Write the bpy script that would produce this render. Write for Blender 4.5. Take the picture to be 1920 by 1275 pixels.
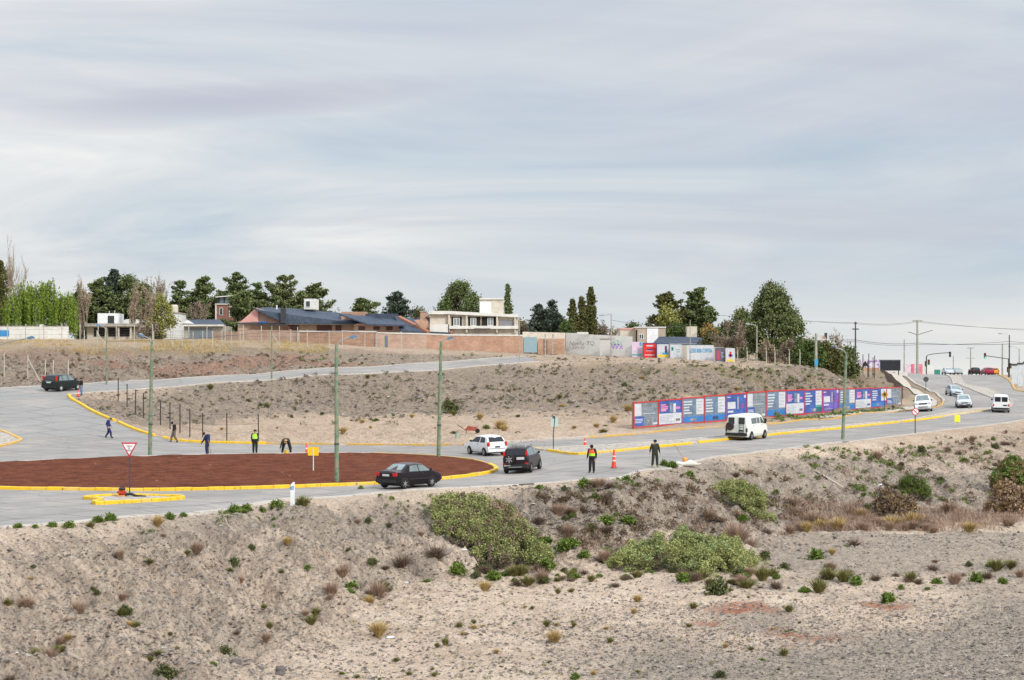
import bpy, bmesh, math, random
import numpy as np
from mathutils import Vector, Matrix, geometry
random.seed(7); RS = np.random.RandomState(11)
for o in list(bpy.data.objects): bpy.data.objects.remove(o)
SC = bpy.context.scene
COL = SC.collection
# ------------------------------------------------------------------ camera
F, YH, CZ = 3200.0, 700.0, 10.0          # focal length in photo pixels, eye-level row, camera height
cam = bpy.data.cameras.new('camera'); camo = bpy.data.objects.new('camera', cam); COL.objects.link(camo)
cam.sensor_width = 36; cam.lens = 36 * F / 1920
cam.shift_y = (YH - 637.5) / 1920
camo.location = (0, 0, CZ); camo.rotation_euler = (math.pi / 2, 0, 0)
cam.clip_start = .5; cam.clip_end = 20000
SC.camera = camo
# ------------------------------------------------------------------ sky and sun
SUN_EL, SUN_AZ = math.radians(36), math.radians(138)
w = bpy.data.worlds.new('World'); SC.world = w; w.use_nodes = True
NT = w.node_tree; NT.nodes.clear()
class G:
    """small node-graph helper"""
    def __init__(s, nt): s.nt = nt
    def n(s, t, **k):
        nd = s.nt.nodes.new(t)
        for a, b in k.items():
            if a.startswith('i_'):
                key = a[2:]
                key = int(key) if key.isdigit() else key.replace('_', ' ')
                s.put(nd, key, b)
            else: setattr(nd, a, b)
        return nd
    def put(s, nd, key, b):
        if isinstance(b, bpy.types.NodeSocket): s.nt.links.new(b, nd.inputs[key])
        else: nd.inputs[key].default_value = b
    def math(s, op, a, b=0.0, c=None, clamp=False):
        nd = s.n('ShaderNodeMath', operation=op, use_clamp=clamp); s.put(nd, 0, a); s.put(nd, 1, b)
        if c is not None: s.put(nd, 2, c)
        return nd.outputs[0]
    def mix(s, f, a, b, mode='MIX'):
        nd = s.n('ShaderNodeMix', data_type='RGBA', blend_type=mode)
        for key, v in ((0, f), (6, a), (7, b)):
            if not isinstance(v, bpy.types.NodeSocket) and key and len(v) == 3: v = (*v, 1)
            s.put(nd, key, v)
        return nd.outputs[2]
    def noise(s, vec, scale, detail=4, rough=.55, dist=0.0, out=0):
        nd = s.n('ShaderNodeTexNoise'); s.put(nd, 'Vector', vec)
        nd.inputs['Scale'].default_value = scale; nd.inputs['Detail'].default_value = detail
        nd.inputs['Roughness'].default_value = rough; nd.inputs['Distortion'].default_value = dist
        return nd.outputs[out]
    def ramp(s, f, stops, interp='LINEAR'):
        nd = s.n('ShaderNodeValToRGB'); nd.color_ramp.interpolation = interp; s.put(nd, 0, f)
        el = nd.color_ramp.elements
        while len(el) < len(stops): el.new(.5)
        for e, (p, c) in zip(el, stops):
            e.position = p; e.color = (*c, 1) if hasattr(c, '__len__') else (c, c, c, 1)
        return nd.outputs[0]
    def mapping(s, vec, rot=(0, 0, 0), scale=(1, 1, 1), loc=(0, 0, 0)):
        nd = s.n('ShaderNodeMapping'); s.put(nd, 0, vec)
        nd.inputs[1].default_value = loc; nd.inputs[2].default_value = rot; nd.inputs[3].default_value = scale
        return nd.outputs[0]
    def maprange(s, v, a, b, c=0.0, d=1.0):
        nd = s.n('ShaderNodeMapRange'); s.put(nd, 0, v)
        for i, q in enumerate((a, b, c, d)): nd.inputs[1 + i].default_value = q
        return nd.outputs[0]
g = G(NT)
tc = g.n('ShaderNodeTexCoord').outputs['Generated']
sx = g.n('ShaderNodeSeparateXYZ', i_0=tc)
zc = g.math('MAXIMUM', sx.outputs[2], 0.0)
zz = g.math('ADD', zc, .20)
cx, cy = g.math('DIVIDE', sx.outputs[0], zz), g.math('DIVIDE', sx.outputs[1], zz)
cv = g.n('ShaderNodeCombineXYZ', i_0=cx, i_1=cy, i_2=0.0).outputs[0]
cv1 = g.mapping(cv, rot=(0, 0, math.radians(-52)), scale=(.20, .34, 1), loc=(3.6, 2.3, 0))
n1 = g.noise(cv1, 1.15, 5, .45, .5)
cv2 = g.mapping(cv, rot=(0, 0, math.radians(-58)), scale=(.36, .74, 1), loc=(7.4, 4.2, 0))
n2 = g.noise(cv2, 1.8, 9, .58, 1.0)
base = g.ramp(g.math('ADD', g.math('MULTIPLY', n1, .5), g.math('MULTIPLY', n2, .5)),
    [(.38, (.38, .455, .53)), (.45, (.475, .525, .57)), (.50, (.56, .58, .60)), (.55, (.65, .655, .65)), (.61, (.77, .76, .73))])
# lavender-grey undersides
n3 = g.noise(g.mapping(cv, rot=(0, 0, math.radians(-10)), scale=(.34, 1.25, 1), loc=(1.3, 9.2, 0)), 1.15, 6, .55, .8)
base = g.mix(g.maprange(n3, .50, .68, 0, .5), base, (.41, .415, .49))
# one long mauve-grey cloud high at the left
u_ = g.math('DIVIDE', g.math('SUBTRACT', g.math('ADD', sx.outputs[0], g.math('MULTIPLY', g.math('SUBTRACT', n2, .5), .12)), -.165), .125)
w_ = g.math('DIVIDE', g.math('SUBTRACT', g.math('ADD', sx.outputs[2], g.math('ADD', g.math('MULTIPLY', g.math('SUBTRACT', n2, .5), .035), g.math('MULTIPLY', sx.outputs[0], -.10))), .171), .0115)
el_ = g.math('ADD', g.math('MULTIPLY', u_, u_), g.math('MULTIPLY', w_, w_))
base = g.mix(g.math('MULTIPLY', g.maprange(el_, 0, 1.3, .6, 0), g.math('GREATER_THAN', sx.outputs[1], 0)), base, (.37, .375, .46))
warm = g.maprange(sx.outputs[2], 0, .07, .8, 0.0)
base = g.mix(warm, base, (.71, .70, .665))
sky = g.n('ShaderNodeTexSky', sky_type='NISHITA', sun_disc=False, sun_elevation=SUN_EL, sun_rotation=SUN_AZ, air_density=1.0, dust_density=2.0)
skyc = g.mix(1.0, sky.outputs[0], (.10, .10, .10), 'MULTIPLY')
allc = g.mix(.92, skyc, base)
# an overcast dome is brighter overhead than near the horizon
zen = g.maprange(sx.outputs[2], .22, .7, 1.0, 2.3)
zv = g.n('ShaderNodeCombineXYZ', i_0=zen, i_1=zen, i_2=zen).outputs[0]
allc = g.mix(1.0, allc, zv, 'MULTIPLY')
bg = g.n('ShaderNodeBackground', i_0=allc, i_1=1.0)
g.nt.links.new(bg.outputs[0], g.n('ShaderNodeOutputWorld').inputs[0])
w.cycles.sampling_method = 'MANUAL'; w.cycles.sample_map_resolution = 256
sl = bpy.data.lights.new('sun', 'SUN'); sl.energy = 2.2; sl.angle = math.radians(12); sl.color = (1, .94, .85)
so = bpy.data.objects.new('sun', sl); COL.objects.link(so)
so.rotation_euler = (math.pi / 2 - SUN_EL, 0, -SUN_AZ + math.pi)
so.location = (0, 0, 60)
SC.view_settings.view_transform = 'Standard'; SC.view_settings.look = 'None'
SC.view_settings.exposure = 0.40; SC.view_settings.gamma = 1.0
SC.cycles.max_bounces = 4; SC.cycles.diffuse_bounces = 2; SC.cycles.glossy_bounces = 2
SC.cycles.transmission_bounces = 3; SC.cycles.transparent_max_bounces = 6
SC.cycles.use_adaptive_sampling = True; SC.cycles.adaptive_threshold = .02
# ------------------------------------------------------------------ materials
MATS = {}
def mat(name, col, rough=.8, var=.12, scale=3.0, bump=0.0, bscale=None, metal=0.0, col2=None, c2=(.45, .62), coat=0.0, det=5, spec=.35, stretch=None):
    if name in MATS: return MATS[name]
    m = bpy.data.materials.new(name); m.use_nodes = True; MATS[name] = m
    nt = m.node_tree; g = G(nt); b = nt.nodes['Principled BSDF']
    v = g.n('ShaderNodeTexCoord').outputs['Object']
    if stretch: v = g.mapping(v, scale=stretch)
    n = g.noise(v, scale, det)
    lo = tuple(c * (1 - var) for c in col); hi = tuple(min(1, c * (1 + var)) for c in col)
    c = g.ramp(n, [(.3, lo), (.7, hi)])
    if col2: c = g.mix(g.maprange(g.noise(v, scale * 2.3, det), c2[0], c2[1]), c, col2)
    g.put(b, 'Base Color', c); b.inputs['Roughness'].default_value = rough; b.inputs['Metallic'].default_value = metal
    b.inputs['Specular IOR Level'].default_value = spec
    if coat: b.inputs['Coat Weight'].default_value = coat; b.inputs['Coat Roughness'].default_value = .08
    if bump:
        bp = g.n('ShaderNodeBump', i_Strength=1.0, i_Distance=bump); g.put(bp, 'Height', g.noise(v, bscale or scale * 4, 5))
        g.put(b, 'Normal', bp.outputs[0])
    return m
def leafmat(name, dark, light, tip=None):
    if name in MATS: return MATS[name]
    m = bpy.data.materials.new(name); m.use_nodes = True; MATS[name] = m
    nt = m.node_tree; g = G(nt); b = nt.nodes['Principled BSDF']
    rnd = g.n('ShaderNodeNewGeometry').outputs['Random Per Island']
    v = g.n('ShaderNodeTexCoord').outputs['Object']
    f = g.math('ADD', g.math('MULTIPLY', rnd, .55), g.math('MULTIPLY', g.noise(v, .9, 3), .55))
    mid = tuple((a + c) / 2 for a, c in zip(dark, light))
    c = g.ramp(f, [(.2, dark), (.5, mid), (.8, light)] + ([(.95, tip)] if tip else []))
    g.put(b, 'Base Color', c); b.inputs['Roughness'].default_value = .75; b.inputs['Specular IOR Level'].default_value = .2
    b.inputs['Subsurface Weight'].default_value = 0
    return m
def brickmat(name, a, b_, mortar, scale=4.0, ratio=(.5, .5)):
    if name in MATS: return MATS[name]
    m = bpy.data.materials.new(name); m.use_nodes = True; MATS[name] = m
    nt = m.node_tree; g = G(nt); b = nt.nodes['Principled BSDF']
    v = g.n('ShaderNodeTexCoord').outputs['Object']
    s = g.n('ShaderNodeSeparateXYZ', i_0=v)
    u = g.n('ShaderNodeCombineXYZ', i_0=g.math('ADD', s.outputs[0], s.outputs[1]), i_1=s.outputs[2], i_2=0.0).outputs[0]
    br = g.n('ShaderNodeTexBrick'); g.put(br, 'Vector', u)
    br.inputs['Color1'].default_value = (*a, 1); br.inputs['Color2'].default_value = (*b_, 1); br.inputs['Mortar'].default_value = (*mortar, 1)
    br.inputs['Scale'].default_value = scale; br.inputs['Mortar Size'].default_value = .025
    br.inputs['Brick Width'].default_value = 1.0; br.inputs['Row Height'].default_value = .4
    st = g.mix(g.maprange(g.noise(v, .8, 6), .42, .7, 0, .5), br.outputs[0], tuple(q * .62 for q in a))
    g.put(b, 'Base Color', st); b.inputs['Roughness'].default_value = .9; b.inputs['Specular IOR Level'].default_value = .15
    return m
def glassmat(name, col=(.03, .045, .05), rough=.06):
    if name in MATS: return MATS[name]
    m = mat(name, col, rough, .2, 2.0, spec=.8); return m
# ------------------------------------------------------------------ mesh helpers
def np_mesh(name, V, Fq, mats=None, smooth=False, midx=None):
    V = np.asarray(V, dtype=np.float32); Fq = np.asarray(Fq, dtype=np.int32)
    me = bpy.data.meshes.new(name); me.vertices.add(len(V)); me.vertices.foreach_set('co', V.ravel())
    k = Fq.shape[1]; n = len(Fq)
    me.loops.add(n * k); me.loops.foreach_set('vertex_index', Fq.ravel())
    me.polygons.add(n); me.polygons.foreach_set('loop_start', np.arange(n, dtype=np.int32) * k)
    me.polygons.foreach_set('loop_total', np.full(n, k, dtype=np.int32))
    if midx is not None: me.polygons.foreach_set('material_index', np.asarray(midx, dtype=np.int32))
    me.update(calc_edges=True)
    if smooth: me.polygons.foreach_set('use_smooth', np.ones(n, dtype=bool))
    for m in (mats or []): me.materials.append(m)
    return me
class MB:
    """collects shapes, builds one mesh"""
    def __init__(s): s.v = []; s.f = []; s.mi = []; s.cur = 0
    def add(s, V, Fc):
        o = len(s.v); s.v += [tuple(p) for p in V]
        for f in Fc: s.f.append(tuple(i + o for i in f)); s.mi.append(s.cur)
    def box(s, x0, x1, y0, y1, z0, z1, M=None):
        V = [Vector(p) for p in ((x0, y0, z0), (x1, y0, z0), (x1, y1, z0), (x0, y1, z0), (x0, y0, z1), (x1, y0, z1), (x1, y1, z1), (x0, y1, z1))]
        if M: V = [M @ p for p in V]
        s.add(V, [(3, 2, 1, 0), (4, 5, 6, 7), (0, 1, 5, 4), (1, 2, 6, 5), (2, 3, 7, 6), (3, 0, 4, 7)]); return s
    def tube(s, pts, radii, n=6, cap=True):
        pts = [Vector(p) for p in pts]
        if not hasattr(radii, '__len__'): radii = [radii] * len(pts)
        V = []; Fc = []; up = None
        for i, p in enumerate(pts):
            t = (pts[min(i + 1, len(pts) - 1)] - pts[max(i - 1, 0)]).normalized()
            if up is None: up = Vector((0, 0, 1)) if abs(t.z) < .9 else Vector((1, 0, 0))
            a = t.cross(up).normalized(); b = a.cross(t).normalized(); up = b
            for k in range(n):
                q = 2 * math.pi * k / n; V.append(p + (a * math.cos(q) + b * math.sin(q)) * radii[i])
        for i in range(len(pts) - 1):
            for k in range(n): Fc.append((i * n + k, i * n + (k + 1) % n, (i + 1) * n + (k + 1) % n, (i + 1) * n + k))
        if cap: Fc.append(tuple(range(n))[::-1]); Fc.append(tuple((len(pts) - 1) * n + k for k in range(n)))
        s.add(V, Fc); return s
    def lathe(s, prof, n=14, axis='z', c=(0, 0, 0)):
        V = []; Fc = []
        for r, h in prof:
            for k in range(n):
                q = 2 * math.pi * k / n; a, b = r * math.cos(q), r * math.sin(q)
                V.append((c[0] + a, c[1] + b, c[2] + h) if axis == 'z' else (c[0] + b, c[1] + h, c[2] + a) if axis == 'y' else (c[0] + h, c[1] + a, c[2] + b))
        for i in range(len(prof) - 1):
            for k in range(n): Fc.append((i * n + k, i * n + (k + 1) % n, (i + 1) * n + (k + 1) % n, (i + 1) * n + k))
        Fc.append(tuple(range(n))[::-1]); Fc.append(tuple((len(prof) - 1) * n + k for k in range(n)))
        s.add(V, Fc); return s
    def prism(s, poly, y0, y1, axis='y'):
        n = len(poly)
        V = [(a, y0, b) if axis == 'y' else (y0, a, b) if axis == 'x' else (a, b, y0) for a, b in poly] + \
            [(a, y1, b) if axis == 'y' else (y1, a, b) if axis == 'x' else (a, b, y1) for a, b in poly]
        s.add(V, [tuple(range(n))[::-1], tuple(range(n, 2 * n))] + [(i, (i + 1) % n, n + (i + 1) % n, n + i) for i in range(n)]); return s
    def mesh(s, name, mats, smooth=False, fix=True, bevel=0):
        me = bpy.data.meshes.new(name); me.from_pydata(s.v, [], s.f)
        for m in (mats if isinstance(mats, (list, tuple)) else [mats]): me.materials.append(m)
        me.polygons.foreach_set('material_index', s.mi)
        if fix or bevel:
            bm = bmesh.new(); bm.from_mesh(me)
            if fix: bmesh.ops.recalc_face_normals(bm, faces=bm.faces)
            if bevel:
                es = [e for e in bm.edges if len(e.link_faces) == 2 and e.calc_face_angle(0) > .6]
                bmesh.ops.bevel(bm, geom=es, offset=bevel, segments=2, affect='EDGES', clamp_overlap=True)
            bm.to_mesh(me); bm.free()
        if smooth:
            me.polygons.foreach_set('use_smooth', np.ones(len(me.polygons), dtype=bool)); me.set_sharp_from_angle(angle=math.radians(smooth if smooth > 1 else 38))
        me.update(); return me
def link(name, data, parent=None, loc=(0, 0, 0), rz=0.0):
    o = bpy.data.objects.new(name, data); COL.objects.link(o); o.location = loc; o.rotation_euler = (0, 0, rz)
    if parent: o.parent = parent
    return o
def tag(o, label=None, cat=None, group=None, kind=None):
    if label: o['label'] = label
    if cat: o['category'] = cat
    if group: o['group'] = group
    if kind: o['kind'] = kind
    return o
def thing(name, label, cat, loc, rz=0.0, group=None):
    return tag(link(name, None, None, loc, rz), label, cat, group)
def part(name, mb, mats, parent, smooth=False, label=None, bevel=0, loc=(0, 0, 0)):
    o = link(name, mb.mesh(name, mats, smooth, bevel=bevel), parent, loc)
    if label: o['label'] = label
    return o
def copy_tree(o, parent=None):
    c = o.copy(); COL.objects.link(c); c.parent = parent
    for ch in KIDS.get(o.name, None) or [q for q in o.children]: copy_tree(ch, c)
    return c
KIDS = {}
# ------------------------------------------------------------------ numpy value noise
def _h(ix, iy, s):
    h = (ix.astype(np.int64) * 374761393 + iy.astype(np.int64) * 668265263 + s * 974634777) & 0xffffffff
    h = ((h ^ (h >> 13)) * 1274126177) & 0xffffffff
    return ((h ^ (h >> 16)) & 0xffff) / 65535.0
def vn(x, y, s=0):
    x = np.asarray(x, dtype=float); y = np.asarray(y, dtype=float)
    ix, iy = np.floor(x), np.floor(y); fx, fy = x - ix, y - iy
    fx = fx * fx * (3 - 2 * fx); fy = fy * fy * (3 - 2 * fy)
    a, b, c, d = _h(ix, iy, s), _h(ix + 1, iy, s), _h(ix, iy + 1, s), _h(ix + 1, iy + 1, s)
    return (a + (b - a) * fx) * (1 - fy) + (c + (d - c) * fx) * fy
def fbm(x, y, s=0, o=4):
    t = 0; a = .5; n = 0
    for k in range(o): t = t + a * vn(x * 2 ** k, y * 2 ** k, s + k * 17); n += a; a *= .5
    return t / n
# ------------------------------------------------------------------ terrain: heights estimated at known places
def W(px, py, d): return ((px - 960) * d / F, d, CZ - (py - YH) * d / F)
CP = [  # px, py, distance
 # road outer near edge
 (-350,1015,72),(0,985,79),(300,963,85),(600,931,96.6),(850,913,102),(1000,905,103),(1150,893,105),(1230,880,109),(1300,866,115),(1400,850,123),(1500,838,130),(1600,827,136),(1700,815,145),(1800,803,154),(1920,787,169),
 # island
 (0,918,100),(300,921,99),(600,913,101.5),(800,902,105),(930,880,114),(870,862,122),(600,851,125),(400,854,122.6),(200,860,119),(0,869,114.6),(300,885,109),(600,880,112),(-250,895,106),
 # north kerb
 (130,745,163),(215,790,150),(290,818,143),(340,828,142),(500,833,140),(650,835,138.5),(820,836,137),(960,829,137),(1100,821,138),(1185,815,142),(1350,800,155),(1500,787,168),(1650,774,182),(1740,765,192),
 (1085,848,126),(1250,838,128),(1400,820,139),(1600,801,156),(1850,770,183),
 (50,822,139),(203,822,140),(60,780,152),(0,760,158),(-150,850,128),(-300,780,150),
 # road to the crest
 (1788,744,232),(1900,757,205),(1990,762,205),(1760,752,208),(1730,733,245),(1710,715,290),(1790,710,300),(1860,712,300),(1920,735,262),(1850,735,250),(1905,716,300),(2000,740,270),(2100,700,330),
 # gully floor and toe of middle bank
 (430,797,156),(600,800,151),(600,781,164),(800,800,150),(800,775,168),(1000,800,150),(1000,765,172),(1150,790,155),(1150,760,172),(900,815,143),(500,812,147),(1250,785,157),(1250,752,172),
 # upper left road, near edge then far edge
 (160,737,170),(260,730,176),(400,718,181),(600,703,186),(750,697,191),(900,686,200),(1010,678,208),
 (0,728,173),(150,721,181),(300,713,187),(480,702,191),(700,688,198),(850,678,206),(980,669,214),(-300,737,168),
 # middle bank body
 (350,765,163),(480,760,170),(650,740,176),(850,735,181),(1050,720,188),(250,755,163),
 (1100,676,208),(1200,678,204),(1300,683,199),(1400,690,196),(1500,699,193),(1120,720,188),(1220,715,187),(1300,718,185),(1400,718,185),
 # terrace
 (1330,745,172),(1450,735,186),(1600,722,203),(1550,712,202),(1640,715,222),(1690,735,224),(1660,745,212),
 # upper right plateau
 (1060,664,226),(1180,668,221),(1300,675,215),(1385,681,211),(1530,688,207),(1600,697,225),(1650,699,255),(1670,699,290),(1500,680,240),(1300,668,245),
 # upper left bank and plateau
 (0,690,183),(200,688,190),(400,680,197),(600,672,203),(800,665,210),(0,657,194),(200,656,200),(400,655,204),(560,655,208),(720,654,218),(850,656,221),(990,662,223),
 (0,637,235),(200,637,240),(400,637,242),(600,640,240),(-300,660,190),(-300,637,235),
 # foreground verge
 (0,1000,75),(300,982,80),(600,945,92),(850,930,96),(1000,921,98),(1150,909,100),(1250,893,105),(1400,867,117),(1500,851,125),(1600,839,131),(1700,826,139),(1800,814,147),(1920,798,160),(-300,1030,66),
 # toe
 (0,1275,53),(150,1330,54),(400,1275,62),(200,1150,66),(550,1200,69.5),(640,1130,77.5),(720,1090,83.5),(850,1060,89),(1000,1050,91),(1150,1045,92.5),(1300,1015,99),(1450,985,106),(1600,975,109),(1750,965,112),(1920,950,117),(2150,930,124),(600,972,90),(850,950,94.5),(1000,938,97),(1150,925,99.5),(1300,900,108),(1450,872,118),(1600,853,128),
 # flat
 (640,1275,62.2),(1000,1275,62.2),(1400,1275,62),(1920,1275,61.5),(1000,1150,76.5),(1400,1150,76),(1900,1150,75.5),(1000,1085,86.5),(1300,1085,86),(1600,1050,91.5),(1900,1050,91.5),(1600,1000,102),(1900,1000,102),
]
P3 = [W(*c) for c in CP]
def WD(px, d, z): return ((px - 960) * d / F, d, z)
P3 += [WD(960,20,-1.6),WD(-200,25,-1.2),WD(2400,25,-1.5),WD(-800,45,1.5),WD(-900,80,3.2),WD(2900,60,-1.2),WD(3000,100,1.5),WD(2700,150,4),WD(-900,130,6),WD(-900,190,10),WD(-900,240,14.5),
 WD(1690,332,9.62),WD(1740,332,9.62),WD(1800,332,9.62),WD(1870,332,9.62),WD(1620,330,10.3),WD(1960,330,9.6),
 WD(1700,400,8.2),WD(1800,400,8.2),WD(1900,400,8.2),WD(1600,400,8.4),WD(1740,520,2),WD(1900,520,2),WD(2100,520,2),WD(1550,520,6),WD(2400,350,8),WD(2400,250,7),
 WD(1500,330,12.5),WD(1400,300,13.5),WD(1200,300,14),WD(900,300,14.4),WD(600,300,14.8),WD(200,300,15),WD(-200,300,15),
 WD(1500,600,10),WD(1200,600,13),WD(800,600,15),WD(300,600,15),WD(-300,600,15),WD(1800,1200,-30),WD(1200,1200,0),WD(300,1200,14),WD(-600,1200,14),WD(2400,1200,-30),
 WD(1800,5000,-60),WD(900,5000,-40),WD(-300,5000,-20),WD(2600,5000,-60)]
_fa, _fb = Vector(W(1185, 802, 147)), Vector(W(1690, 757, 205))
for _px, _py in ((1185,802),(1240,797),(1300,791.5),(1361,787),(1405,784),(1450,780),(1500,776),(1550,771.5),(1600,767),(1645,763),(1690,759)):   # ground along the poster fence
    _k = (_px - 960) / F; _t = (_k * _fa.y - _fa.x) / ((_fb - _fa).x - _k * (_fb - _fa).y); _d = _fa.y + (_fb - _fa).y * _t
    P3.append((_k * _d, _d, CZ - (_py + 2.5 - YH) * _d / F)); 
P3 = np.array(P3)
FENCE = [(_fa.x, _fa.y), (_fb.x, _fb.y), (_fb.x + .01, _fb.y), (_fa.x + .01, _fa.y)]
def _phi(x, y):
    dx = x[:, None] - P3[None, :, 0]; dy = y[:, None] - P3[None, :, 1]
    return np.sqrt(dx * dx + dy * dy + 2.0)
_n = len(P3); _A = np.zeros((_n + 3, _n + 3)); _A[:_n, :_n] = _phi(P3[:, 0], P3[:, 1]) - np.eye(_n) * .25
_A[:_n, _n] = 1; _A[:_n, _n + 1] = P3[:, 0]; _A[:_n, _n + 2] = P3[:, 1]; _A[_n:, :_n] = _A[:_n, _n:].T
_W = np.linalg.solve(_A, np.concatenate([P3[:, 2], [0, 0, 0]]))
def Hn(x, y):
    x = np.asarray(x, float).ravel(); y = np.asarray(y, float).ravel(); out = np.empty(len(x))
    for i in range(0, len(x), 20000):
        a, b = x[i:i + 20000], y[i:i + 20000]
        out[i:i + 20000] = _phi(a, b) @ _W[:_n] + _W[_n] + _W[_n + 1] * a + _W[_n + 2] * b
    return out
def hit(px, py, d0=40.0, d1=520.0):
    """where the line of sight through a photo point meets the ground"""
    d = np.geomspace(d0, d1, 1600); x = (px - 960) * d / F; z = CZ - (py - YH) * d / F
    h = Hn(x, d); k = np.nonzero(z <= h)[0]
    i = k[0] if len(k) else len(d) - 1
    if i > 0 and len(k):
        a, b = z[i - 1] - h[i - 1], z[i] - h[i]; t = a / (a - b + 1e-9); dd = d[i - 1] + (d[i] - d[i - 1]) * t
    else: dd = d[i]
    xx = (px - 960) * dd / F
    return Vector((xx, dd, float(Hn([xx], [dd])[0])))
def sampled(pts, closed=False, step=.9):
    """smooth curve through points on the ground, resampled"""
    P = [Vector((p[0], p[1])) for p in pts]; n = len(P); out = []
    rng = range(n) if closed else range(n - 1)
    for i in rng:
        p0 = P[(i - 1) % n] if closed or i > 0 else P[i]; p1 = P[i]; p2 = P[(i + 1) % n]
        p3 = P[(i + 2) % n] if closed or i + 2 < n else P[(i + 1) % n]
        m = max(2, int((p2 - p1).length / step))
        a = max((p1 - p0).length, .01) ** .5; b = max((p2 - p1).length, .01) ** .5; c = max((p3 - p2).length, .01) ** .5
        m1 = (p2 - p1) + ((p1 - p0) / a - (p2 - p0) / (a + b)) * b if (p1 - p0).length > .01 else (p2 - p1)
        m2 = (p2 - p1) + ((p3 - p2) / c - (p3 - p1) / (b + c)) * b if (p3 - p2).length > .01 else (p2 - p1)
        for k in range(m):
            t = k / m
            out.append((2 * t**3 - 3 * t**2 + 1) * p1 + (t**3 - 2 * t**2 + t) * m1 + (-2 * t**3 + 3 * t**2) * p2 + (t**3 - t**2) * m2)
    if not closed: out.append(P[-1])
    return out
def G2(lst):
    r = []
    for c in lst:
        r.append(hit(*c)[:2] if len(c) == 2 else W(*c)[:2])
    return r
near_edge = G2([(-350,1015,72),(-150,1000,75.5),(0,988),(150,978),(300,966),(450,950),(600,933),(720,923),(850,915),(1000,907),(1100,899),(1180,890),(1225,880),(1300,866),(1400,850),(1500,838),(1600,827),(1700,815),(1800,803),(1920,787)]) + \
            [(58,180),(66,200),(74.5,225),(79,250)] + G2([(1920,735,262),(1895,718,298),(1874,705,330),(1855,705,365),(1840,715,420)])
north = G2([(1700,715,420),(1690,705,360),(1694,703,330),(1711,716),(1740,731.6),(1762,745),(1769,753),(1764,761),(1753,765),(1740,767),(1700,771),(1600,779),(1500,789),(1350,802),(1185,816),(1100,822),(960,830),(870,835),(820,836),(650,835),(500,833),(400,831),(340,828),(290,818),(215,790),(150,758),(131,747,162.6),(137,740.5,168),(160,737,170),(260,730,176),(400,718,181),(600,703,186),(750,697,191),(900,686,200),(1010,678,208)])
far_edge = G2([(985,668,215),(850,677.5,206),(700,688,198),(480,702,191),(300,713,187),(150,721,181),(0,728,173),(-300,737,168),(-350,780,151),(-360,850,127)])
cN, cO, cF = sampled(near_edge), sampled(north), sampled(far_edge)
ROAD = cN + cO + cF
ISLAND = sampled(G2([(-250,880,111),(0,869,114.6),(100,864.5),(200,860),(400,854.5),(600,851.5),(700,852),(780,855),(870,862),(912,871),(930,880),(918,888),(880,894),(800,902),(700,909),(600,913),(450,918),(300,921),(150,920),(0,918),(-150,912,101.5),(-270,898,106)]), True)
MEDIAN = sampled(G2([(1003,843),(1040,848),(1085,853),(1150,848),(1250,838),(1400,822),(1600,802),(1750,785),(1850,771),(1880,767),(1896,761.5),(1899,755.5),(1888,746.5),(1867,735.5),(1838,725.5),(1805,715),(1790,704,330),(1779,704,330),(1786,715),(1804,724),(1825,732.5),(1846,741),(1860,747),(1866,753),(1860,761),(1848,767),(1750,780),(1600,797.5),(1400,815.5),(1250,829.5),(1180,834),(1100,838.5),(1040,841)]), True)
SPLIT = sampled(G2([(160,936),(190,940),(178,944),(182,947),(230,944.5),(338,937),(340,935),(300,933),(230,932)]), True, .5)
CORNER = sampled(G2([(-150,856,127),(-60,850),(0,838),(28,831),(39,826),(30,821),(10,812),(-20,805),(-100,800),(-200,810,140)]), True)
WALKP = G2([(1668,699,330),(1676,709),(1690,721),(1708,733),(1726,743.5),(1738,752),(1741,758),(1720,761.5),(1690,766),(1600,774),(1540,781),(1540,785),(1600,778.5),(1690,770.5),(1740,765.5),(1754,762),(1757,756),(1747,746),(1721,732),(1704,719),(1694,709),(1687,702,330)])
WALK = sampled(WALKP, True)
def inside(poly, x, y):
    poly = np.array([(p[0], p[1]) for p in poly]); c = np.zeros(len(x), bool); n = len(poly)
    for i in range(n):
        x0, y0 = poly[i]; x1, y1 = poly[(i + 1) % n]
        if y0 == y1: continue
        m = ((y0 > y) != (y1 > y)); c ^= m & (x < (x1 - x0) * (y - y0) / (y1 - y0) + x0)
    return c
def edgedist(poly, x, y):
    P = np.array([(p[0], p[1]) for p in poly][::2]); best = np.full(len(x), 1e9)
    for i in range(len(P)):
        a = P[i]; b = P[(i + 1) % len(P)]; e = b - a; L = e @ e + 1e-9
        t = np.clip(((x - a[0]) * e[0] + (y - a[1]) * e[1]) / L, 0, 1)
        best = np.minimum(best, (x - a[0] - t * e[0]) ** 2 + (y - a[1] - t * e[1]) ** 2)
    return np.sqrt(best)
# ---- ground sheet, fan-shaped so that nearer ground is finer
def sm(a, b, x): t = np.clip((x - a) / (b - a), 0, 1); return t * t * (3 - 2 * t)
cols = np.concatenate([np.linspace(-2600, -400, 40), np.arange(-380, 2300, 4.0), np.linspace(2340, 4600, 40)])
rows = np.concatenate([np.linspace(2, 48, 30), np.arange(48.3, 100, .27), np.arange(100, 215, .36), np.arange(215, 345, 1.2), np.geomspace(346, 9000, 50)])
CX, RY = np.meshgrid((cols - 960) / F, rows); gx = (CX * RY).ravel(); gy = RY.ravel()
gz0 = Hn(gx, gy)
eps = .6
gdx = (Hn(gx + eps, gy) - gz0) / eps; gdy = (Hn(gx, gy + eps) - gz0) / eps
slope = np.sqrt(gdx ** 2 + gdy ** 2)
ppx = gx / gy * F + 960; ppy = YH + (CZ - gz0) * F / gy
nearm = (gy > 60) & (gy < 430)
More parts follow.
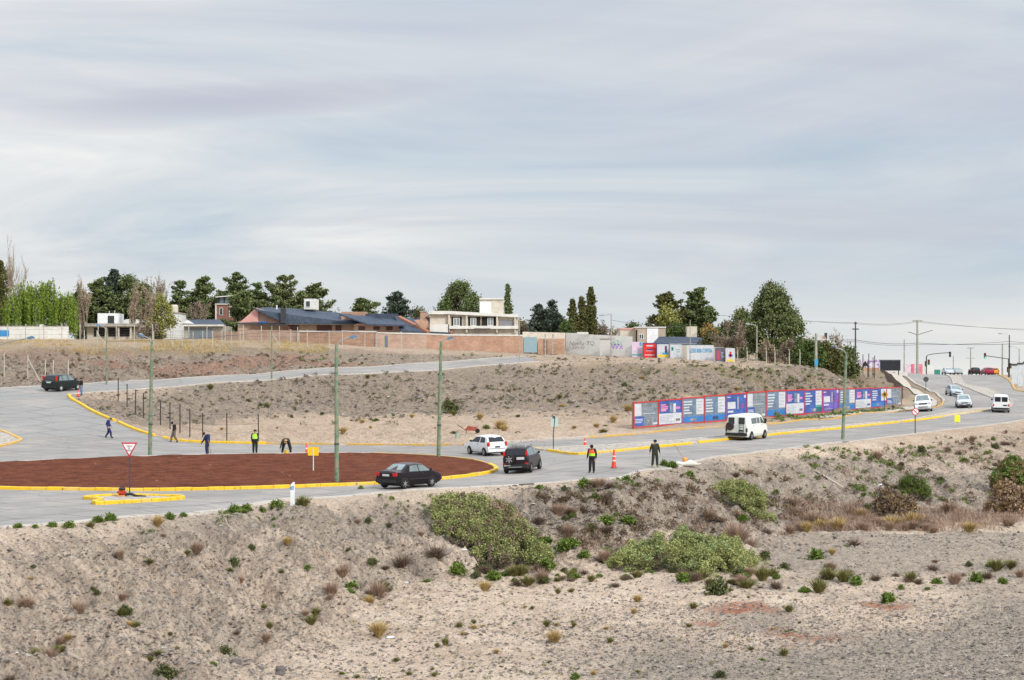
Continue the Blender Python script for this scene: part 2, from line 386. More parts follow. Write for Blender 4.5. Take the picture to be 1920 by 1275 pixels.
rin = np.zeros(len(gx), bool); rd = np.full(len(gx), 50.0)
idx = np.nonzero(nearm)[0]
rin[idx] = inside(ROAD, gx[idx], gy[idx]); rd[idx] = edgedist(ROAD, gx[idx], gy[idx])
wd = edgedist(WALK, gx[idx], gy[idx]); win = inside(WALK, gx[idx], gy[idx]); rd[idx] = np.where(win, 0, np.minimum(rd[idx], wd))
rin[idx] |= win
rd[idx] = np.minimum(rd[idx], .2 + .6 * edgedist(FENCE + FENCE, gx[idx], gy[idx]))
def relief(x, y, sl):
    u = (x * .75 + y * .66); v = (-x * .66 + y * .75)
    wob = (fbm(x / 6, y / 6, 5, 3) - .5) * 3
    r1 = 1 - abs(2 * fbm((u + wob) / 2.6, v / 14, 21, 3) - 1); r2 = 1 - abs(2 * fbm((u + wob) / .8, v / 5, 31, 3) - 1)
    lump = fbm(x / 3.5, y / 3.5, 41, 4) - .5; fine = fbm(x / .5, y / .5, 51, 3) - .5; mic = fbm(x / .17, y / .17, 61, 2) - .5
    k = np.clip(sl * 4.6 - .12, 0, 1.1)
    r0 = 1 - abs(2 * fbm((u + wob * 1.5) / 6.5, v / 34, 121, 2) - 1)
    return k * (-1.6 * (r0 - .6) * (y < 150) - .8 * (r0 - .6) * (y >= 150)-.95 * (r1 - .62) - .42 * (r2 - .6) + lump * 1.1 + fine * .55 + mic * .12) + lump * .26 + fine * .22 + mic * .11
fade = sm(.2, 2.6, rd)
gz = gz0 + relief(gx, gy, slope) * np.where(rin, 0, fade) * np.where(gy > 200, .6, 1) - np.where(rin, .16, 0.02 * (1 - sm(0, 1, rd)))
nC, nR = len(cols), len(rows)
ii = np.arange((nR - 1) * (nC - 1)); r_, c_ = ii // (nC - 1), ii % (nC - 1); a_ = r_ * nC + c_
Fq = np.stack([a_, a_ + 1, a_ + 1 + nC, a_ + nC], 1)
def HZ(x, y):
    """ground height including relief (things stand on this)"""
    x = np.atleast_1d(np.asarray(x, float)); y = np.atleast_1d(np.asarray(y, float))
    z = Hn(x, y); sl = np.hypot((Hn(x + eps, y) - z) / eps, (Hn(x, y + eps) - z) / eps)
    i = inside(ROAD, x, y) | inside(WALK, x, y); d = np.minimum(edgedist(ROAD, x, y), edgedist(WALK, x, y)); f = np.where(i, 0, sm(.2, 2.6, d))
    return z + relief(x, y, sl) * f * np.where(y > 200, .6, 1)
def on(px, py, d0=40.0):
    p = hit(px, py, d0); p.z = float(HZ(p.x, p.y)[0]); return p
# zone masks: what the soil is made of, place by place
nz = fbm(gx / 5, gy / 5, 71, 5)
def blob(cx_, cy_, rx, ry): return np.clip(1.25 - np.sqrt(((ppx - cx_) / rx) ** 2 + ((ppy - cy_) / ry) ** 2), 0, 1)
nb = fbm(gx / 1.6, gy / 1.6, 91, 4)
flat_r = sm(900, 1500, ppx) * sm(1130, 1290, ppy + (nz - .5) * 260 + sm(1100, 1900, ppx) * 110)
belt = sm(1380, 1480, ppx) * sm(985, 1005, ppy) * (1 - sm(1062, 1085, ppy + (nz - .5) * 60))
grav = np.clip(flat_r + belt + .2 * sm(.45, .6, nz), 0, 1)
grav = np.where(ppy < 1000, np.clip(.35 + .9 * sm(.1, .35, slope), 0, 1), np.maximum(grav, .6 * sm(.12, .3, slope) * sm(.48, .66, nz)))
grav = np.where((ppx < 1560) & (ppy > 640) & (ppy < 795) & (gy > 150), np.maximum(grav, .95 * sm(.05, .16, slope)), grav)
grav = np.where((ppx > 1150) & (ppy > 800) & (ppy < 985) & (gy < 165), np.maximum(grav, .85 * sm(.06, .2, slope) * sm(.3, .5, nz)), grav)
grav = np.where((ppy > 770) & (gy > 128) & (ppx > 400), grav * (1 - .7 * sm(770, 790, ppy)), grav)
red = 0
for q in ((1400,1140,70,13),(1440,1158,40,9),(1500,1185,75,16),(1425,1210,60,9),(1650,1138,60,9),(1330,1172,50,12),(1560,1200,50,10)): red = np.maximum(red, blob(*q) * sm(.38, .58, nb) * 1.6)
redl = sm(.42, .6, fbm(gx / 9, gy / 4, 81, 4)) * sm(60, 200, ppx) * (1 - sm(620, 800, ppx)) * (gy > 185) * (ppy > 655) * (ppy < 705)
redl = np.maximum(redl, .55 * sm(.45, .62, fbm(gx / 9, gy / 4, 83, 4)) * (ppx < 260) * (gy > 183) * (ppy > 655))
red = np.clip(np.maximum(red, redl * .5), 0, 1)
dry = np.clip(sm(640, 646, 700 - np.abs(ppy - 643) * 6) , 0, 1) * 0
dry = ((gy > 196) & (ppx < 620) & (ppy < 660)) * (.35 + .65 * sm(.4, .6, fbm(gx / 7, gy / 9, 101, 4)))
dry = np.maximum(dry, (gy > 150) * (ppx > 1080) * sm(.52, .66, fbm(gx / 5, gy / 5, 111, 4)) * .5 * (ppy < 790))
_ex = [0,300,600,850,1000,1150,1250,1400,1600,1800,1920]; _ey = np.interp(ppx, _ex, [992,972,940,919,911,898,880,856,832,808,792])
_ty = np.interp(ppx, [-300,0,260,400,560,640,720,850,1150,1450,1920], [1700,1520,1380,1282,1190,1128,1088,1056,1040,985,950])
_bank = sm(4, 22, ppy - _ey) * (1 - sm(-14, 14, ppy - _ty + (fbm(gx / 2.2, gy / 2.2, 151, 4) - .5) * 70)) * (ppy > 790)
alpha_ = np.clip(np.maximum(slope * 3.0, _bank), 0, 1); grav = np.maximum(grav, _bank * .42)
gme = np_mesh('ground', np.stack([gx, gy, gz], 1), Fq, smooth=True)
at = gme.color_attributes.new('zone', 'FLOAT_COLOR', 'POINT')
at.data.foreach_set('color', np.stack([grav, red, dry, alpha_], 1).astype(np.float32).ravel())
gm = bpy.data.materials.new('ground_soil'); gm.use_nodes = True
g = G(gm.node_tree); b = gm.node_tree.nodes['Principled BSDF']
za = g.n('ShaderNodeAttribute', attribute_name='zone'); zs = g.n('ShaderNodeSeparateColor', i_0=za.outputs[0])
v = g.n('ShaderNodeTexCoord').outputs['Object']
big = g.noise(v, .35, 6, .6); mid = g.noise(v, 2.2, 6, .6); fin = g.noise(v, 11, 4, .6)
sand = g.ramp(g.math('ADD', g.math('MULTIPLY', big, .45), g.math('MULTIPLY', mid, .55)), [(.36, (.48, .36, .265)), (.5, (.66, .515, .395)), (.66, (.75, .615, .49))])
vo = g.n('ShaderNodeTexVoronoi', i_Scale=5.5); g.put(vo, 'Vector', v)
vc = g.n('ShaderNodeSeparateColor', i_0=vo.outputs['Color'])
pebc = g.ramp(vc.outputs[0], [(0, (.10, .09, .085)), (.35, (.24, .22, .20)), (.7, (.38, .35, .325)), (1, (.60, .57, .54))])
pebm = g.mix(g.maprange(vo.outputs['Distance'], .05, .10, 0, 1), pebc, (.40, .33, .27))
gravc = g.mix(.5, pebm, g.ramp(mid, [(.35, (.26, .21, .165)), (.65, (.57, .47, .37))]))
zr = g.math('ADD', zs.outputs[0], g.math('MULTIPLY', g.math('SUBTRACT', mid, .5), 1.1), clamp=True)
c = g.mix(g.maprange(zr, .25, .75), sand, gravc)
# scattered dark pebbles everywhere
vo2 = g.n('ShaderNodeTexVoronoi', i_Scale=3.1); g.put(vo2, 'Vector', v)
v2c = g.n('ShaderNodeSeparateColor', i_0=vo2.outputs['Color'])
pm = g.math('MULTIPLY', g.maprange(vo2.outputs['Distance'], .10, .20, 1, 0), g.math('GREATER_THAN', g.math('ADD', v2c.outputs[1], g.math('MULTIPLY', g.math('SUBTRACT', mid, .5), 1.6)), .52))
vo3 = g.n('ShaderNodeTexVoronoi', i_Scale=7.5); g.put(vo3, 'Vector', g.mapping(v, loc=(3, 5, 1))); v3c = g.n('ShaderNodeSeparateColor', i_0=vo3.outputs['Color'])
p3 = g.math('MULTIPLY', g.maprange(vo3.outputs['Distance'], .035, .06, 1, 0), g.math('GREATER_THAN', g.math('ADD', v3c.outputs[1], g.math('MULTIPLY', g.math('SUBTRACT', mid, .5), 1.6)), .5))
spk3 = g.math('MAXIMUM', g.maprange(za.outputs['Alpha'], .02, .5, .25, 1.0), zs.outputs[0])
c = g.mix(g.math('MULTIPLY', g.math('MULTIPLY', p3, .85), spk3), c, g.ramp(v3c.outputs[2], [(0, (.07, .06, .055)), (.7, (.20, .175, .155)), (1, (.62, .58, .53))]))
spk = g.maprange(g.math('MAXIMUM', za.outputs['Alpha'], zs.outputs[0]), .02, .5, .3, 1.0)
c = g.mix(g.math('MULTIPLY', g.math('MULTIPLY', pm, .9), spk), c, g.ramp(v2c.outputs[2], [(0, (.07, .06, .055)), (.8, (.20, .17, .15)), (1, (.62, .58, .53))]))
redc = g.ramp(mid, [(.35, (.34, .125, .07)), (.65, (.50, .25, .16))])
c = g.mix(g.math('MULTIPLY', zs.outputs[1], .95), c, redc)
dryc = g.ramp(fin, [(.3, (.22, .17, .07)), (.5, (.38, .29, .13)), (.7, (.50, .41, .22))])
c = g.mix(g.math('MULTIPLY', zs.outputs[2], .8), c, dryc)
dirt = g.maprange(g.noise(v, 5.5, 8, .74), .50, .62, 0, .8)
rot_ = g.mapping(v, rot=(0, 0, math.radians(-41.5)))
rl = g.noise(g.mapping(rot_, scale=(1.5, .14, .2)), 1.0, 6, .62)
c = g.mix(g.math('MULTIPLY', g.maprange(rl, .46, .62, 0, .6), za.outputs['Alpha']), c, (.30, .24, .195))
rl2 = g.noise(g.mapping(rot_, scale=(4.2, .5, .5)), 1.0, 5, .62)
c = g.mix(g.math('MULTIPLY', g.maprange(rl2, .50, .64, 0, .55), za.outputs['Alpha']), c, (.21, .17, .14))
c = g.mix(g.math('MULTIPLY', dirt, g.maprange(za.outputs['Alpha'], 0, 1, .45, 1)), c, (.15, .125, .105))
yy = g.n('ShaderNodeSeparateXYZ', i_0=v).outputs[1]      # the soil behind the road is a browner fill
c = g.mix(g.math('MULTIPLY', g.maprange(yy, 128, 150, 0, 1), .55), c, g.mix(1.0, c, (.60, .55, .50), 'MULTIPLY'))
g.put(b, 'Base Color', c); b.inputs['Roughness'].default_value = .95; b.inputs['Specular IOR Level'].default_value = .1
bh = g.math('ADD', g.math('MULTIPLY', g.noise(v, 5.5, 7, .72), .22), g.math('MULTIPLY', vo.outputs['Distance'], -.10))
bp = g.n('ShaderNodeBump', i_Strength=1.0, i_Distance=1.0); g.put(bp, 'Height', bh); g.put(b, 'Normal', bp.outputs[0])
gme.materials.append(gm)
tag(link('ground', gme), kind='structure')
# ---- paved surfaces
def sheet(name, poly, m, dz, step=1.4, rel=0.0, sink=None, zf=None):
    bd = [Vector((p[0], p[1])) for p in poly]
    xs = [p.x for p in bd]; ys = [p.y for p in bd]
    gxx, gyy = np.meshgrid(np.arange(min(xs), max(xs), step), np.arange(min(ys), max(ys), step * 1.3)); gxx = gxx.ravel(); gyy = gyy.ravel()
    k = inside(poly, gxx, gyy); gxx, gyy = gxx[k], gyy[k]
    if len(gxx): k = edgedist(poly, gxx, gyy) > step * .55; gxx, gyy = gxx[k], gyy[k]
    vs = bd + [Vector(q) for q in zip(gxx.tolist(), gyy.tolist())]
    r = geometry.delaunay_2d_cdt(vs, [], [list(range(len(bd)))], 1, 1e-4)
    V = np.array([(p.x, p.y) for p in r[0]]); z = Hn(V[:, 0], V[:, 1]) + dz
    if rel: z = z + rel * (fbm(V[:, 0] / .7, V[:, 1] / .7, 7, 3) - .5) + (zf(V[:, 0], V[:, 1]) if zf else 0)
    me = bpy.data.meshes.new(name); me.from_pydata([(a, b_, c_) for (a, b_), c_ in zip(V.tolist(), z.tolist())], [], [tuple(f) for f in r[2]])
    bm = bmesh.new(); bm.from_mesh(me)
    for f in bm.faces:
        if f.normal.z < 0: f.normal_flip()
    bm.to_mesh(me); bm.free(); me.materials.append(m)
    me.polygons.foreach_set('use_smooth', np.ones(len(me.polygons), bool))
    return tag(link(name, me), kind='structure')
rm = bpy.data.materials.new('road_concrete'); rm.use_nodes = True
g = G(rm.node_tree); b = rm.node_tree.nodes['Principled BSDF']
v = g.n('ShaderNodeTexCoord').outputs['Object']
big = g.noise(v, .11, 5, .6); mid = g.noise(v, .9, 6, .65); fin = g.noise(v, 14, 3, .6)
c = g.ramp(g.math('ADD', g.math('MULTIPLY', big, .6), g.math('MULTIPLY', mid, .4)), [(.36, (.20, .186, .175)), (.5, (.248, .232, .22)), (.64, (.305, .285, .27))])
# older darker asphalt on the side road
sp = g.n('ShaderNodeSeparateXYZ', i_0=v)
side = g.math('MULTIPLY', g.math('GREATER_THAN', sp.outputs[1], 140.3), g.math('LESS_THAN', sp.outputs[0], -27.5))
c = g.mix(g.math('MULTIPLY', side, .62), c, (.235, .23, .228))
c = g.mix(g.maprange(fin, .3, .7, 0, .22), c, (.5, .49, .47))
st = g.n('ShaderNodeTexVoronoi', i_Scale=.22, feature='DISTANCE_TO_EDGE'); g.put(st, 'Vector', g.mapping(g.n('ShaderNodeVectorMath', operation='ADD', i_0=v, i_1=g.noise(v, .5, 3, out=1)).outputs[0], scale=(1, .8, 0)))
c = g.mix(g.maprange(st.outputs[0], .004, .012, .45, 0), c, (.16, .155, .15))
c = g.mix(g.maprange(g.noise(g.mapping(v, rot=(0, 0, math.radians(-54)), scale=(.12, 1.3, 1)), .8, 5), .50, .64, 0, .5), c, (.20, .185, .175))
br = g.n('ShaderNodeTexBrick'); g.put(br, 'Vector', g.mapping(v, rot=(0, 0, math.radians(-52)))); br.offset = .5
for k_, q_ in (('Scale', 1.0), ('Mortar Size', .10), ('Brick Width', 4.5), ('Row Height', 3.6)): br.inputs[k_].default_value = q_
br.inputs['Color1'].default_value = (0, 0, 0, 1); br.inputs['Color2'].default_value = (.35, .35, .35, 1); br.inputs['Mortar'].default_value = (1, 1, 1, 1)
bw_ = g.n('ShaderNodeSeparateColor', i_0=br.outputs[0]).outputs[0]
c = g.mix(g.maprange(bw_, .4, 1, 0, .7), c, (.13, .12, .11)); c = g.mix(g.maprange(bw_, 0, .35, 0, .22), c, (.24, .225, .21))
c = g.mix(g.maprange(g.noise(v, .22, 6, .62), .52, .64, 0, .4), c, (.38, .33, .28))
c = g.mix(g.maprange(g.noise(v, 1.7, 5, .6), .64, .72, 0, .6), c, (.12, .115, .11))
g.put(b, 'Base Color', c); b.inputs['Roughness'].default_value = .85; b.inputs['Specular IOR Level'].default_value = .25
sheet('road', ROAD, rm, .02)
sheet('footpath', WALK, mat('path_concrete', (.46, .41, .36), .9, .15, 1.2, col2=(.36, .31, .26)), .09, 1.0)
# red scoria bed of the roundabout
im = bpy.data.materials.new('red_scoria'); im.use_nodes = True
g = G(im.node_tree); b = im.node_tree.nodes['Principled BSDF']; v = g.n('ShaderNodeTexCoord').outputs['Object']
n_ = g.noise(v, 1.1, 7, .65); f_ = g.noise(v, 12, 3, .6)
c = g.ramp(g.math('ADD', g.math('MULTIPLY', n_, .5), g.math('MULTIPLY', f_, .5)), [(.36, (.058, .017, .008)), (.5, (.145, .043, .021)), (.64, (.25, .088, .047))])
vo = g.n('ShaderNodeTexVoronoi', i_Scale=1.3); g.put(vo, 'Vector', v); vc = g.n('ShaderNodeSeparateColor', i_0=vo.outputs['Color'])
c = g.mix(g.maprange(g.noise(v, .28, 4, .6), .45, .7, 0, .45), c, (.14, .050, .036))
c = g.mix(g.maprange(g.noise(g.mapping(v, scale=(.25, 2.2, 1)), 1.4, 4, .6), .55, .66, 0, .5), c, (.07, .022, .016))
c = g.mix(g.math('MULTIPLY', g.maprange(vo.outputs['Distance'], .07, .13, 1, 0), g.math('GREATER_THAN', vc.outputs[0], .93)), c, (.42, .33, .29))
g.put(b, 'Base Color', c); b.inputs['Roughness'].default_value = .95; b.inputs['Specular IOR Level'].default_value = .1
bp = g.n('ShaderNodeBump', i_Strength=1.0, i_Distance=.12); g.put(bp, 'Height', g.noise(v, 9, 5, .7)); g.put(b, 'Normal', bp.outputs[0])
sheet('scoria_ground', ISLAND, im, .12, .55, .16)
sheet('median_ground', MEDIAN, mat('median_concrete', (.42, .38, .34), .92, .22, 1.5, col2=(.25, .22, .17)), .10, 1.0, .05)
sheet('splitter_pavement', SPLIT, mat('median_concrete', None), .10, .8)
sheet('corner_pavement', CORNER, mat('median_concrete', None), .10, 1.0)
def kerb(pts, m, name='kerb', w=.17, h=.17, side=0, closed=False):
    P = np.array([(p[0], p[1]) for p in pts]); n = len(P)
    T = np.roll(P, -1, 0) - np.roll(P, 1, 0)
    if not closed: T[0] = P[1] - P[0]; T[-1] = P[-1] - P[-2]
    T /= np.linalg.norm(T, axis=1)[:, None] + 1e-9; N = np.stack([-T[:, 1], T[:, 0]], 1)
    z = Hn(P[:, 0], P[:, 1]); sec = [(-w * 1.2, -.12), (-w, h * .85), (-w * .75, h), (w * .75, h), (w, h * .85), (w * 1.2, -.12)]
    wj = (vn(np.arange(n) * .9, np.zeros(n), 3) - .5) * .03
    V = []; Fc = []; k = 6; jt = np.random.RandomState(n)
    for i in range(n if closed else n - 1):
        j = (i + 1) % n; o_ = len(V); dz = jt.normal(0, .008); ds = jt.normal(0, .006); g_ = .012
        if jt.rand() < .02: continue
        for e, f in ((i, 1), (j, -1)):
            for a, b_ in sec: V.append((P[e, 0] + N[e, 0] * (a + side * w + ds) + T[e, 0] * g_ * f, P[e, 1] + N[e, 1] * (a + side * w + ds) + T[e, 1] * g_ * f, z[e] + b_ + dz * (b_ > 0)))
        for q in range(k - 1): Fc.append((o_ + q, o_ + q + 1, o_ + k + q + 1, o_ + k + q))
        Fc += [tuple(o_ + q for q in range(k)), tuple(o_ + k + q for q in range(k))[::-1]]
    mb = MB(); mb.add(V, Fc)
    return tag(link(name, mb.mesh(name, m, 30)), kind='structure')
def kerbmat(name, col, wear, amt):
    m = bpy.data.materials.new(name); m.use_nodes = True; g = G(m.node_tree); b = m.node_tree.nodes['Principled BSDF']
    v = g.n('ShaderNodeTexCoord').outputs['Object']
    c = g.mix(g.maprange(g.noise(v, .8, 7, .65), amt, amt + .12), g.ramp(g.noise(v, 3, 4), [(.3, tuple(q * .8 for q in col)), (.7, col)]), wear)
    rn = g.n('ShaderNodeNewGeometry').outputs['Random Per Island']
    c = g.mix(g.maprange(rn, .7, 1.0, 0, .5), c, wear); c = g.mix(g.maprange(rn, 0, .3, .25, 0), c, tuple(q * .6 for q in col))
    c = g.mix(g.maprange(g.noise(v, 5, 5, .7), .57, .68, 0, .75), c, (.12, .10, .08))
    g.put(b, 'Base Color', c); b.inputs['Roughness'].default_value = .7; MATS[name] = m; return m
KY = kerbmat('kerb_yellow', (.80, .50, .012), (.50, .40, .22), .60)
KO = kerbmat('kerb_worn_yellow', (.62, .36, .05), (.42, .34, .26), .50)
KC = kerbmat('kerb_concrete', (.50, .45, .40), (.36, .32, .28), .52)
_e = min(range(len(ISLAND)), key=lambda i: (ISLAND[i] - Vector(G2([(930, 880)])[0])).length); _m = min(range(len(ISLAND)), key=lambda i: (ISLAND[i] - Vector(G2([(700, 852)])[0])).length)
kerb(ISLAND[_e - 3:] + ISLAND[:1], KY, w=.15, h=.2); kerb(ISLAND[_m:_e - 2], KO, w=.1, h=.16); kerb(ISLAND[:_m + 1], KC, w=.1, h=.14)
kerb(MEDIAN, KC, closed=True, w=.09, h=.16)
kerb(sampled(G2([(1003,843),(1040,848),(1085,853),(1150,848),(1250,838),(1400,822),(1600,802),(1750,785),(1850,771)])), KY, w=.13, h=.19)
kerb(SPLIT, KY, closed=True, w=.13, h=.2); kerb(CORNER, KO, closed=True)
def sub(c, a, b):   # part of a kerb line between two photo columns
    k = [i for i, p in enumerate(c) if a <= p[0] / p[1] * F + 960 <= b]; return c[min(k):max(k) + 1]
i0 = min(range(len(cO)), key=lambda i: (cO[i] - Vector(G2([(131,747,162.6)])[0])).length)
i1 = min(range(len(cO)), key=lambda i: (cO[i] - Vector(G2([(500,833)])[0])).length)
i2 = min(range(len(cO)), key=lambda i: (cO[i] - Vector(G2([(870,835)])[0])).length)
i3 = min(range(len(cO)), key=lambda i: (cO[i] - Vector(G2([(1090,822.5)])[0])).length)
i4 = min(range(len(cO)), key=lambda i: (cO[i] - Vector(G2([(1768,752,207)])[0])).length)
kerb(cO[i1:i0 + 4], KY, w=.14, h=.2); kerb(cO[i2:i1 + 1], KO, w=.1, h=.16); kerb(cO[i3:i2 + 1], KC); kerb(cO[i4:i3 + 1], KO, w=.09, h=.15); kerb(cO[:i4 + 1], KC); kerb(cO[i0 + 4:], KC, h=.08)
j1 = min(range(len(cN)), key=lambda i: (cN[i] - Vector(G2([(1000,907)])[0])).length); j2 = min(range(len(cN)), key=lambda i: (cN[i] - Vector(G2([(1260,873)])[0])).length)
j3 = min(range(len(cN)), key=lambda i: abs(cN[i].y - 235) + (0 if cN[i].x > 60 else 99)); j4 = min(range(len(cN)), key=lambda i: abs(cN[i].y - 335) + (0 if cN[i].x > 80 else 99))
kerb(cN[j1:j2], KC, h=.05); kerb(cN[j3:j4], KO); kerb(cN[j2:j3], KC, h=.04); kerb(cF, KC, h=.07)
kerb(cN[:j1], KC, w=.28, h=.05)
# ------------------------------------------------------------------ buildings, walls, fences on the plateau
def P(px, py, d): return Vector(W(px, py, d))
class Bld:
    """a building whose front faces the road; features given by where they appear, at their own distance"""
    def __init__(s, name, label, cat, px, d, group=None):
        x = (px - 960) * d / F; s.o = Vector((x, d, float(Hn([x], [d])[0]))); s.t = thing(name, label, cat, s.o, 0, group); s.d = d
    def box(s, name, m, x0, y0, x1, y1, d=None, th=.3, parent=None, down=0, bevel=0, label=None):
        d = s.d if d is None else s.d + d
        a, b = P(x0, y1, d) - s.o, P(x1, y0, d) - s.o
        mb = MB().box(a.x, b.x, a.y, a.y + th, a.z - down, b.z)
        return part(name, mb, m, parent or s.t, bevel=bevel, label=label)
    def ext(s, name, m, poly, d=0, th=.3, parent=None):
        pts = [P(x, y, s.d + d) - s.o for x, y in poly]
        mb = MB().prism([(p.x, p.z) for p in pts], s.d + d - s.o.y, s.d + d - s.o.y + th)
        return part(name, mb, m, parent or s.t)
    def slab(s, name, m, pts3, th=.18, parent=None):
        q = [P(x, y, s.d + dd) - s.o for x, y, dd in pts3]; n = len(q)
        mb = MB(); mb.add(q + [p - Vector((0, 0, th)) for p in q], [tuple(range(n)), tuple(range(n, 2 * n))[::-1]] + [(i, (i + 1) % n, n + (i + 1) % n, n + i) for i in range(n)])
        return part(name, mb, m, parent or s.t)
    def window(s, x0, y0, x1, y1, d=0, frame=None, glass=None, name='window', bars=1, dep=.12):
        frame = frame or mat('frame_white', (.7, .7, .68), .5); glass = glass or glassmat('glass_dark')
        D = s.d + d; a, b = P(x0, y1, D) - s.o, P(x1, y0, D) - s.o; y = a.y - .06; t = min(.07, (b.x - a.x) * .12)
        mb = MB(); mb.box(a.x, b.x, y, y + dep, a.z, a.z + t); mb.box(a.x, b.x, y, y + dep, b.z - t, b.z)
        mb.box(a.x, a.x + t, y, y + dep, a.z + t, b.z - t); mb.box(b.x - t, b.x, y, y + dep, a.z + t, b.z - t)
        for k in range(bars):
            xx = a.x + (b.x - a.x) * (k + 1) / (bars + 1); mb.box(xx - t / 2, xx + t / 2, y + .003, y + dep, a.z + t, b.z - t)
        o = part(name, mb, frame, s.t)
        part('pane', MB().box(a.x + t, b.x - t, y + .04, y + .055, a.z + t, b.z - t), glass, o)
        return o
BR = brickmat('brick_orange', (.40, .22, .145), (.50, .31, .215), (.50, .42, .35), 3.2)
BRP = brickmat('brick_pale', (.46, .30, .225), (.55, .38, .30), (.52, .45, .39), 3.2)
CRM = mat('plaster_cream', (.56, .51, .43), .9, .1, .9, col2=(.44, .39, .32), c2=(.5, .75))
WHT = mat('plaster_white', (.66, .65, .62), .9, .08, .7, col2=(.50, .48, .44), c2=(.52, .75))
CON = mat('concrete_grey', (.40, .375, .34), .9, .15, 1.2, col2=(.27, .25, .22))
PNK = mat('plaster_pink', (.62, .33, .30), .9, .1, 1.0)
BLU = mat('roof_blue_slate', (.055, .072, .105), .75, .3, 1.5, bump=.03, bscale=14, spec=.25)
BLK = mat('roof_dark', (.04, .045, .05), .6, .25, 1.5)
DRK = mat('opening_shade', (.022, .018, .016), .9, .3, 1)  # DRK: near-black colour painting the shade inside openings
GRY = mat('door_grey_metal', (.16, .19, .22), .6, .15, 2, stretch=(8, 1, 1))
WOD = mat('wood_grey', (.23, .18, .14), .9, .25, 4, stretch=(1, 1, .3))
TIL = mat('tile_red', (.36, .16, .10), .8, .2, 5)
# 1 white boundary wall, far left
b1 = Bld('boundary_wall', 'low white boundary wall under the willows at the left', 'wall', 60, 243)
b1.box('wall_panel', WHT, -60, 612, 128, 634, th=.25, down=1); b1.box('coping', CON, -60, 611, 128, 612.6, d=-.03, th=.31)
b1.box('wall_panel', mat('paint_blue', (.05, .25, .52), .7), -20, 619, 17, 631, d=-.02, th=.03, label='blue painted rectangle')
b1.box('pillar', WHT, 74, 608, 79, 634, d=-.08, th=.4, down=1)
# 2 flat roofed house with white tank box
b2 = Bld('flat_roof_house', 'low house with concrete flat roof, dark porch and white cube on top', 'house', 208, 250)
b2.box('wall', CRM, 163, 612, 246, 632, th=9, down=1.5); b2.box('roof', CON, 158, 606.5, 252, 612, d=-1.2, th=10)
for a, c in ((176, 196), (203, 221), (224, 243)): b2.box('window', DRK, a, 614.5, c, 631, d=-.05, th=.1)  # flat dark panels paint the porch openings' shade; nothing is cut
for a in (199, 222, 245): b2.box('pillar', CRM, a - 1.5, 612, a + 1.5, 633, d=-.9, th=.25)
b2.box('tower_block', mat('white_fresh', (.74, .75, .76), .8), 183, 587.5, 222, 606.5, d=2, th=3.5)
b2.box('tower_window', BLK, 202, 592, 214, 606.4, d=1.96, th=.05)
o = part('chimney_pipe', MB().tube([P(215, 587, 254) - b2.o, P(215, 582, 254) - b2.o], .09), CON, b2.t)
o = part('chimney_pipe', MB().tube([P(205, 587, 254) - b2.o, P(205, 583, 254) - b2.o], .09), CON, b2.t)
# 3 small white gable
b3 = Bld('shed', 'small shed with low white gable roof behind the fence', 'shed', 244, 258)
b3.ext('roof', mat('sheet_white', (.66, .66, .64), .6), [(222, 606), (236, 598.5), (262, 599), (270, 604), (256, 607)], 0, 5); b3.box('wall', CRM, 228, 604, 264, 630, d=.3, th=5, down=1)
# 4 white house among trees
b4 = Bld('white_house', 'small white cube house behind bare trees', 'house', 322, 262)
b4.box('wall', mat('white_fresh', None), 305, 587, 338, 630, th=6, down=2); b4.box('parapet', CON, 304, 586, 339, 588, d=-.1, th=6.2); b4.window(312, 606, 322, 616)
o = part('water_tank', MB().lathe([(.5, 0), (.62, .25), (.62, 1.1), (.45, 1.35)], 14, c=(0, 2, P(322, 587, 262).z - b4.o.z)), CRM, b4.t)
# 5 garage house
b5 = Bld('garage_house', 'low house with grey garage door and blue-grey sheet roof', 'house', 380, 246)
b5.box('wall', CON, 345, 610, 418, 634, th=8, down=1.5); b5.box('garage_door', GRY, 353, 616, 398, 634, d=-.06, th=.1)
b5.slab('roof', BLU, [(340, 608, -.6), (422, 608, -.6), (412, 599, 7), (356, 599, 7)], .25)
b5.ext('gable', mat('white_fresh', None), [(340, 606), (352, 600), (364, 607)], -.7, .2); b5.box('eaves_board', WHT, 340, 608.4, 420, 611.6, d=-.68, th=.1)
# 6 brick tower
b6 = Bld('tower_house', 'narrow brick tower house with dark glazed top storey', 'house', 422, 268)
b6.box('wall', brickmat('brick_red', (.22, .10, .08), (.30, .14, .10), (.30, .24, .2), 3.2), 404, 570, 440, 630, th=4, down=2)
b6.box('upper_storey', BLK, 407, 556, 440, 569.6, d=.3, th=3.4); b6.box('cornice', WHT, 403, 569.2, 441, 571, d=-.15, th=4.3)
b6.slab('roof', WHT, [(404, 556, -.4), (442, 553, -.4), (442, 553, 4), (404, 556, 4)], .15)
b6.window(411.5, 577, 418, 591, bars=0); b6.window(430, 575, 437, 594, bars=0); b6.box('corner_trim', WHT, 403.4, 571, 406, 604, d=-.05, th=.2)
for a in (412, 422, 432): b6.box('window', glassmat('glass_blue', (.12, .17, .20)), a, 558, a + 7, 568, d=.26, th=.05)
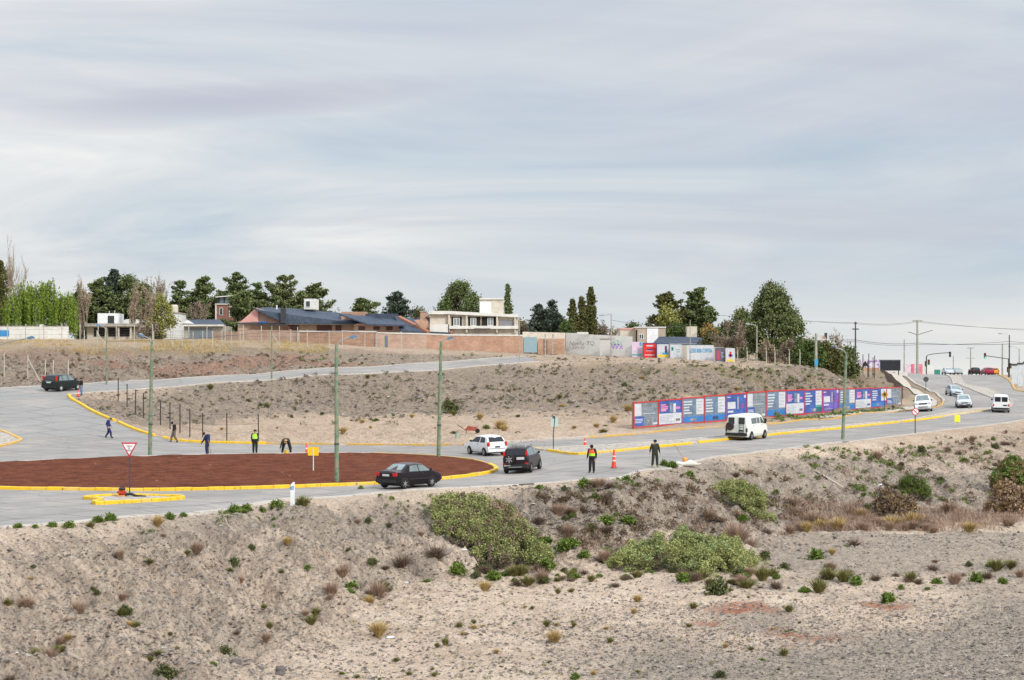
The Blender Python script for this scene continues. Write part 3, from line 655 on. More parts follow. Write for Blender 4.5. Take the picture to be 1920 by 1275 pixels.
# 7 long house with pink gable
b7 = Bld('gable_house', 'long brick house with pink gable end and long dark blue roof', 'house', 560, 250)
b7.box('wall', BRP, 446, 603, 690, 632, th=9, down=1.5, d=1)
b7.ext('gable', BRP, [(481, 577), (482, 604), (524, 604), (524, 590)], .6, 6)
b7.ext('gable_trim', PNK, [(450, 604), (481, 577), (484, 577.5), (484, 603), (520, 603), (520, 589), (524, 590), (524, 606), (450, 606)], .3, .25)
b7.ext('gable_panel', PNK, [(450, 603.8), (480.7, 577.4), (480.7, 603.8)], .36, .2)
b7.slab('roof', BLU, [(478, 578, -.4), (535, 604, -.8), (690, 606, -.8), (640, 587, 7), (556, 578.5, 7), (500, 576, 6)], .22)
b7.slab('roof', BLK, [(445, 605, -1.5), (535, 608, -1.5), (535, 606.4, .3), (480, 603.5, .3)], .2)
b7.box('chimney', BLK, 526, 578, 535, 606, d=-1.1, th=1)
for a, c in ((541, 560), (594, 622), (629, 640)): b7.box('window', mat('window_brown', (.10, .04, .03), .4), a, 608, c, 620, d=.94, th=.08)
b7.box('eaves_board', WHT, 527, 606.6, 690, 609, d=.4, th=.4)
b7.box('water_tank', mat('tank_blue', (.04, .12, .33), .5), 483, 602.6, 500, 606.6, d=-1.6, th=1.2, bevel=.12)
for a in (528, 541): b7.box('pillar', PNK, a, 612, a + 2, 622, d=.5, th=.3)
b7.box('vent_pipe', WHT, 517.6, 572, 520, 580, d=3, th=.3)
b7.box('upper_block', WHT, 570, 560, 592, 580, d=6, th=4); b7.window(573, 564, 582, 576, d=6, bars=0)
# 8 blue roofed group
b8 = Bld('slate_house', 'brick house with steep dark blue roofs and orange tiled hips', 'house', 760, 248)
b8.box('wall', BRP, 664, 608, 845, 634, th=10, down=1.5, d=1)
b8.slab('roof', BLU, [(636, 588, 0), (690, 607, -1.2), (760, 609, -1.2), (744, 590, 7), (676, 588.5, 7)], .22)
b8.box('upper_block', BR, 640, 584.5, 686, 600, d=3.5, th=4); b8.box('upper_block', BLU, 686, 588, 744, 606, d=3.4, th=4, label='dark slate clad upper block')
b8.slab('roof', BLU, [(740, 593, 3), (752, 620, -1.5), (812, 622, -1.5), (775, 596, 4)], .22)
b8.slab('roof', BLU, [(800, 594, 4), (776, 598, 3.8), (806, 622, -1.8), (850, 624, -1.8)], .22)
for q in ([(746, 593, 2.4), (750, 592, 2.6), (806, 620, -2), (801, 621, -2)], [(799, 593, 3.6), (803, 592.5, 3.6), (850, 622, -2), (845, 623, -2)]): b8.slab('ridge_tiles', TIL, q, .3)
b8.box('chimney', BR, 788, 584, 799, 604, d=2, th=1.2); b8.box('chimney_cap', CON, 787, 583, 800, 584.8, d=1.9, th=1.4)
b8.ext('gable', BR, [(776, 600), (800, 598), (812, 616), (792, 617)], -.9, .2)
for a in (672, 700, 724): b8.box('window', mat('window_brown', None), a, 612, a + 12, 619, d=.94, th=.08)
b8.box('eaves_board', mat('trim_pink', (.6, .42, .40), .8), 668, 607, 745, 609.4, d=.5, th=.4)
# 9 modern house
b9 = Bld('modern_house', 'modern two storey cream house with terrace openings and box tower', 'house', 890, 246)
b9.box('wall', CRM, 806, 589, 972, 634, th=10, down=1.5, d=.8)
b9.ext('parapet', WHT, [(804, 583), (842, 583), (972, 590), (972, 595), (842, 589), (804, 589)], .2, 10.5)
b9.box('floor_slab', WHT, 842, 611, 972, 616.5, d=.1, th=1.2); b9.box('tower_block', CRM, 900, 560, 944, 592, d=2, th=4.5)
b9.box('tower_wall', mat('white_fresh', None), 899.4, 566, 921, 588.6, d=1.9, th=.1, label='white rendered panel of the box tower'); b9.box('parapet', WHT, 899, 559, 945, 561.4, d=1.8, th=5)
for a, c in ((846.5, 866), (878, 901), (903, 931)): b9.box('terrace_opening_shade', DRK, a, 594, c, 611, d=.74, th=.1)  # dark slabs on the solid wall, terrace shade put into their colour
b9.box('shutter', mat('shutter_grey', (.22, .22, .24), .7), 936, 600, 962, 617, d=.7, th=.1)
for a, c in ((850, 862), (882, 893), (914, 925)): b9.window(a, 596, c, 611, d=.7, glass=glassmat('glass_pale', (.22, .26, .27)))
for a in (842, 875, 932, 966): b9.box('pillar', CRM, a - 1.6, 590, a + 1.6, 624, d=.3, th=.5)
mb = MB()
for k in range(16): a = P(889 + k * 2, 625, b9.d) - b9.o; mb.box(a.x - .02, a.x + .02, a.y - .1, a.y - .06, a.z, a.z + .75)
a, c = P(889, 616.5, b9.d) - b9.o, P(919, 616, b9.d) - b9.o; mb.box(a.x, c.x, a.y - .12, a.y - .05, a.z, a.z + .05)
part('balcony_railing', mb, BLK, b9.t)
b9.box('stair_flank', WHT, 806, 608, 842, 634, d=.3, th=.4)
# 10 box house, 11 hip roof, 12 right house
b10 = Bld('box_house', 'cream cube house with white panel and small barred window behind posters', 'house', 1218, 236)
b10.box('wall', mat('plaster_tan', (.42, .35, .28), .9), 1191, 614, 1248, 660, th=6, down=1.5); b10.box('tower_wall', mat('white_fresh', None), 1213, 616, 1234, 646, d=-.1, th=.2, label='white rendered panel')
b10.box('parapet', WHT, 1190, 612.6, 1249, 614.6, d=-.12, th=6.2); b10.window(1198, 626, 1207, 636, bars=1); b10.box('painted_recess_shade', DRK, 1192, 618, 1195, 652, d=-.06, th=.08)  # the DRK strip paints a recess's shade on the flat wall
b10.box('side_block', CRM, 1163, 616, 1190.6, 660, d=1, th=5, down=1, label='lower cream block with pink parapet'); b10.box('parapet', PNK, 1163, 615, 1190, 618, d=.9, th=5)
b11 = Bld('hip_roof_house', 'low house with dark blue hipped roof behind the poster wall', 'house', 1290, 232)
b11.slab('roof', BLU, [(1222, 646, -.5), (1350, 646, -.5), (1310, 632, 4), (1236, 631, 4)], .2); b11.slab('roof', BLU, [(1222, 646, -.5), (1236, 631, 4), (1240, 640, 9)], .2)
b11.box('wall', CRM, 1230, 644, 1340, 668, th=7, down=1); b11.window(1262, 650, 1272, 658); b11.box('chimney', CRM, 1288, 612, 1307, 640, d=8, th=2)
b12 = Bld('ridge_house', 'brick house with shallow grey roof among shrubs at the right', 'house', 1528, 238)
b12.box('wall', BR, 1506, 636, 1552, 672, th=6, down=2); b12.slab('roof', CON, [(1500, 637, -1), (1556, 639, -1), (1548, 629, 5), (1510, 627, 5)], .25)
b12.window(1536, 640, 1548, 650); b12.box('chimney', BLK, 1547, 624, 1551, 640, d=1, th=.5); b12.ext('gable', BR, [(1540, 636), (1545, 629), (1551, 637)], -.6, .3); b12.box('eaves_board', WHT, 1504, 635.4, 1552, 637, d=-.7, th=.1)
# long brick wall in sections: every pier and panel follows the ground
bw = Bld('brick_boundary_wall', 'long orange brick boundary wall with concrete posts and white coping', 'wall', 700, 222)
def wallseg(px0, d0, px1, d1, top0, top1, m, name='wall_panel', th=.22, dz=0, parent=None, base=None, label=None, o=None):
    n = max(2, int(abs(px1 - px0) / 14)); a0, a1 = [], []
    V = []; Fc = []
    for i in range(n + 1):
        t = i / n; px = px0 + (px1 - px0) * t; d = d0 + (d1 - d0) * t; tp = P(px, top0 + (top1 - top0) * t, d)
        zb = float(Hn([tp.x], [d])[0]) - .6 if base is None else P(px, base[0] + (base[1] - base[0]) * t, d).z
        for q in ((tp.x, tp.y, zb), (tp.x, tp.y, tp.z), (tp.x, tp.y + th, tp.z), (tp.x, tp.y + th, zb)): V.append(Vector(q) - o + Vector((0, dz, 0)))
    for i in range(n):
        for k in range(4): Fc.append((i * 4 + k, i * 4 + (k + 1) % 4, i * 4 + 4 + (k + 1) % 4, i * 4 + 4 + k))
    Fc += [(0, 1, 2, 3), tuple(n * 4 + k for k in (3, 2, 1, 0))]
    mb = MB(); mb.add(V, Fc); return part(name, mb, m, parent, label=label)
segs = [(400, 236, 446, 233, 622, 622, BRP), (446, 233, 560, 228, 618, 620, BRP), (560, 228, 640, 225, 621, 622, BR), (640, 225, 706, 223, 621, 622, BR), (706, 223, 800, 222, 624, 626, BRP), (800, 222, 842, 222, 626, 628, BR), (842, 222, 980, 222, 628, 629, BR)]
for s_ in segs: wallseg(*s_, o=bw.o, parent=bw.t)
for s_ in segs[2:]: wallseg(s_[0], s_[1], s_[2], s_[3], s_[4] - 1.3, s_[5] - 1.3, WHT, 'coping', .3, -.05, bw.t, (s_[4] + 1.2, s_[5] + 1.2), o=bw.o)
for px in (446, 500, 560, 600, 640, 672, 706, 752, 800, 842, 865, 897, 930, 952):
    d = float(np.interp(px, [400, 560, 706, 980], [236, 228, 223, 222])); tp = P(px, 622 + (px > 790) * 5, d); zb = float(Hn([tp.x], [d])[0])
    part('pier', MB().box(-.13, .13, -.06, .2, zb - .5 - tp.z, 0), CON, bw.t, loc=tp - bw.o - Vector((0, .02, 0)))
bw.box('gate', mat('gate_slate', (.14, .17, .22), .5), 722, 629, 727, 654, d=1.0 - .3, th=.1, label='narrow dark gate')
gw = Bld('gate_wall', 'cream rendered wall with pale blue metal gate at the end of the road', 'wall', 1010, 223)
wallseg(980, 222, 1060, 225, 622, 624, CRM, o=gw.o, parent=gw.t)
gw.box('gate', mat('gate_pale_blue', (.25, .36, .40), .5, .12, 2, stretch=(10, 1, 1)), 982, 632, 1007, 661, d=-1.1, th=.08)
for a, c in ((1008.5, 1022), (1024, 1036), (1038, 1059)): gw.box('brick_panel', BR, a, 635, c, 664, d=-.9 if a < 1020 else -.4 + .5, th=.4)
for a in (1022.5, 1036.5): gw.box('pier', CON, a - 1.2, 626, a + 1.2, 665, d=-1.1, th=.3)
# white graffiti wall
ww = Bld('graffiti_wall', 'long white rendered wall with black scrawled graffiti', 'wall', 1120, 222)
wallseg(1061, 225, 1104, 223, 624, 625, WHT, o=ww.o, parent=ww.t); wallseg(1104, 223, 1186, 220, 627, 631, WHT, o=ww.o, parent=ww.t)
ww.box('raised_panel', WHT, 1082, 622.6, 1103, 626, d=.6, th=.2)
ww.box('garage_door', mat('door_white', (.5, .49, .47), .6, .1, 2, stretch=(1, 1, 10)), 1125, 635, 1145, 667, d=-1.4, th=.08); ww.box('door_lintel', CON, 1124, 634, 1146, 635.6, d=-1.5, th=.2)
def text(name, s, m, parent, loc, size, rot=(math.pi / 2, 0, 0), ext=.004, sx=1.0, shear=0, align='CENTER', label=None, bold=0):
    c = bpy.data.curves.new(name, 'FONT'); c.body = s; c.size = size; c.extrude = ext; c.align_x = align; c.align_y = 'CENTER'; c.shear = shear; c.offset = bold; c.resolution_u = 2
    tmp = bpy.data.objects.new('tmp', c); COL.objects.link(tmp); dg = bpy.context.evaluated_depsgraph_get()
    me = bpy.data.meshes.new_from_object(tmp.evaluated_get(dg)); bpy.data.objects.remove(tmp)
    me.transform(Matrix.Scale(sx, 4, (1, 0, 0))); me.materials.clear(); me.materials.append(m)
    o = link(name, me, parent, loc); o.rotation_euler = rot
    if label: o['label'] = label
    return o
BPT = mat('paint_black', (.02, .02, .02), .8)
for s_, x, y, z_ in (('Noelia TQ', 1090, 644, .72), ('Linda', 1084, 651.5, .72)):
    p = P(x, y, 221.6) - ww.o; text('graffiti', s_, mat('paint_faded_black', (.10, .10, .10), .8), ww.t, p, z_, shear=.3, sx=1.05, bold=-.004, ext=.01)
p = P(1157, 650, 219.4) - ww.o; text('graffiti', 'Wx', mat('paint_violet', (.30, .18, .45), .8), ww.t, p, 1.0, bold=.02, ext=.01)
p = P(1158, 643, 219.4) - ww.o; text('graffiti', 'oZs', mat('paint_teal', (.05, .30, .28), .8), ww.t, p, .8, shear=-.2, ext=.01)
# street-art wall and pink hoardings far right
pw = Bld('mural_wall', 'far pale wall covered in violet graffiti', 'wall', 1625, 262)
pw.box('wall_panel', mat('mural_paint', (.62, .58, .66), .8, .15, .8, col2=(.30, .20, .42), c2=(.5, .56)), 1597, 674, 1650, 694, th=.25, down=1)
pw.ext('painted_shape', BPT, [(1616, 687), (1622, 676), (1630, 688), (1624, 686)], -.03, .03)
pw.box('plinth', BR, 1597, 689.5, 1649, 694, d=-.06, th=.1, down=1)
bb = Bld('dark_hoarding', 'large black blank hoarding box above the crest of the path', 'hoarding', 1668, 290)
bb.box('panel', mat('panel_black', (.018, .02, .028), .35, .3, 1), 1648, 675, 1688.5, 695, th=1.6); bb.box('edge_trim', mat('steel_grey', (.30, .31, .32), .4, metal=.6), 1647.5, 674.2, 1689, 675.4, d=-.05, th=1.7)
for a in (1652, 1685): bb.box('post', BLK, a - .8, 694, a + .8, 702, d=.4, th=.2, down=.5)
ph = Bld('pink_hoarding', 'row of pink and white advertising boards behind the traffic light', 'hoarding', 1710, 336)
for a, c, col in ((1693, 1708, (.62, .52, .58)), (1708.4, 1714, (.60, .16, .22)), (1714.4, 1721, (.55, .5, .55)), (1721.4, 1730, (.62, .20, .26))): ph.box('panel', mat('hoard_%d' % a, col, .6, .25, 1.5), a, 682.5, c, 700, th=.15, down=.8)
gs = Bld('green_sign', 'small green and white shop board beyond the crest', 'sign', 1762, 350)
gs.box('panel', mat('paint_green', (.04, .22, .16), .5), 1752, 693, 1763, 701, th=.15, down=1); gs.box('panel', WHT, 1733, 686, 1750, 700, d=2, th=.15, down=1)
rw = Bld('metal_fence', 'pale sheet metal fence with dark top rail beside the exit road', 'fence', 1908, 272)
for k in range(5): rw.box('fence_sheet', mat('sheet_blue_white', (.50, .54, .57), .5, .2, 1.5, stretch=(6, 1, 1)), 1897 + k * 11.2, 684.5 - k * 1.8, 1907.6 + k * 11.2, 713 + k * 4, d=-k * 7, th=.06, down=.6)
for k in range(5): rw.box('fence_rail', BLK, 1896 + k * 11.2, 682 - k * 2, 1908 + k * 11.2, 685 - k * 2, d=-k * 7 - .1, th=.14)
# posters
WP = mat('poster_white', (.52, .54, .58), .6, .15, 3)
def bar(mb, x0, x1, z0, z1, y): mb.box(x0, x1, y - .012, y, z0, z1)
def poster(px0, px1, ty, by, d, label, bgc, marks, frame=None, texts=(), yellow=False):
    a, c = P(px0, by, d), P(px1, ty, d); wd_, ht = c.x - a.x, c.z - a.z
    t = thing('poster_board', label, 'poster', (a.x, a.y, a.z), 0, 'campaign posters along the upper wall')
    part('panel', MB().box(0, wd_, 0, .06, -.25, ht), bgc, t)
    if frame: part('frame', MB().box(-.08, 0, -.03, .08, -.3, ht + .08).box(wd_, wd_ + .08, -.03, .08, -.3, ht + .08).box(0, wd_, -.03, .08, ht, ht + .08), frame, t)
    for m, x0, x1, z0, z1 in marks: part('printed_block', MB().box(x0 * wd_, x1 * wd_, -.014, -.002, z0 * ht, z1 * ht), m, t)
    for s_, x, z, sz, m in texts:
        o = text('lettering', s_, m, t, (x * wd_, -.02, z * ht), sz * ht, bold=.012); q = wd_ * .86 / max(1e-3, o.dimensions.x); o.scale.x = q
    return t
RED = mat('print_red', (.62, .03, .03), .5, .05); NAV = mat('print_navy', (.03, .05, .16), .5); YEL = mat('print_yellow', (.75, .52, .05), .5); CYA = mat('print_cyan', (.06, .32, .55), .5)
PKK = mat('print_pink', (.66, .25, .45), .5); VIO = mat('print_violet', (.13, .10, .42), .5, .2, 1.5); TEA = mat('print_teal', (.07, .35, .30), .5); LGR = mat('print_grey_text', (.25, .29, .35), .6)
poster(1185, 1204, 641, 667, 219.5, 'pale pink and white poster with teal foot, first before the red one', mat('print_palepink', (.62, .48, .62), .6), [(CYA, .75, .95, .72, .98), (TEA, .02, .98, .02, .12), (WP, .1, .6, .2, .35)])
poster(1206, 1230.5, 644, 669.5, 218.8, 'bright red square poster in navy frame', RED, [(WP, .25, .75, .78, .88), (NAV, .3, .7, .5, .6), (WP, .12, .88, .12, .18), (WP, .2, .8, .44, .47)], NAV)
poster(1232, 1254, 645, 670, 218.2, 'white poster with dark figure and yellow foot beside the red one', WP, [(NAV, .68, .84, .35, .85), (CYA, .45, .95, .22, .36), (YEL, .02, .98, .02, .2), (PKK, .62, .7, .6, .8)], NAV)
poster(1257, 1278, 646, 672, 217.5, 'white poster with green ring emblem', WP, [(TEA, .08, .28, .55, .82), (WP, .13, .23, .62, .75), (LGR, .5, .9, .6, .66), (TEA, .5, .9, .45, .5)])
ps = Bld('poster_wall', 'cream wall behind the poster boards', 'wall', 1290, 217.5); wallseg(1186, 221.5, 1378, 216.2, 641, 653, CRM, o=ps.o, parent=ps.t, th=.2)
poster(1288, 1338, 647, 677, 216, 'wide white painted panel with big blue lettering', WP, [], None, [('ALFER 8000-CONTRA', .52, .64, .36, CYA)])
poster(1341, 1360, 652, 679, 214.6, 'dark poster with red figure', mat('print_slate', (.10, .10, .14), .6, .3, 2), [(mat('print_crimson', (.42, .06, .12), .6), .15, .5, .15, .8), (LGR, .6, .9, .3, .7), (WP, .55, .9, .5, .54)])
poster(1361, 1378, 653, 679, 214.2, 'white poster with red and blue dancer and yellow foot', WP, [(RED, .4, .62, .35, .75), (VIO, .28, .75, .42, .56), (YEL, .08, .92, .05, .2)])
# ---- big red-framed poster fence on the terrace: one board per panel
FX = [1188,1234,1278,1320,1360,1400,1436,1473,1507,1541,1573,1603,1633,1662,1690]
fa, fb = Vector(W(1185, 802, 147)), Vector(W(1690, 757, 205)); fn = (fb - fa)
def fpt(px):
    k = (px - 960) / F; t = (k * fa.y - fa.x) / (fn.x - k * fn.y); return fa + fn * t
FRD = mat('frame_red', (.55, .035, .03), .6, .2, 3); GRB = mat('print_steel_blue', (.13, .19, .27), .6, .25, 1.2); BLP = mat('print_blue', (.045, .10, .33), .6, .4, .9); BLM = mat('print_midblue', (.03, .17, .45), .6, .15, 1)
PNT = mat('print_magenta', (.62, .20, .42), .6); SLT = mat('print_photo_grey', (.19, .22, .25), .7, .45, 2.4); PUR = mat('print_purple', (.12, .09, .36), .6, .5, .8)
kinds = 'A B C C D A C B E D C B F A'.split()
desc = {'A': 'grey board with pale strip', 'B': 'blue board with magenta heading', 'C': 'slate board of white writing lines', 'D': 'deep blue board with white centre block', 'E': 'blue board with white writing and teal corner', 'F': 'bright blue board with white writing'}
near = ['at the near end of the fence', 'second from the near end', 'third from the near end, beside the magenta one', 'fourth from the near end', 'just behind the left of the van', 'behind the front of the van', 'right after the green-tinted board', 'in the middle of the fence', 'joined to the middle magenta board', 'left of the lamp pole', 'behind the lamp pole', 'right of the lamp pole', 'left of the yellow diamond sign', 'at the far end of the fence']
for i in range(14):
    a, c = fpt(FX[i]), fpt(FX[i + 1]); zt = lambda px, p: CZ - (np.interp(px, [1185, 1361, 1450, 1690], [757, 741, 733.5, 727]) - YH) * p.y / F
    a.z = CZ - (np.interp(FX[i], [1185, 1361, 1450, 1690], [801, 787, 780, 759]) - YH) * a.y / F; c.z = CZ - (np.interp(FX[i + 1], [1185, 1361, 1450, 1690], [801, 787, 780, 759]) - YH) * c.y / F
    L = (c.xy - a.xy).length; rz = math.atan2(c.y - a.y, c.x - a.x); h0, h1 = zt(FX[i], a) - a.z, zt(FX[i + 1], c) - c.z; h = (h0 + h1) / 2; dz_ = c.z - a.z
    t = thing('poster_stand', desc[kinds[i]] + ' ' + near[i], 'poster board', a, rz, 'red framed poster boards on the terrace'); th_ = math.atan2(dz_, L)
    def sp_(x0, x1, z0, z1, m, nm, y0=-.03, y1=-.012):
        mb = MB(); V = []
        for yy in (y0, y1):
            for x, z in ((x0, z0), (x1, z0), (x1, z1), (x0, z1)): V.append((x * L, yy, x * dz_ + z * h))
        mb.add(V, [(0, 1, 2, 3), (7, 6, 5, 4), (0, 4, 5, 1), (1, 5, 6, 2), (2, 6, 7, 3), (3, 7, 4, 0)]); return part(nm, mb, m, t)
    k = kinds[i]
    sp_(.0, 1, 0, 1, {'A': SLT, 'B': BLP, 'C': GRB, 'D': BLP if i != 9 else PUR, 'E': BLP, 'F': BLP}[k], 'panel', -.012, .04)
    fr = MB()
    for x0, x1, z0, z1 in ((-.012, .016, -.04, 1.05), (.984, 1.008, -.04, 1.05), (.016, .984, 1, 1.045), (.016, .984, -.045, 0)):
        V = [(x * L, yy, x * dz_ + z * h) for yy in (-.055, .03) for x, z in ((x0, z0), (x1, z0), (x1, z1), (x0, z1))]
        fr.add(V, [(0, 1, 2, 3), (7, 6, 5, 4), (0, 4, 5, 1), (1, 5, 6, 2), (2, 6, 7, 3), (3, 7, 4, 0)])
    part('frame', fr, FRD, t)
    part('post', MB().box(-.05, .05, .04, .14, -.6, h * 1.04).box(-.04, .04, .14, .9, -.25, -.15), WOD, t)
    J = random.Random(i)
    def lines(x0, x1, z0, z1, n, m=WP, hh=.5):
        for q in range(n):
            z = z1 - (z1 - z0) * (q + .5) / n; e = (z1 - z0) / n * hh / 2; sp_(x0, x0 + (x1 - x0) * J.uniform(.62, 1), z - e, z + e, m, 'printed_line', -.034, -.02)
    if k == 'A': sp_(.03, .3, .45, .96, WP, 'pale_strip'); sp_(.02, .42, .02, .42, BLP, 'blue_corner'); lines(.05, .38, .14, .34, 3); sp_(.78, .95, .05, .13, WP, 'printed_line'); lines(.4, .95, .3, .8, 6, LGR, .3); lines(.36, .95, .5, .56, 1, WP, .4)
    if k == 'B': sp_(.02, .98, .02, .46, WP, 'white_foot'); lines(.1, .42, .54, .86, 4, PNT, .75); lines(.13, .36, .58, .66, 1); sp_(.48, .6, .5, .9, SLT, 'photo'); sp_(.63, .74, .48, .86, WP, 'photo'); lines(.72, .97, .62, .72, 1, PNT, .9); lines(.06, .7, .08, .4, 5, LGR, .25); sp_(.74, .92, .12, .22, BLP, 'printed_line')
    if k in 'CEF':
        sp_(.64, .97, .32, .96, WP, 'pale_column'); sp_(.02, .98, .02, .24, BLM if k != 'E' else BLP, 'blue_foot'); lines(.08, .46, .34, .92, 5); sp_(.38, .66, .05, .18, WP, 'printed_line')
        lines(.68, .93, .4, .9, 4, LGR, .2)
        if k == 'E': sp_(.64, .97, .03, .3, TEA, 'teal_corner')
    if k == 'D': sp_(.1, .46, .42, .7, WP, 'white_block'); lines(.1, .46, .26, .36, 1, WP, .8); lines(.08, .3, .86, .93, 1); sp_(.54, .62, .4, .9, LGR, 'photo'); lines(.7, .92, .4, .62, 2, mat('print_maroon', (.35, .06, .2), .6)); lines(.1, .9, .06, .16, 1, LGR, .4); sp_(.86, .95, .84, .96, WP, 'printed_line')
# ---- wire fences with posts
WIR = mat('wire_dark', (.10, .10, .10), .6, metal=.5); CPO = mat('post_concrete', (.42, .40, .34), .9, .2, 3)
def fence(label, feet, h, pm, pr=.07, rails=(.97, .7, .4), group='wire fences', struts=(), bent=0):
    p0 = feet[0]; t = thing('wire_fence', label, 'fence', p0, 0, group)
    for i, p in enumerate(feet):
        hh = h[i] if hasattr(h, '__len__') else h
        mb = MB().tube([p - p0 - Vector((0, 0, .3)), p - p0 + Vector((0, 0, hh))] + ([p - p0 + Vector((-.1, -bent, hh + bent))] if bent else []), pr, 6)
        part('fence_post', mb, pm, t)
        if i in struts: part('fence_strut', MB().tube([p - p0 + Vector((0, 0, hh * .85)), p - p0 + Vector((1.5, -.6, -.25))], pr * .9, 6), pm, t)
    mb = MB()
    for r in rails:
        for a, c, ha, hc in zip(feet, feet[1:], *((h[:-1], h[1:]) if hasattr(h, '__len__') else ([h] * 99, [h] * 99))):
            m_ = (a + c) / 2; mb.tube([a - p0 + Vector((0, 0, ha * r)), m_ - p0 + Vector((0, 0, (ha + hc) / 2 * r - .05)), c - p0 + Vector((0, 0, hc * r))], .012, 3, False)
    part('fence_wire', mb, WIR, t)
    return t
def feetline(pxs, py, d):
    r = []
    for k, px in enumerate(pxs):
        y = np.interp(px, [pxs[0], pxs[-1]], py); dd = np.interp(px, [pxs[0], pxs[-1]], d); x = (px - 960) * dd / F; r.append(Vector((x, dd, float(HZ(x, dd)[0]))))
    return r
fence('wire fence on slim concrete posts along the back of the dry field', feetline(list(range(-20, 570, 34)), (0, 0), (226, 224)), 2.1, CPO, .06, (.98, .66, .33))
fence('wire fence on grey posts along the edge of the upper bank', feetline([158, 182, 223, 252, 288, 324, 342, 362, 380, 398, 416, 434, 450], (0, 0), (204, 209)), 1.9, CPO, .06, (.97, .6), struts=(1,))
fence('wire fence in front of the brick wall with leaning struts', feetline([508, 545, 576, 617, 642, 684, 720, 752], (0, 0), (212, 216)), 2.2, CPO, .06, (.97, .6), struts=(0,))
fence('wire fence at the foot of the left bank beside the dark car', feetline([-30, 8, 52, 85, 100, 128], (0, 0), (179, 180)), 2.6, CPO, .06, (.96, .6, .3), struts=(2,))
posts = [(221.7,708,752.7),(238.3,720,764),(254.3,730,773),(269,736.5,782.5),(301,751,795.6),(318.8,754,802),(337.5,758,809),(356,766,816.6),(380,774,817),(425.3,774,823),(484.5,777,815)]
ft, hs = [], []
for px, ty, by in posts:
    p = on(px, by); ft.append(p); hs.append(CZ - (ty - YH) * p.y / F - p.z)
fence('wire fence on thin dark iron posts along the inner yellow kerb', ft, hs, mat('iron_dark', (.035, .03, .028), .7), .05, (.95, .6, .3))
fence('wire fence on bent grey posts below the big pine', feetline([1383, 1401, 1437, 1453, 1480, 1500], (0, 0), (210, 207)), 1.5, CPO, .07, (.9, .5), bent=.35)
mb = MB(); t = thing('wire_fence', 'tall dark paling fence climbing the slope beside the pale path', 'fence', on(1672, 722), 0, 'wire fences')
for k in range(26):
    u = k / 25; px = 1654 + 37 * u; by = 716 + 20 * u; ty = 693 + 31 * u ** 1.25; d_ = 262 - 50 * u
    p = P(px, by, d_); x = p.x; zg = float(Hn([x], [d_])[0]); z1 = P(px, ty + random.uniform(-1, 1), d_).z
    part('paling', MB().box(-.13, .13, -.03, .03, -.3, max(.5, z1 - zg)), mat('paling_brown', (.085, .062, .055), .9, .4, 3), t, loc=Vector((x, d_, zg)) - t.location)
fence('row of tall thin bare rods in front of the mural wall', feetline([1603.5, 1618, 1627, 1629, 1637, 1640], (0, 0), (250, 243)), [2.6, 3.2, 2.4, 3.4, 3.1, 3.3], mat('iron_dark', None), .06, (.3, ))
# ------------------------------------------------------------------ trees
def leaves(C, n, sig, size, rs, flat=0.0, hang=0.0, up=0.0):
    """leaf quads round clump centres C (k,3) with direction; returns verts, quads"""
    k = len(C); idx = rs.randint(0, k, n); p = C[idx] + rs.normal(0, 1, (n, 3)) * (sig[idx] if hasattr(sig, '__len__') else sig) * np.array([1, 1, 1 - flat])
    a = rs.normal(0, 1, (n, 3)); a[:, 2] = a[:, 2] * (1 - flat) - hang + up; a /= np.linalg.norm(a, axis=1)[:, None] + 1e-9
    b = np.cross(a, rs.normal(0, 1, (n, 3))); b /= np.linalg.norm(b, axis=1)[:, None] + 1e-9
    s = size * rs.uniform(.55, 1.35, (n, 1)); e = s * (.45 if not hang else .22)
    V = np.stack([p - a * s * .2, p + a * s * .35 + b * e, p + a * s, p + a * s * .35 - b * e], 1).reshape(-1, 3)
    return V, np.arange(4 * n).reshape(n, 4)
BARK = mat('bark_grey', (.11, .085, .065), .95, .3, 5, stretch=(1, 1, .3)); BARKP = mat('bark_pale', (.30, .24, .18), .95, .25, 5, stretch=(1, 1, .3))
LM = {'dark': leafmat('needles_dark', (.042, .064, .024), (.19, .23, .09)), 'pine': leafmat('needles_pine', (.045, .062, .024), (.20, .225, .09)), 'blue': leafmat('needles_blue', (.03, .045, .035), (.105, .135, .095)),
      'olive': leafmat('leaves_olive', (.045, .05, .015), (.15, .145, .05)), 'willow': leafmat('leaves_willow', (.07, .12, .012), (.23, .32, .05)), 'yel': leafmat('leaves_yellow_green', (.13, .14, .03), (.36, .36, .11)),
      'brown': leafmat('twigs_brown', (.11, .08, .06), (.29, .23, .17)), 'pale': leafmat('twigs_pale', (.20, .15, .10), (.42, .34, .24)), 'green': leafmat('leaves_green', (.03, .055, .015), (.11, .15, .04)), 'orange': leafmat('leaves_rust', (.20, .11, .03), (.38, .25, .08))}
def branch(mb, p, dr, L, r, depth, rs, spread=.5, upb=.35, n=4, minr=.012):
    k = 3; pts = [p]; d = dr.normalized()
    for i in range(k):
        d = (d + Vector(rs.normal(0, .10, 3)) + Vector((0, 0, upb * .12))).normalized(); pts.append(pts[-1] + d * L / k)
    mb.tube(pts, [max(minr, r * (1 - .45 * i / k)) for i in range(k + 1)], n if depth > 1 else 3, False)
    if depth <= 0: return
    for i in range(rs.randint(2, 5)):
        q = pts[rs.randint(1, k + 1)]; dd = (d + Vector(rs.normal(0, spread, 3)) + Vector((0, 0, upb))).normalized()
        branch(mb, q, dd, L * rs.uniform(.5, .8), r * .52, depth - 1, rs, spread, upb, n, minr)
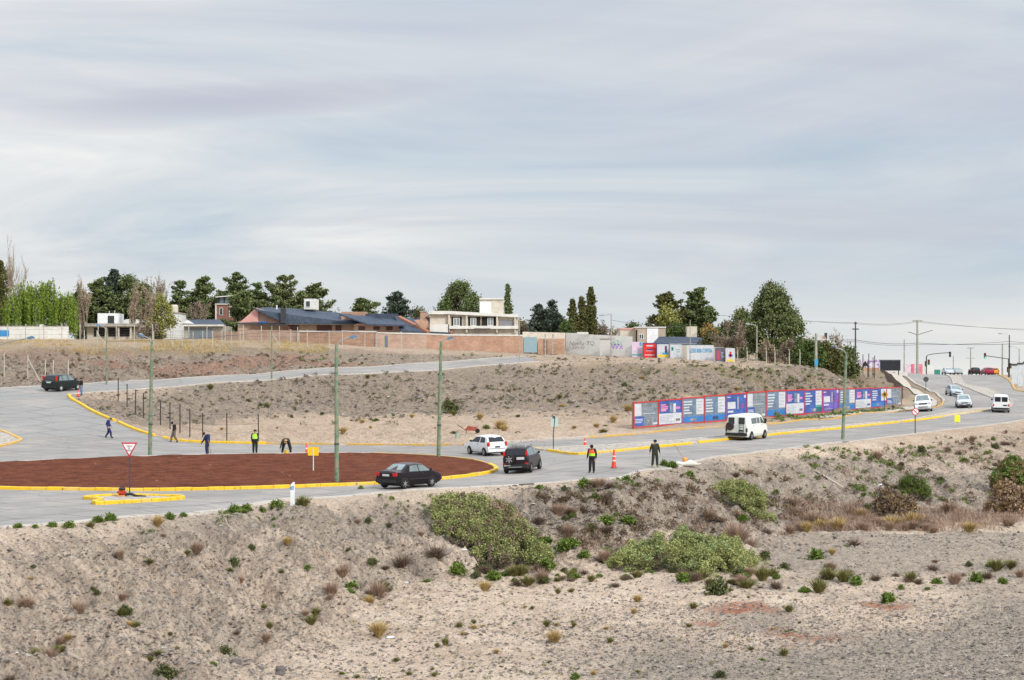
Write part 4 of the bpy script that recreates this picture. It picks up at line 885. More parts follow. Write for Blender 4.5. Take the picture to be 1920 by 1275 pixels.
def tree(name, label, px, top, wpx, d, kind, col='dark', n=3200, base=None, seed=None, group=None, trunk=True, lean=0, cb=.12, cat='tree'):
    rs = np.random.RandomState(seed if seed is not None else int(px * 7 + d)); x = (px - 960) * d / F; zg = float(HZ(x, d)[0]) - .1
    H_ = CZ - (top - YH) * d / F - zg; R = wpx / 2 * d / F; t = thing(name, label, cat, (x, d, zg), 0, group)
    mb = MB()
    if kind in ('bare', 'barecol'):
        rr = .16 if kind == 'bare' else .10; st = 3 if kind == 'bare' else 5
        for i in range(st):
            dx = rs.normal(0, R * (.22 if kind == 'bare' else .45)); h0 = H_ * rs.uniform(.75, 1)
            if kind == 'bare': branch(mb, Vector((dx * .4, 0, 0)), Vector((dx / h0 * 1.5 + rs.normal(0, .12), rs.normal(0, .1), 1)), h0 * .42, rr, 4, rs, .55, .5, 5, .02)
            else: branch(mb, Vector((dx, rs.normal(0, .4), 0)), Vector((rs.normal(0, .05), 0, 1)), h0 * .55, rr, 4, rs, .22, 1.0, 5, .02)
        part('trunk', mb, BARKP if col in ('pale', 'brown') else BARK, t)
        V = np.array(mb.v); V = V[rs.randint(0, len(V), n)]; V = V[V[:, 2] > H_ * .25]
        Q = leaves(V, len(V), .14, .16, rs, up=.3); o = link('crown', np_mesh('crown', Q[0], Q[1], [LM[col]]), t); return t
    # trunk and limbs
    tr = max(.14, H_ * .022)
    ax = lambda f: Vector((lean * f * H_ + .15 * math.sin(f * 5 + seed_), .1 * math.cos(f * 4), f * H_))
    seed_ = rs.uniform(0, 6)
    mb.tube([ax(q) - ax(0) for q in (0, .2, .45, .7, .93)], [tr * 1.25, tr, tr * .75, tr * .45, tr * .1], 7)
    C = []; S = []
    if kind == 'cedar':        # ragged tiers, boughs reaching out and slightly up, several leaders
        nb = int(40 + H_ * 5)
        leads = [(0, 0, 1.0)] + [(rs.normal(0, R * .4), rs.normal(0, R * .4), rs.uniform(.70, .93)) for _ in range(2)]
        for i in range(nb):
            lx, ly, lh = leads[rs.randint(0, 3)] if rs.rand() < .5 else leads[0]
            f = cb + (1 - cb) * rs.rand() ** 1.1; az = rs.uniform(0, 6.28); z = f * H_ * lh
            L = R * ((1 - f) ** .5) * rs.uniform(.5, 1.3) + .25; dr = Vector((math.cos(az), math.sin(az), rs.uniform(.0, .38)))
            p0 = Vector((lx * f + lean * z, ly * f, z)); pe = p0 + dr * L
            mb.tube([p0, (p0 + pe) / 2 + Vector((0, 0, -.05 * L)), pe], [tr * .3, tr * .2, .02], 4, False)
            for q in np.linspace(.3, 1.05, 5): C.append(p0 + (pe - p0) * q + Vector((0, 0, .1 * L * q * q))); S.append(.16 + .11 * L * (1.15 - q))
        C += [Vector((lx + lean * H_ * lh, ly, H_ * lh * q)) for lx, ly, lh in leads for q in (.9, .95, .99)]; S += [.13] * (len(C) - len(S))
        Q = leaves(np.array(C), int(n * 1.7), np.array(S)[:, None] * 1.1, .27, rs, flat=.45, up=.25)
    elif kind == 'round' or kind == 'pine':
        nb = int(46 + R * 8)
        for i in range(nb):
            az = rs.uniform(0, 6.28); f = rs.rand() ** .8; el = (f - cb) ; hh = cb + (1 - cb) * f
            prof = math.sin(math.pi * min(1, max(.02, (hh - cb) / (1 - cb))) ** (.75 if kind == 'round' else .6)) ** .6
            rr = R * prof * rs.uniform(.35, 1.02) ** .5; p = Vector((math.cos(az) * rr + lean * hh * H_, math.sin(az) * rr, hh * H_ - (.25 if hh > .9 else 0)))
            p0 = ax(max(.1, hh * .72)) - ax(0); mb.tube([p0, (p0 + p) / 2 + Vector((0, 0, -.2)), p], [tr * .35, tr * .2, .02], 4, False)
            for _ in range(4): C.append(p + Vector(rs.normal(0, R * .09, 3))); S.append(rs.uniform(.16, .34) * (1 + R * .05))
        Q = leaves(np.array(C), int(n * 1.7), np.array(S)[:, None] * 1.15, .24, rs, up=.25 if kind == 'pine' else 0)
    elif kind == 'cypress':
        for i in range(int(60 + H_ * 8)):
            f = rs.rand(); az = rs.uniform(0, 6.28); prof = min(1, f * 7) * (1 - f) ** .62 + .03; rr = R * prof * rs.uniform(.3, 1) * (1 + .25 * math.sin(f * 23 + az))
            C.append(Vector((math.cos(az) * rr + lean * f * H_, math.sin(az) * rr, f * H_ * .99 + .05))); S.append(.10 + .10 * R * prof)
        Q = leaves(np.array(C), int(n * 1.5), np.array(S)[:, None] * 1.15, .24, rs, up=1.1)
    elif kind == 'willow':
        for i in range(int(26 + R * 8)):
            az = rs.uniform(0, 6.28); rr = R * rs.rand() ** .5; top_ = H_ * (1 - .32 * (rr / R) ** 2 - .14 * rs.rand()); p = Vector((math.cos(az) * rr, math.sin(az) * rr, top_))
            p0 = ax(.5) - ax(0); mb.tube([p0, (p0 + p) / 2 + Vector((0, 0, .5)), p], [tr * .4, tr * .2, .02], 4, False); Ls = top_ * rs.uniform(.45, .85)
            for s_ in range(4):
                q0 = p + Vector(rs.normal(0, .35, 3))
                for q in np.linspace(0, 1, 10): C.append(q0 + Vector((math.cos(az) * .25 * q, math.sin(az) * .25 * q, -Ls * q))); S.append(.07)
        Q = leaves(np.array(C), int(n * 1.7), np.array(S)[:, None] * 1.3, .25, rs, hang=2.2)
    part('trunk', mb, BARK, t)
    link('crown', np_mesh('crown', Q[0], Q[1], [LM[col]]), t)
    return t
TG = 'trees on the plateau'
TR = [
 ('cypress_tree', 'tall olive-brown columnar tree cut by the left edge of the photo', 0, 490, 44, 252, 'cypress', 'olive', 5200, 0),
 ('bare_poplar', 'thin bare poplar tips above the olive-brown tree at the left edge', 12, 492, 18, 270, 'barecol', 'brown', 160, 0),
 ('willow_tree', 'bright green willow nearest the left edge, half behind the brown column', 36, 532, 44, 246, 'willow', 'willow', 4200, 0),
 ('willow_tree', 'tallest bright green weeping willow above the white wall', 76, 517, 62, 248, 'willow', 'willow', 7000, 0),
 ('willow_tree', 'lower green willow ending the willow row on its right side', 120, 542, 40, 247, 'willow', 'willow', 3600, 0),
 ('broadleaf_tree', 'dark tree peeping out between willows and bare poplars', 150, 545, 34, 262, 'round', 'green', 1800, 0),
 ('bare_poplar', 'pale bare poplar just right of the willows', 158, 556, 26, 252, 'barecol', 'pale', 1300, 0),
 ('conifer_tree', 'dark conifer on the left of the big conifer clump', 186, 527, 50, 262, 'cedar', 'dark', 3800, 0),
 ('conifer_tree', 'tallest dark conifer of the clump above the white cube', 212, 510, 60, 266, 'cedar', 'blue', 6000, 0),
 ('conifer_tree', 'dark conifer with rounded top right of the tallest one', 242, 518, 52, 264, 'round', 'dark', 4800, 0),
 ('conifer_tree', 'dark conifer sloping down at the right of the clump', 268, 534, 46, 262, 'round', 'pine', 3600, 0),
 ('bare_poplar', 'pale leafless trees standing before the dark conifer clump', 262, 560, 50, 250, 'barecol', 'pale', 2600, 0),
 ('bare_poplar', 'very tall thin bare tree between two conifer groups', 304, 526, 26, 268, 'barecol', 'brown', 500, 0),
 ('budding_tree', 'yellow-green budding tree by the small white cube house', 300, 558, 46, 257, 'round', 'yel', 1700, 0),
 ('conifer_tree', 'small layered cedar with a clear spire', 336, 527, 34, 268, 'cedar', 'dark', 2400, 0),
 ('bare_tree', 'brown leafless tree in front of the layered cedar', 350, 560, 44, 255, 'bare', 'brown', 1500, 0),
 ('conifer_tree', 'broad dark cedar left of the brick tower', 382, 520, 56, 270, 'cedar', 'dark', 5200, 0),
 ('conifer_tree', 'pointed dark cedar right above the brick tower', 440, 515, 62, 276, 'cedar', 'dark', 5600, 0),
 ('conifer_tree', 'dark drooping cedar covering the right side of the brick tower', 452, 545, 44, 262, 'cedar', 'dark', 4200, 0),
 ('conifer_tree', 'leaning dark cedar tip left of the broad green one', 482, 533, 34, 268, 'cedar', 'dark', 2200, 0),
 ('conifer_tree', 'broad spreading green cedar behind the pink gable', 534, 521, 82, 268, 'cedar', 'pine', 7600, 0),
 ('conifer_tree', 'broad brownish cedar right of the spreading green one', 592, 533, 66, 270, 'cedar', 'pine', 4800, 0),
 ('conifer_tree', 'small dark tree top peeping over the slate roof', 680, 562, 44, 268, 'cedar', 'dark', 2400, 0),
 ('conifer_tree', 'grey-green conifer over the middle of the slate roof', 744, 551, 46, 272, 'cedar', 'blue', 2600, 0),
 ('bare_tree', 'faint bare tree behind the slate roof ridge', 716, 570, 40, 275, 'bare', 'brown', 900, 0),
 ('round_pine', 'large round dark pine behind the modern house', 866, 532, 74, 268, 'round', 'dark', 8600, 0),
 ('shrub_tree', 'small bright green tree at the left foot of the round pine', 829, 566, 22, 262, 'round', 'green', 900, 0),
 ('cypress_tree', 'single slim dark cypress beside the box tower', 951.5, 535, 15, 262, 'cypress', 'dark', 2600, 0),
 ('fir_tree', 'thin fir left of the pair behind the pale blue gate', 1010, 570, 22, 252, 'cedar', 'blue', 1600, 0),
 ('fir_tree', 'fuller fir right of the pair behind the pale blue gate', 1033, 567, 32, 252, 'cedar', 'blue', 2400, 0),
 ('bare_tree', 'brown bare tree above the wall left of the fir pair', 984, 596, 34, 256, 'bare', 'brown', 1200, 0),
 ('poplar_tree', 'shortest olive poplar of the trio behind the graffiti wall', 1074, 563, 24, 248, 'cypress', 'olive', 2600, 0),
 ('poplar_tree', 'middle olive poplar of the trio behind the graffiti wall', 1091, 559, 24, 248, 'cypress', 'olive', 2800, 0),
 ('poplar_tree', 'tallest olive poplar of the trio behind the graffiti wall', 1108, 541, 28, 249, 'cypress', 'olive', 4200, 0),
 ('shrub_tree', 'low green bush left of the poplar trio', 1062, 603, 24, 244, 'round', 'green', 900, 0),
 ('bare_tree', 'leafless brown tree right of the poplar trio', 1126, 592, 40, 250, 'bare', 'brown', 1300, 0),
 ('araucaria_tree', 'spiky-armed conifer above the cream cube house', 1250, 553, 60, 250, 'cedar', 'olive', 3600, 0),
 ('budding_tree', 'yellow-green leafy tree in front of the spiky conifer', 1252, 575, 40, 246, 'round', 'yel', 2300, 0),
 ('shrub_tree', 'dark bushy tree between cube house and hipped roof', 1268, 610, 40, 243, 'round', 'green', 1800, 0),
 ('conifer_tree', 'leaning dark conifer with a torn top', 1306, 543, 52, 252, 'cedar', 'dark', 4600, 0),
 ('conifer_tree', 'lower dark conifer just right of the torn-top one', 1330, 578, 40, 254, 'cedar', 'dark', 2800, 0),
 ('budding_tree', 'small yellow flowering tree behind the lettered panel', 1330, 612, 26, 240, 'round', 'orange', 900, 0),
 ('shrub_tree', 'green bush above the dark poster', 1336, 626, 36, 232, 'round', 'olive', 1400, 0),
 ('bare_tree', 'bare brown branchy tree over the last posters', 1368, 596, 62, 226, 'bare', 'brown', 3400, 0),
 ('broadleaf_tree', 'mid green tree left of the huge pine', 1390, 583, 52, 244, 'round', 'pine', 3000, 0),
 ('big_pine', 'huge dark pine, the largest tree of the picture', 1448, 541, 82, 232, 'pine', 'pine', 15000, 0),
 ('pine_tree', 'shorter pine on the right flank of the huge pine', 1486, 596, 46, 236, 'round', 'dark', 4600, 0),
 ('bare_tree', 'grey leafless saplings at the foot of the huge pine', 1440, 630, 64, 214, 'bare', 'pale', 2600, 0),
 ('bare_tree', 'grey leafless saplings right under the huge pine', 1474, 632, 50, 213, 'bare', 'brown', 2200, 0),
 ('shrub_tree', 'dark green bush below the brick ridge house', 1516, 645, 56, 212, 'round', 'green', 3000, 0),
 ('shrub_tree', 'olive bush right of the concrete pole', 1550, 646, 44, 214, 'round', 'olive', 2400, 0),
 ('bare_tree', 'lone winter tree standing against the sky by the green pole', 1583, 614, 26, 226, 'bare', 'brown', 420, 0),
 ('shrub_tree', 'dark rounded bush under the lone winter tree', 1589, 655, 34, 222, 'round', 'dark', 2200, 0),
 ('shrub_tree', 'tangled brown hedge in front of the shed and garage', 285, 606, 90, 240, 'bare', 'brown', 3800, 0),
 ('low_tree', 'low dark tree between the willows and the big conifer clump', 168, 572, 34, 272, 'round', 'green', 1500, 0),
 ('low_tree', 'low green tree filling the gap right of the conifer clump', 290, 572, 40, 276, 'round', 'pine', 1700, 0),
 ('low_tree', 'low olive tree under the small layered cedar', 328, 568, 44, 276, 'round', 'olive', 1800, 0),
 ('low_tree', 'low dark tree joining the cedars left of the brick tower', 362, 562, 44, 278, 'round', 'dark', 2000, 0),
 ('low_tree', 'low dark tree right behind the brick tower', 410, 556, 46, 282, 'round', 'dark', 2200, 0),
 ('low_tree', 'low dark tree over the peak of the pink gable', 488, 552, 44, 280, 'round', 'dark', 2200, 0),
 ('low_tree', 'low green tree under the two broad cedars', 562, 552, 60, 284, 'round', 'pine', 2600, 0),
 ('low_tree', 'low brownish tree right of the broad cedars', 628, 574, 40, 280, 'bare', 'brown', 1200, 0),
 ('low_tree', 'low olive tree behind the slate roof chimney', 786, 578, 44, 284, 'round', 'olive', 1300, 0),
 ('low_tree', 'bare tree behind the box tower of the modern house', 920, 553, 44, 276, 'bare', 'brown', 900, 0),
 ('low_tree', 'low bush row between the slim cypress and the gate', 972, 604, 44, 262, 'round', 'olive', 1300, 0),
 ('low_tree', 'low green tree right of the fir pair', 1052, 600, 30, 262, 'round', 'olive', 1100, 0),
 ('low_tree', 'low pale tree behind the wall right of the poplars', 1150, 606, 50, 268, 'bare', 'pale', 1300, 0),
 ('low_tree', 'low dark tree left of the cream cube house', 1186, 606, 36, 262, 'round', 'green', 1200, 0),
 ('low_tree', 'low pale leafless tree between the two conifers', 1282, 596, 36, 262, 'bare', 'pale', 1200, 0),
 ('low_tree', 'low olive tree left of the huge pine, behind the posters', 1364, 604, 44, 256, 'round', 'olive', 1700, 0),
]
for nm, lb, px, top, wp, d, kd, cl, n, _ in TR: tree(nm, lb, px, top, wp * (1.36 if kd == 'cedar' else 1.1), d, kd, cl, int(n * (2.3 if kd == 'cedar' else 1.3)), group=TG, cb=.03 if 'bush' in lb else .05)
# ------------------------------------------------------------------ vehicles
def paint(name, col, rough=.3, metal=.0, coat=.12): return mat(name, col, rough, .04, 1.5, coat=coat, metal=metal, spec=.22)
TYR = mat('tyre_rubber', (.018, .018, .019), .9, .2, 8); RIM = mat('rim_alloy', (.42, .43, .44), .35, .1, 4, metal=.8); BLKP = mat('plastic_black', (.02, .021, .022), .55, .15, 4)
GLS = mat('car_glass', (.028, .036, .04), .22, .2, 2, spec=.5); GLL = mat('car_glass_painted_reflection', (.17, .22, .23), .22, .3, 1.0, spec=.6)  # GLL: paler copy of GLS, sky reflection painted into the base colour
HLP = mat('headlight_glass', (.55, .57, .58), .1, .1, 6, spec=.8); TLR = mat('taillight_red', (.50, .02, .02), .25, .15, 6); PLT = mat('plate_white', (.55, .55, .53), .5)
def clip_prof(prof, x):
    xs = [p[0] for p in prof]; zs = [p[1] for p in prof]; return float(np.interp(x, xs, zs))
def car(name, label, px, py, rz, L, Wd, prof, zb, paintm, wheels, wr=.30, sides=(), shield=None, rear=None, glass=GLS, front_low=.3, handle=True, lights=None, extras=(), cat='car', tumble=.26, rimm=RIM, low=None, group=None, loc=None, rearh=.62):
    Ht = max(p[1] for p in prof)
    p = loc or on(px, py); p.z = float(Hn([p.x], [p.y])[0]) + .025
    nx, ny = [float(q) for q in ((Hn([p.x + 1], [p.y])[0] - Hn([p.x - 1], [p.y])[0]) / 2, (Hn([p.x], [p.y + 1])[0] - Hn([p.x], [p.y - 1])[0]) / 2)]
    t = thing(name, label, cat, p, 0, group)
    fw = Vector((math.cos(math.radians(rz)), math.sin(math.radians(rz)), 0)); fw.z = nx * fw.x + ny * fw.y; fw.normalize()
    n_ = Vector((-nx, -ny, 1)).normalized(); sd = n_.cross(fw).normalized()
    t.rotation_euler = Matrix((fw, sd, n_)).transposed().to_euler()
    hw = Wd / 2; X = lambda x: x - L / 2
    xs = sorted(set([q[0] for q in prof] + [L * k / 18 for k in range(19)])); V = []; Fc = []
    def halfw(x): u = x / L; return hw * (1 - .10 * max(0, (u - .8) / .2) ** 2 - .07 * max(0, (.10 - u) / .10) ** 2)
    def roofw(x): zt = clip_prof(prof, x); return halfw(x) * .975 - tumble * max(0, zt - zb) - .02
    for x in xs:
        zt = clip_prof(prof, x); h = halfw(x); z0 = .24 + .14 * max(0, (x / L - .93) / .07) + .14 * max(0, (.05 - x / L) / .05); zbb = min(zb, zt - .04); r = roofw(x)
        sec = [(0, z0), (h * .9, z0), (h * .975, z0 + .1), (h, min(z0 + .32, zbb - .05)), (h * .995, zbb - .08 if zbb - .08 > z0 + .35 else zbb - .02), (h * .965, zbb), (r, max(zbb + .01, zt - .07)), (r - .10, zt - .015), (r * .5, zt + .01), (0, zt + .02)]
        V += [(X(x), y, z) for y, z in sec] + [(X(x), -y, z) for y, z in sec[1:-1]]
    k = 18; ring = list(range(10)) + list(range(17, 9, -1))
    for i in range(len(xs) - 1):
        for a in range(k): q0, q1 = ring[a], ring[(a + 1) % k]; Fc.append((i * k + q0, i * k + q1, (i + 1) * k + q1, (i + 1) * k + q0))
    Fc += [tuple(q for q in ring)[::-1], tuple((len(xs) - 1) * k + q for q in ring)]
    mb = MB(); mb.add(V, Fc); part('body', mb, paintm, t, smooth=34)
    def sidey(x, z):
        zt = clip_prof(prof, x); h = halfw(x) * .965; r = roofw(x); zbb = min(zb, zt - .04); zr = max(zbb + .01, zt - .07)
        if z <= zbb: return halfw(x)
        return h + (r - h) * min(1, (z - zbb) / (zr - zbb))
    for s in (-1, 1):
        for poly in sides:
            g_ = glass; 
            if isinstance(poly, tuple) and poly[0] == 'm': g_ = poly[1]; poly = poly[2]
            mb = MB(); n = len(poly); o = [(X(x), s * (sidey(x, z) + .012), z) for x, z in poly]; i_ = [(X(x), s * (sidey(x, z) - .02), z) for x, z in poly]
            mb.add(o + i_, [tuple(range(n)), tuple(range(n, 2 * n))[::-1]] + [(i, (i + 1) % n, n + (i + 1) % n, n + i) for i in range(n)]); part('side_window', mb, g_, t)
    def across(nm, a, b, ya, yb, m, off=.014, label=None, rows=3):
        (xa, za), (xb, zb_) = a, b; d = Vector((xb - xa, 0, zb_ - za)).normalized(); nn = Vector((-d.z, 0, d.x)) if nm != 'windshield' else Vector((-d.z, 0, d.x))
        if nn.z < 0: nn = -nn
        V = []; cols_ = 5
        for r_ in range(rows):
            u = r_ / (rows - 1); y_ = ya + (yb - ya) * u
            for c_ in range(cols_):
                w_ = c_ / (cols_ - 1) * 2 - 1; V.append(Vector((X(xa + (xb - xa) * u), y_ * w_, za + (zb_ - za) * u)) + nn * (off + .012 * (1 - w_ * w_)))
        n0 = len(V); V += [v - nn * .03 for v in V]
        Fc = [(r_ * cols_ + c_, r_ * cols_ + c_ + 1, (r_ + 1) * cols_ + c_ + 1, (r_ + 1) * cols_ + c_) for r_ in range(rows - 1) for c_ in range(cols_ - 1)]
        Fc += [tuple(n0 + q for q in f)[::-1] for f in Fc]; bd = [c_ for c_ in range(cols_)] + [r_ * cols_ + cols_ - 1 for r_ in range(1, rows)] + [(rows - 1) * cols_ + c_ for c_ in range(cols_ - 2, -1, -1)] + [r_ * cols_ for r_ in range(rows - 2, 0, -1)]
        Fc += [(bd[i], bd[(i + 1) % len(bd)], n0 + bd[(i + 1) % len(bd)], n0 + bd[i]) for i in range(len(bd))]
        mb = MB(); mb.add(V, Fc); return part(nm, mb, m, t, label=label)
    if shield: across('windshield', *shield, glass if glass is not GLS else GLL)
    if rear: across('rear_window', *rear[:4], rear[4] if len(rear) > 4 else glass)
    for x in wheels:
        for s in (-1, 1):
            y0 = s * (hw - .065); ty = MB().lathe([(wr * .62, -.09), (wr * .93, -.10), (wr, -.06), (wr, .06), (wr * .93, .10), (wr * .62, .09)], 20, 'y'); o = part('wheel', ty, TYR, t, smooth=40, loc=(X(x), y0, wr))
            r = MB(); r.lathe([(wr * .62, -.02), (wr * .62, .03), (wr * .55, .02), (wr * .15, .0)], 20, 'y', (0, s * .07, 0))
            for q in range(6): a_ = q * math.pi / 3; M = Matrix.Rotation(a_, 4, 'Y'); r.box(-.03, .03, s * .085 - .01, s * .085 + .01, .02, wr * .6, M)
            r.lathe([(.05, -.015), (.05, .015)], 10, 'y', (0, s * .09, 0)); part('rim', r, rimm, o)
            ar = MB(); pts = [(wr * 1.2 * math.cos(q), wr * 1.2 * math.sin(q)) for q in np.linspace(-.25, math.pi + .25, 14)]; ar.prism(pts, 0, .03); part('wheel_arch', ar, BLKP, t, loc=(X(x), s * (hw + .003) - (.03 if s > 0 else 0), wr))
    for nm, m, x0, x1, y0, y1, z0, z1, mir in (lights or []) + list(extras):
        for s in ((-1, 1) if mir else (1,)):
            a, b_ = (y0, y1) if s > 0 else (-y1, -y0)
            part(nm, MB().box(X(x0), X(x1), a, b_, z0, z1), m, t, bevel=min(.02, (z1 - z0) * .2, (x1 - x0) * .2, (y1 - y0) * .2))
    xm = shield[0][0] - .12 if shield else L * .6
    for s in (-1, 1):
        part('mirror', MB().box(X(xm) - .05, X(xm) + .05, s * (hw + .02) - .09, s * (hw + .02) + .09, zb + .0, zb + .15), BLKP if paintm.name != 'paint_silver' else paintm, t, bevel=.03)
    part('underbody', MB().box(X(.35), X(L - .35), -hw * .8, hw * .8, .18, .27), BLKP, t)
    if handle:
        for x in handle if hasattr(handle, '__len__') else (L * .46,):
            for s in (-1, 1): part('door_handle', MB().box(X(x), X(x) + .16, s * (hw + .004) - .02, s * (hw + .004) + .02, zb - .12, zb - .08), BLKP, t)
    t['_L'] = L
    return t
# dark sedan on the near side of the roundabout
sedan_prof = [(0, .58), (.03, .92), (.12, 1.02), (.60, 1.05), (1.22, 1.40), (1.9, 1.46), (2.5, 1.41), (3.15, 1.02), (3.3, .98), (3.9, .84), (4.08, .68), (4.14, .48)]
DKP = paint('paint_aubergine', (.011, .007, .010))
sed = car('sedan_car', 'dark aubergine four-door sedan passing the near side of the red roundabout bed', 768, 914, 51.5, 4.14, 1.66, sedan_prof, .96, DKP, (.75, 3.12), .30,
 [[(1.18, .99), (1.30, 1.31), (1.92, 1.36), (1.98, .98)], [(2.05, .98), (2.0, 1.36), (2.46, 1.33), (3.02, .98)]], ((3.12, 1.03), (2.52, 1.39), .62, .52), ((.66, 1.07), (1.20, 1.38), .60, .50, GLL), GLL,
 lights=[('taillight', TLR, -.012, .12, .52, .80, .74, .95, True), ('headlight', HLP, 3.94, 4.07, .46, .68, .64, .76, True), ('licence_plate', PLT, -.02, .01, -.26, .26, .74, .86, False)],
 extras=[('bumper', BLKP, -.05, .05, -.78, .78, .36, .56, False), ('bumper', BLKP, 4.04, 4.15, -.60, .60, .30, .46, False), ('side_trim', BLKP, 1.1, 3.0, .815, .845, .52, .58, True)], handle=(1.35, 2.2))
hatch_prof = [(0, .5), (.03, .86), (.10, 1.0), (.40, 1.36), (.7, 1.45), (1.5, 1.47), (2.15, 1.39), (2.85, 1.0), (3.0, .95), (3.55, .80), (3.75, .62), (3.8, .45)]
WPT = paint('paint_white', (.72, .73, .74)); SIL = paint('paint_silver', (.50, .52, .55), .3, .35)
GLP = mat('car_glass_tinted', (.012, .014, .02), .3, .2, 2, spec=.4)
def tl(x0, y0, y1, z0, z1): return ('taillight', TLR, x0 - .02, x0 + .16, y0, y1, z0, z1, True)
car('hatchback_car', 'white three-door hatchback with tinted windows at the far side of the roundabout', 911, 852.5, 118, 3.8, 1.63, hatch_prof, .94, WPT, (.62, 3.0), .29,
 [[(.50, .98), (.66, 1.32), (1.25, 1.36), (1.3, .96)], [(1.42, .96), (1.4, 1.37), (2.08, 1.33), (2.72, .96)]], ((2.80, 1.03), (2.2, 1.37), .60, .50), ((.12, 1.02), (.42, 1.36), .62, .54, GLP), GLP,
 lights=[tl(.0, .62, .80, .72, 1.02), ('headlight', HLP, 3.55, 3.74, .45, .72, .6, .74, True), ('licence_plate', BLKP, -.03, .02, -.2, .2, .62, .72, False)], extras=[('bumper_strip', BLKP, -.035, .02, -.7, .7, .52, .56, False), ('bumper', WPT, -.06, .10, -.78, .78, .30, .52, False)], handle=(1.5,))
mpv_prof = [(0, .5), (.03, 1.0), (.08, 1.15), (.24, 1.58), (.45, 1.65), (1.6, 1.68), (2.35, 1.56), (3.05, 1.08), (3.2, 1.02), (3.7, .87), (3.88, .65), (3.93, .45)]
DK2 = paint('paint_dark_wine', (.014, .007, .011))
mp = car('compact_suv', 'dark wine compact suv with outside spare wheel and silver roof rails', 981, 884, 76, 3.93, 1.72, mpv_prof, 1.06, DK2, (.72, 3.2), .33,
 [[(.34, 1.12), (.46, 1.5), (.98, 1.55), (1.0, 1.1)], [(1.06, 1.1), (1.04, 1.55), (1.75, 1.57), (1.8, 1.08)], [(1.9, 1.08), (1.86, 1.57), (2.28, 1.5), (2.9, 1.08)]], ((3.0, 1.12), (2.4, 1.54), .64, .52), ((.09, 1.17), (.25, 1.57), .64, .56, GLP), GLL,
 lights=[tl(.06, .66, .80, 1.12, 1.42), tl(.0, .60, .82, .52, .68), ('headlight', HLP, 3.66, 3.86, .45, .74, .68, .84, True), ('licence_plate', PLT, -.03, .02, -.60, -.10, .88, 1.04, False)],
 extras=[('bumper', BLKP, -.08, .1, -.80, .80, .34, .60, False), ('bumper_trim', RIM, -.10, -.04, -.45, .45, .40, .45, False), ('badge_strip', PLT, -.10, -.06, .30, .74, .50, .58, False)], handle=(1.2, 2.1))
o = part('spare_wheel', MB().lathe([(.2, -.1), (.30, -.11), (.32, -.06), (.32, .08), (.2, .1)], 20, 'x'), TYR, mp, smooth=40, loc=(-3.93 / 2 - .12, .34, .92))
r = MB()
for q in range(6): r.box(-.02, 0, -.035, .035, .03, .22, Matrix.Rotation(q * math.pi / 3, 4, 'X'))
part('rim', r, mat('rim_grey', (.24, .24, .25), .4), o, loc=(-.115, 0, 0))
for s in (-1, 1): part('roof_rail', MB().tube([(-1.55, s * .60, 1.62), (-1.35, s * .62, 1.74), (-.2, s * .62, 1.76), (.3, s * .60, 1.62)], .025, 8), RIM, mp)
part('aerial', MB().tube([(-1.5, 0, 1.66), (-1.75, 0, 1.86)], .012, 5), BLKP, mp)
suv_prof = [(0, .55), (.05, 1.0), (.1, 1.12), (.46, 1.58), (.8, 1.68), (2.0, 1.70), (2.6, 1.61), (3.3, 1.1), (3.5, 1.05), (4.3, .92), (4.5, .7), (4.55, .5)]
DK3 = paint('paint_dark_green', (.012, .018, .017))
car('suv_car', 'dark green-grey suv turning up the side road, red lamps by the rear window', 117, 732.5, 68, 4.55, 1.80, suv_prof, 1.06, DK3, (.85, 3.6), .35,
 [[(.62, 1.12), (.78, 1.5), (1.1, 1.58), (1.18, 1.1)], [(1.25, 1.1), (1.2, 1.58), (2.0, 1.6), (2.05, 1.08)], [(2.14, 1.08), (2.1, 1.6), (2.55, 1.53), (3.15, 1.08)]], ((3.25, 1.13), (2.66, 1.58), .66, .54), ((.12, 1.14), (.46, 1.56), .62, .54, GLP), GLL,
 lights=[tl(.16, .70, .84, 1.05, 1.55), ('headlight', HLP, 4.25, 4.46, .5, .78, .72, .88, True), ('licence_plate', PLT, -.0, .06, -.26, .26, .86, .98, False)],
 extras=[('bumper', BLKP, -.06, .12, -.84, .84, .38, .64, False), ('tailgate_trim', SIL, -.0, .06, -.4, .4, 1.02, 1.06, False)], handle=(1.4, 2.25), rimm=mat('rim_white', (.55, .55, .55), .4))
van_prof = [(0, .5), (.02, 1.2), (.05, 1.88), (.18, 2.0), (2.8, 2.03), (3.15, 1.96), (3.75, 1.28), (3.9, 1.2), (4.3, 1.02), (4.45, .7), (4.5, .45)]
WP2 = paint('paint_cream_white', (.70, .71, .66))
vn_ = car('passenger_van', 'old white passenger van with ladder and spare wheel on its back doors', 1401, 823.5, 60, 4.5, 1.90, van_prof, 1.22, WP2, (.85, 3.65), .33,
 [[(.95, 1.28), (.95, 1.72), (2.0, 1.74), (2.0, 1.28)], [(2.1, 1.28), (2.1, 1.74), (2.65, 1.74), (2.65, 1.28)], [(2.8, 1.26), (2.8, 1.76), (3.12, 1.74), (3.55, 1.26)]], ((3.72, 1.33), (3.18, 1.93), .78, .66), None, glassmat('van_glass', (.10, .12, .12), .05), tumble=.14,
 lights=[('taillight', BLKP, -.02, .06, .80, .93, .66, .98, True), ('headlight', HLP, 4.32, 4.46, .55, .82, .7, .88, True), ('licence_plate', BLKP, -.03, .02, -.62, -.2, .72, .82, False)],
 extras=[('bumper', BLKP, -.14, .02, -.90, .90, .36, .60, False), ('side_mirror', BLKP, 3.4, 3.52, -1.16, -.98, 1.3, 1.62, False), ('rear_window', GLS, -.01, .06, .18, .68, 1.30, 1.80, True)], handle=(1.1, 2.9))
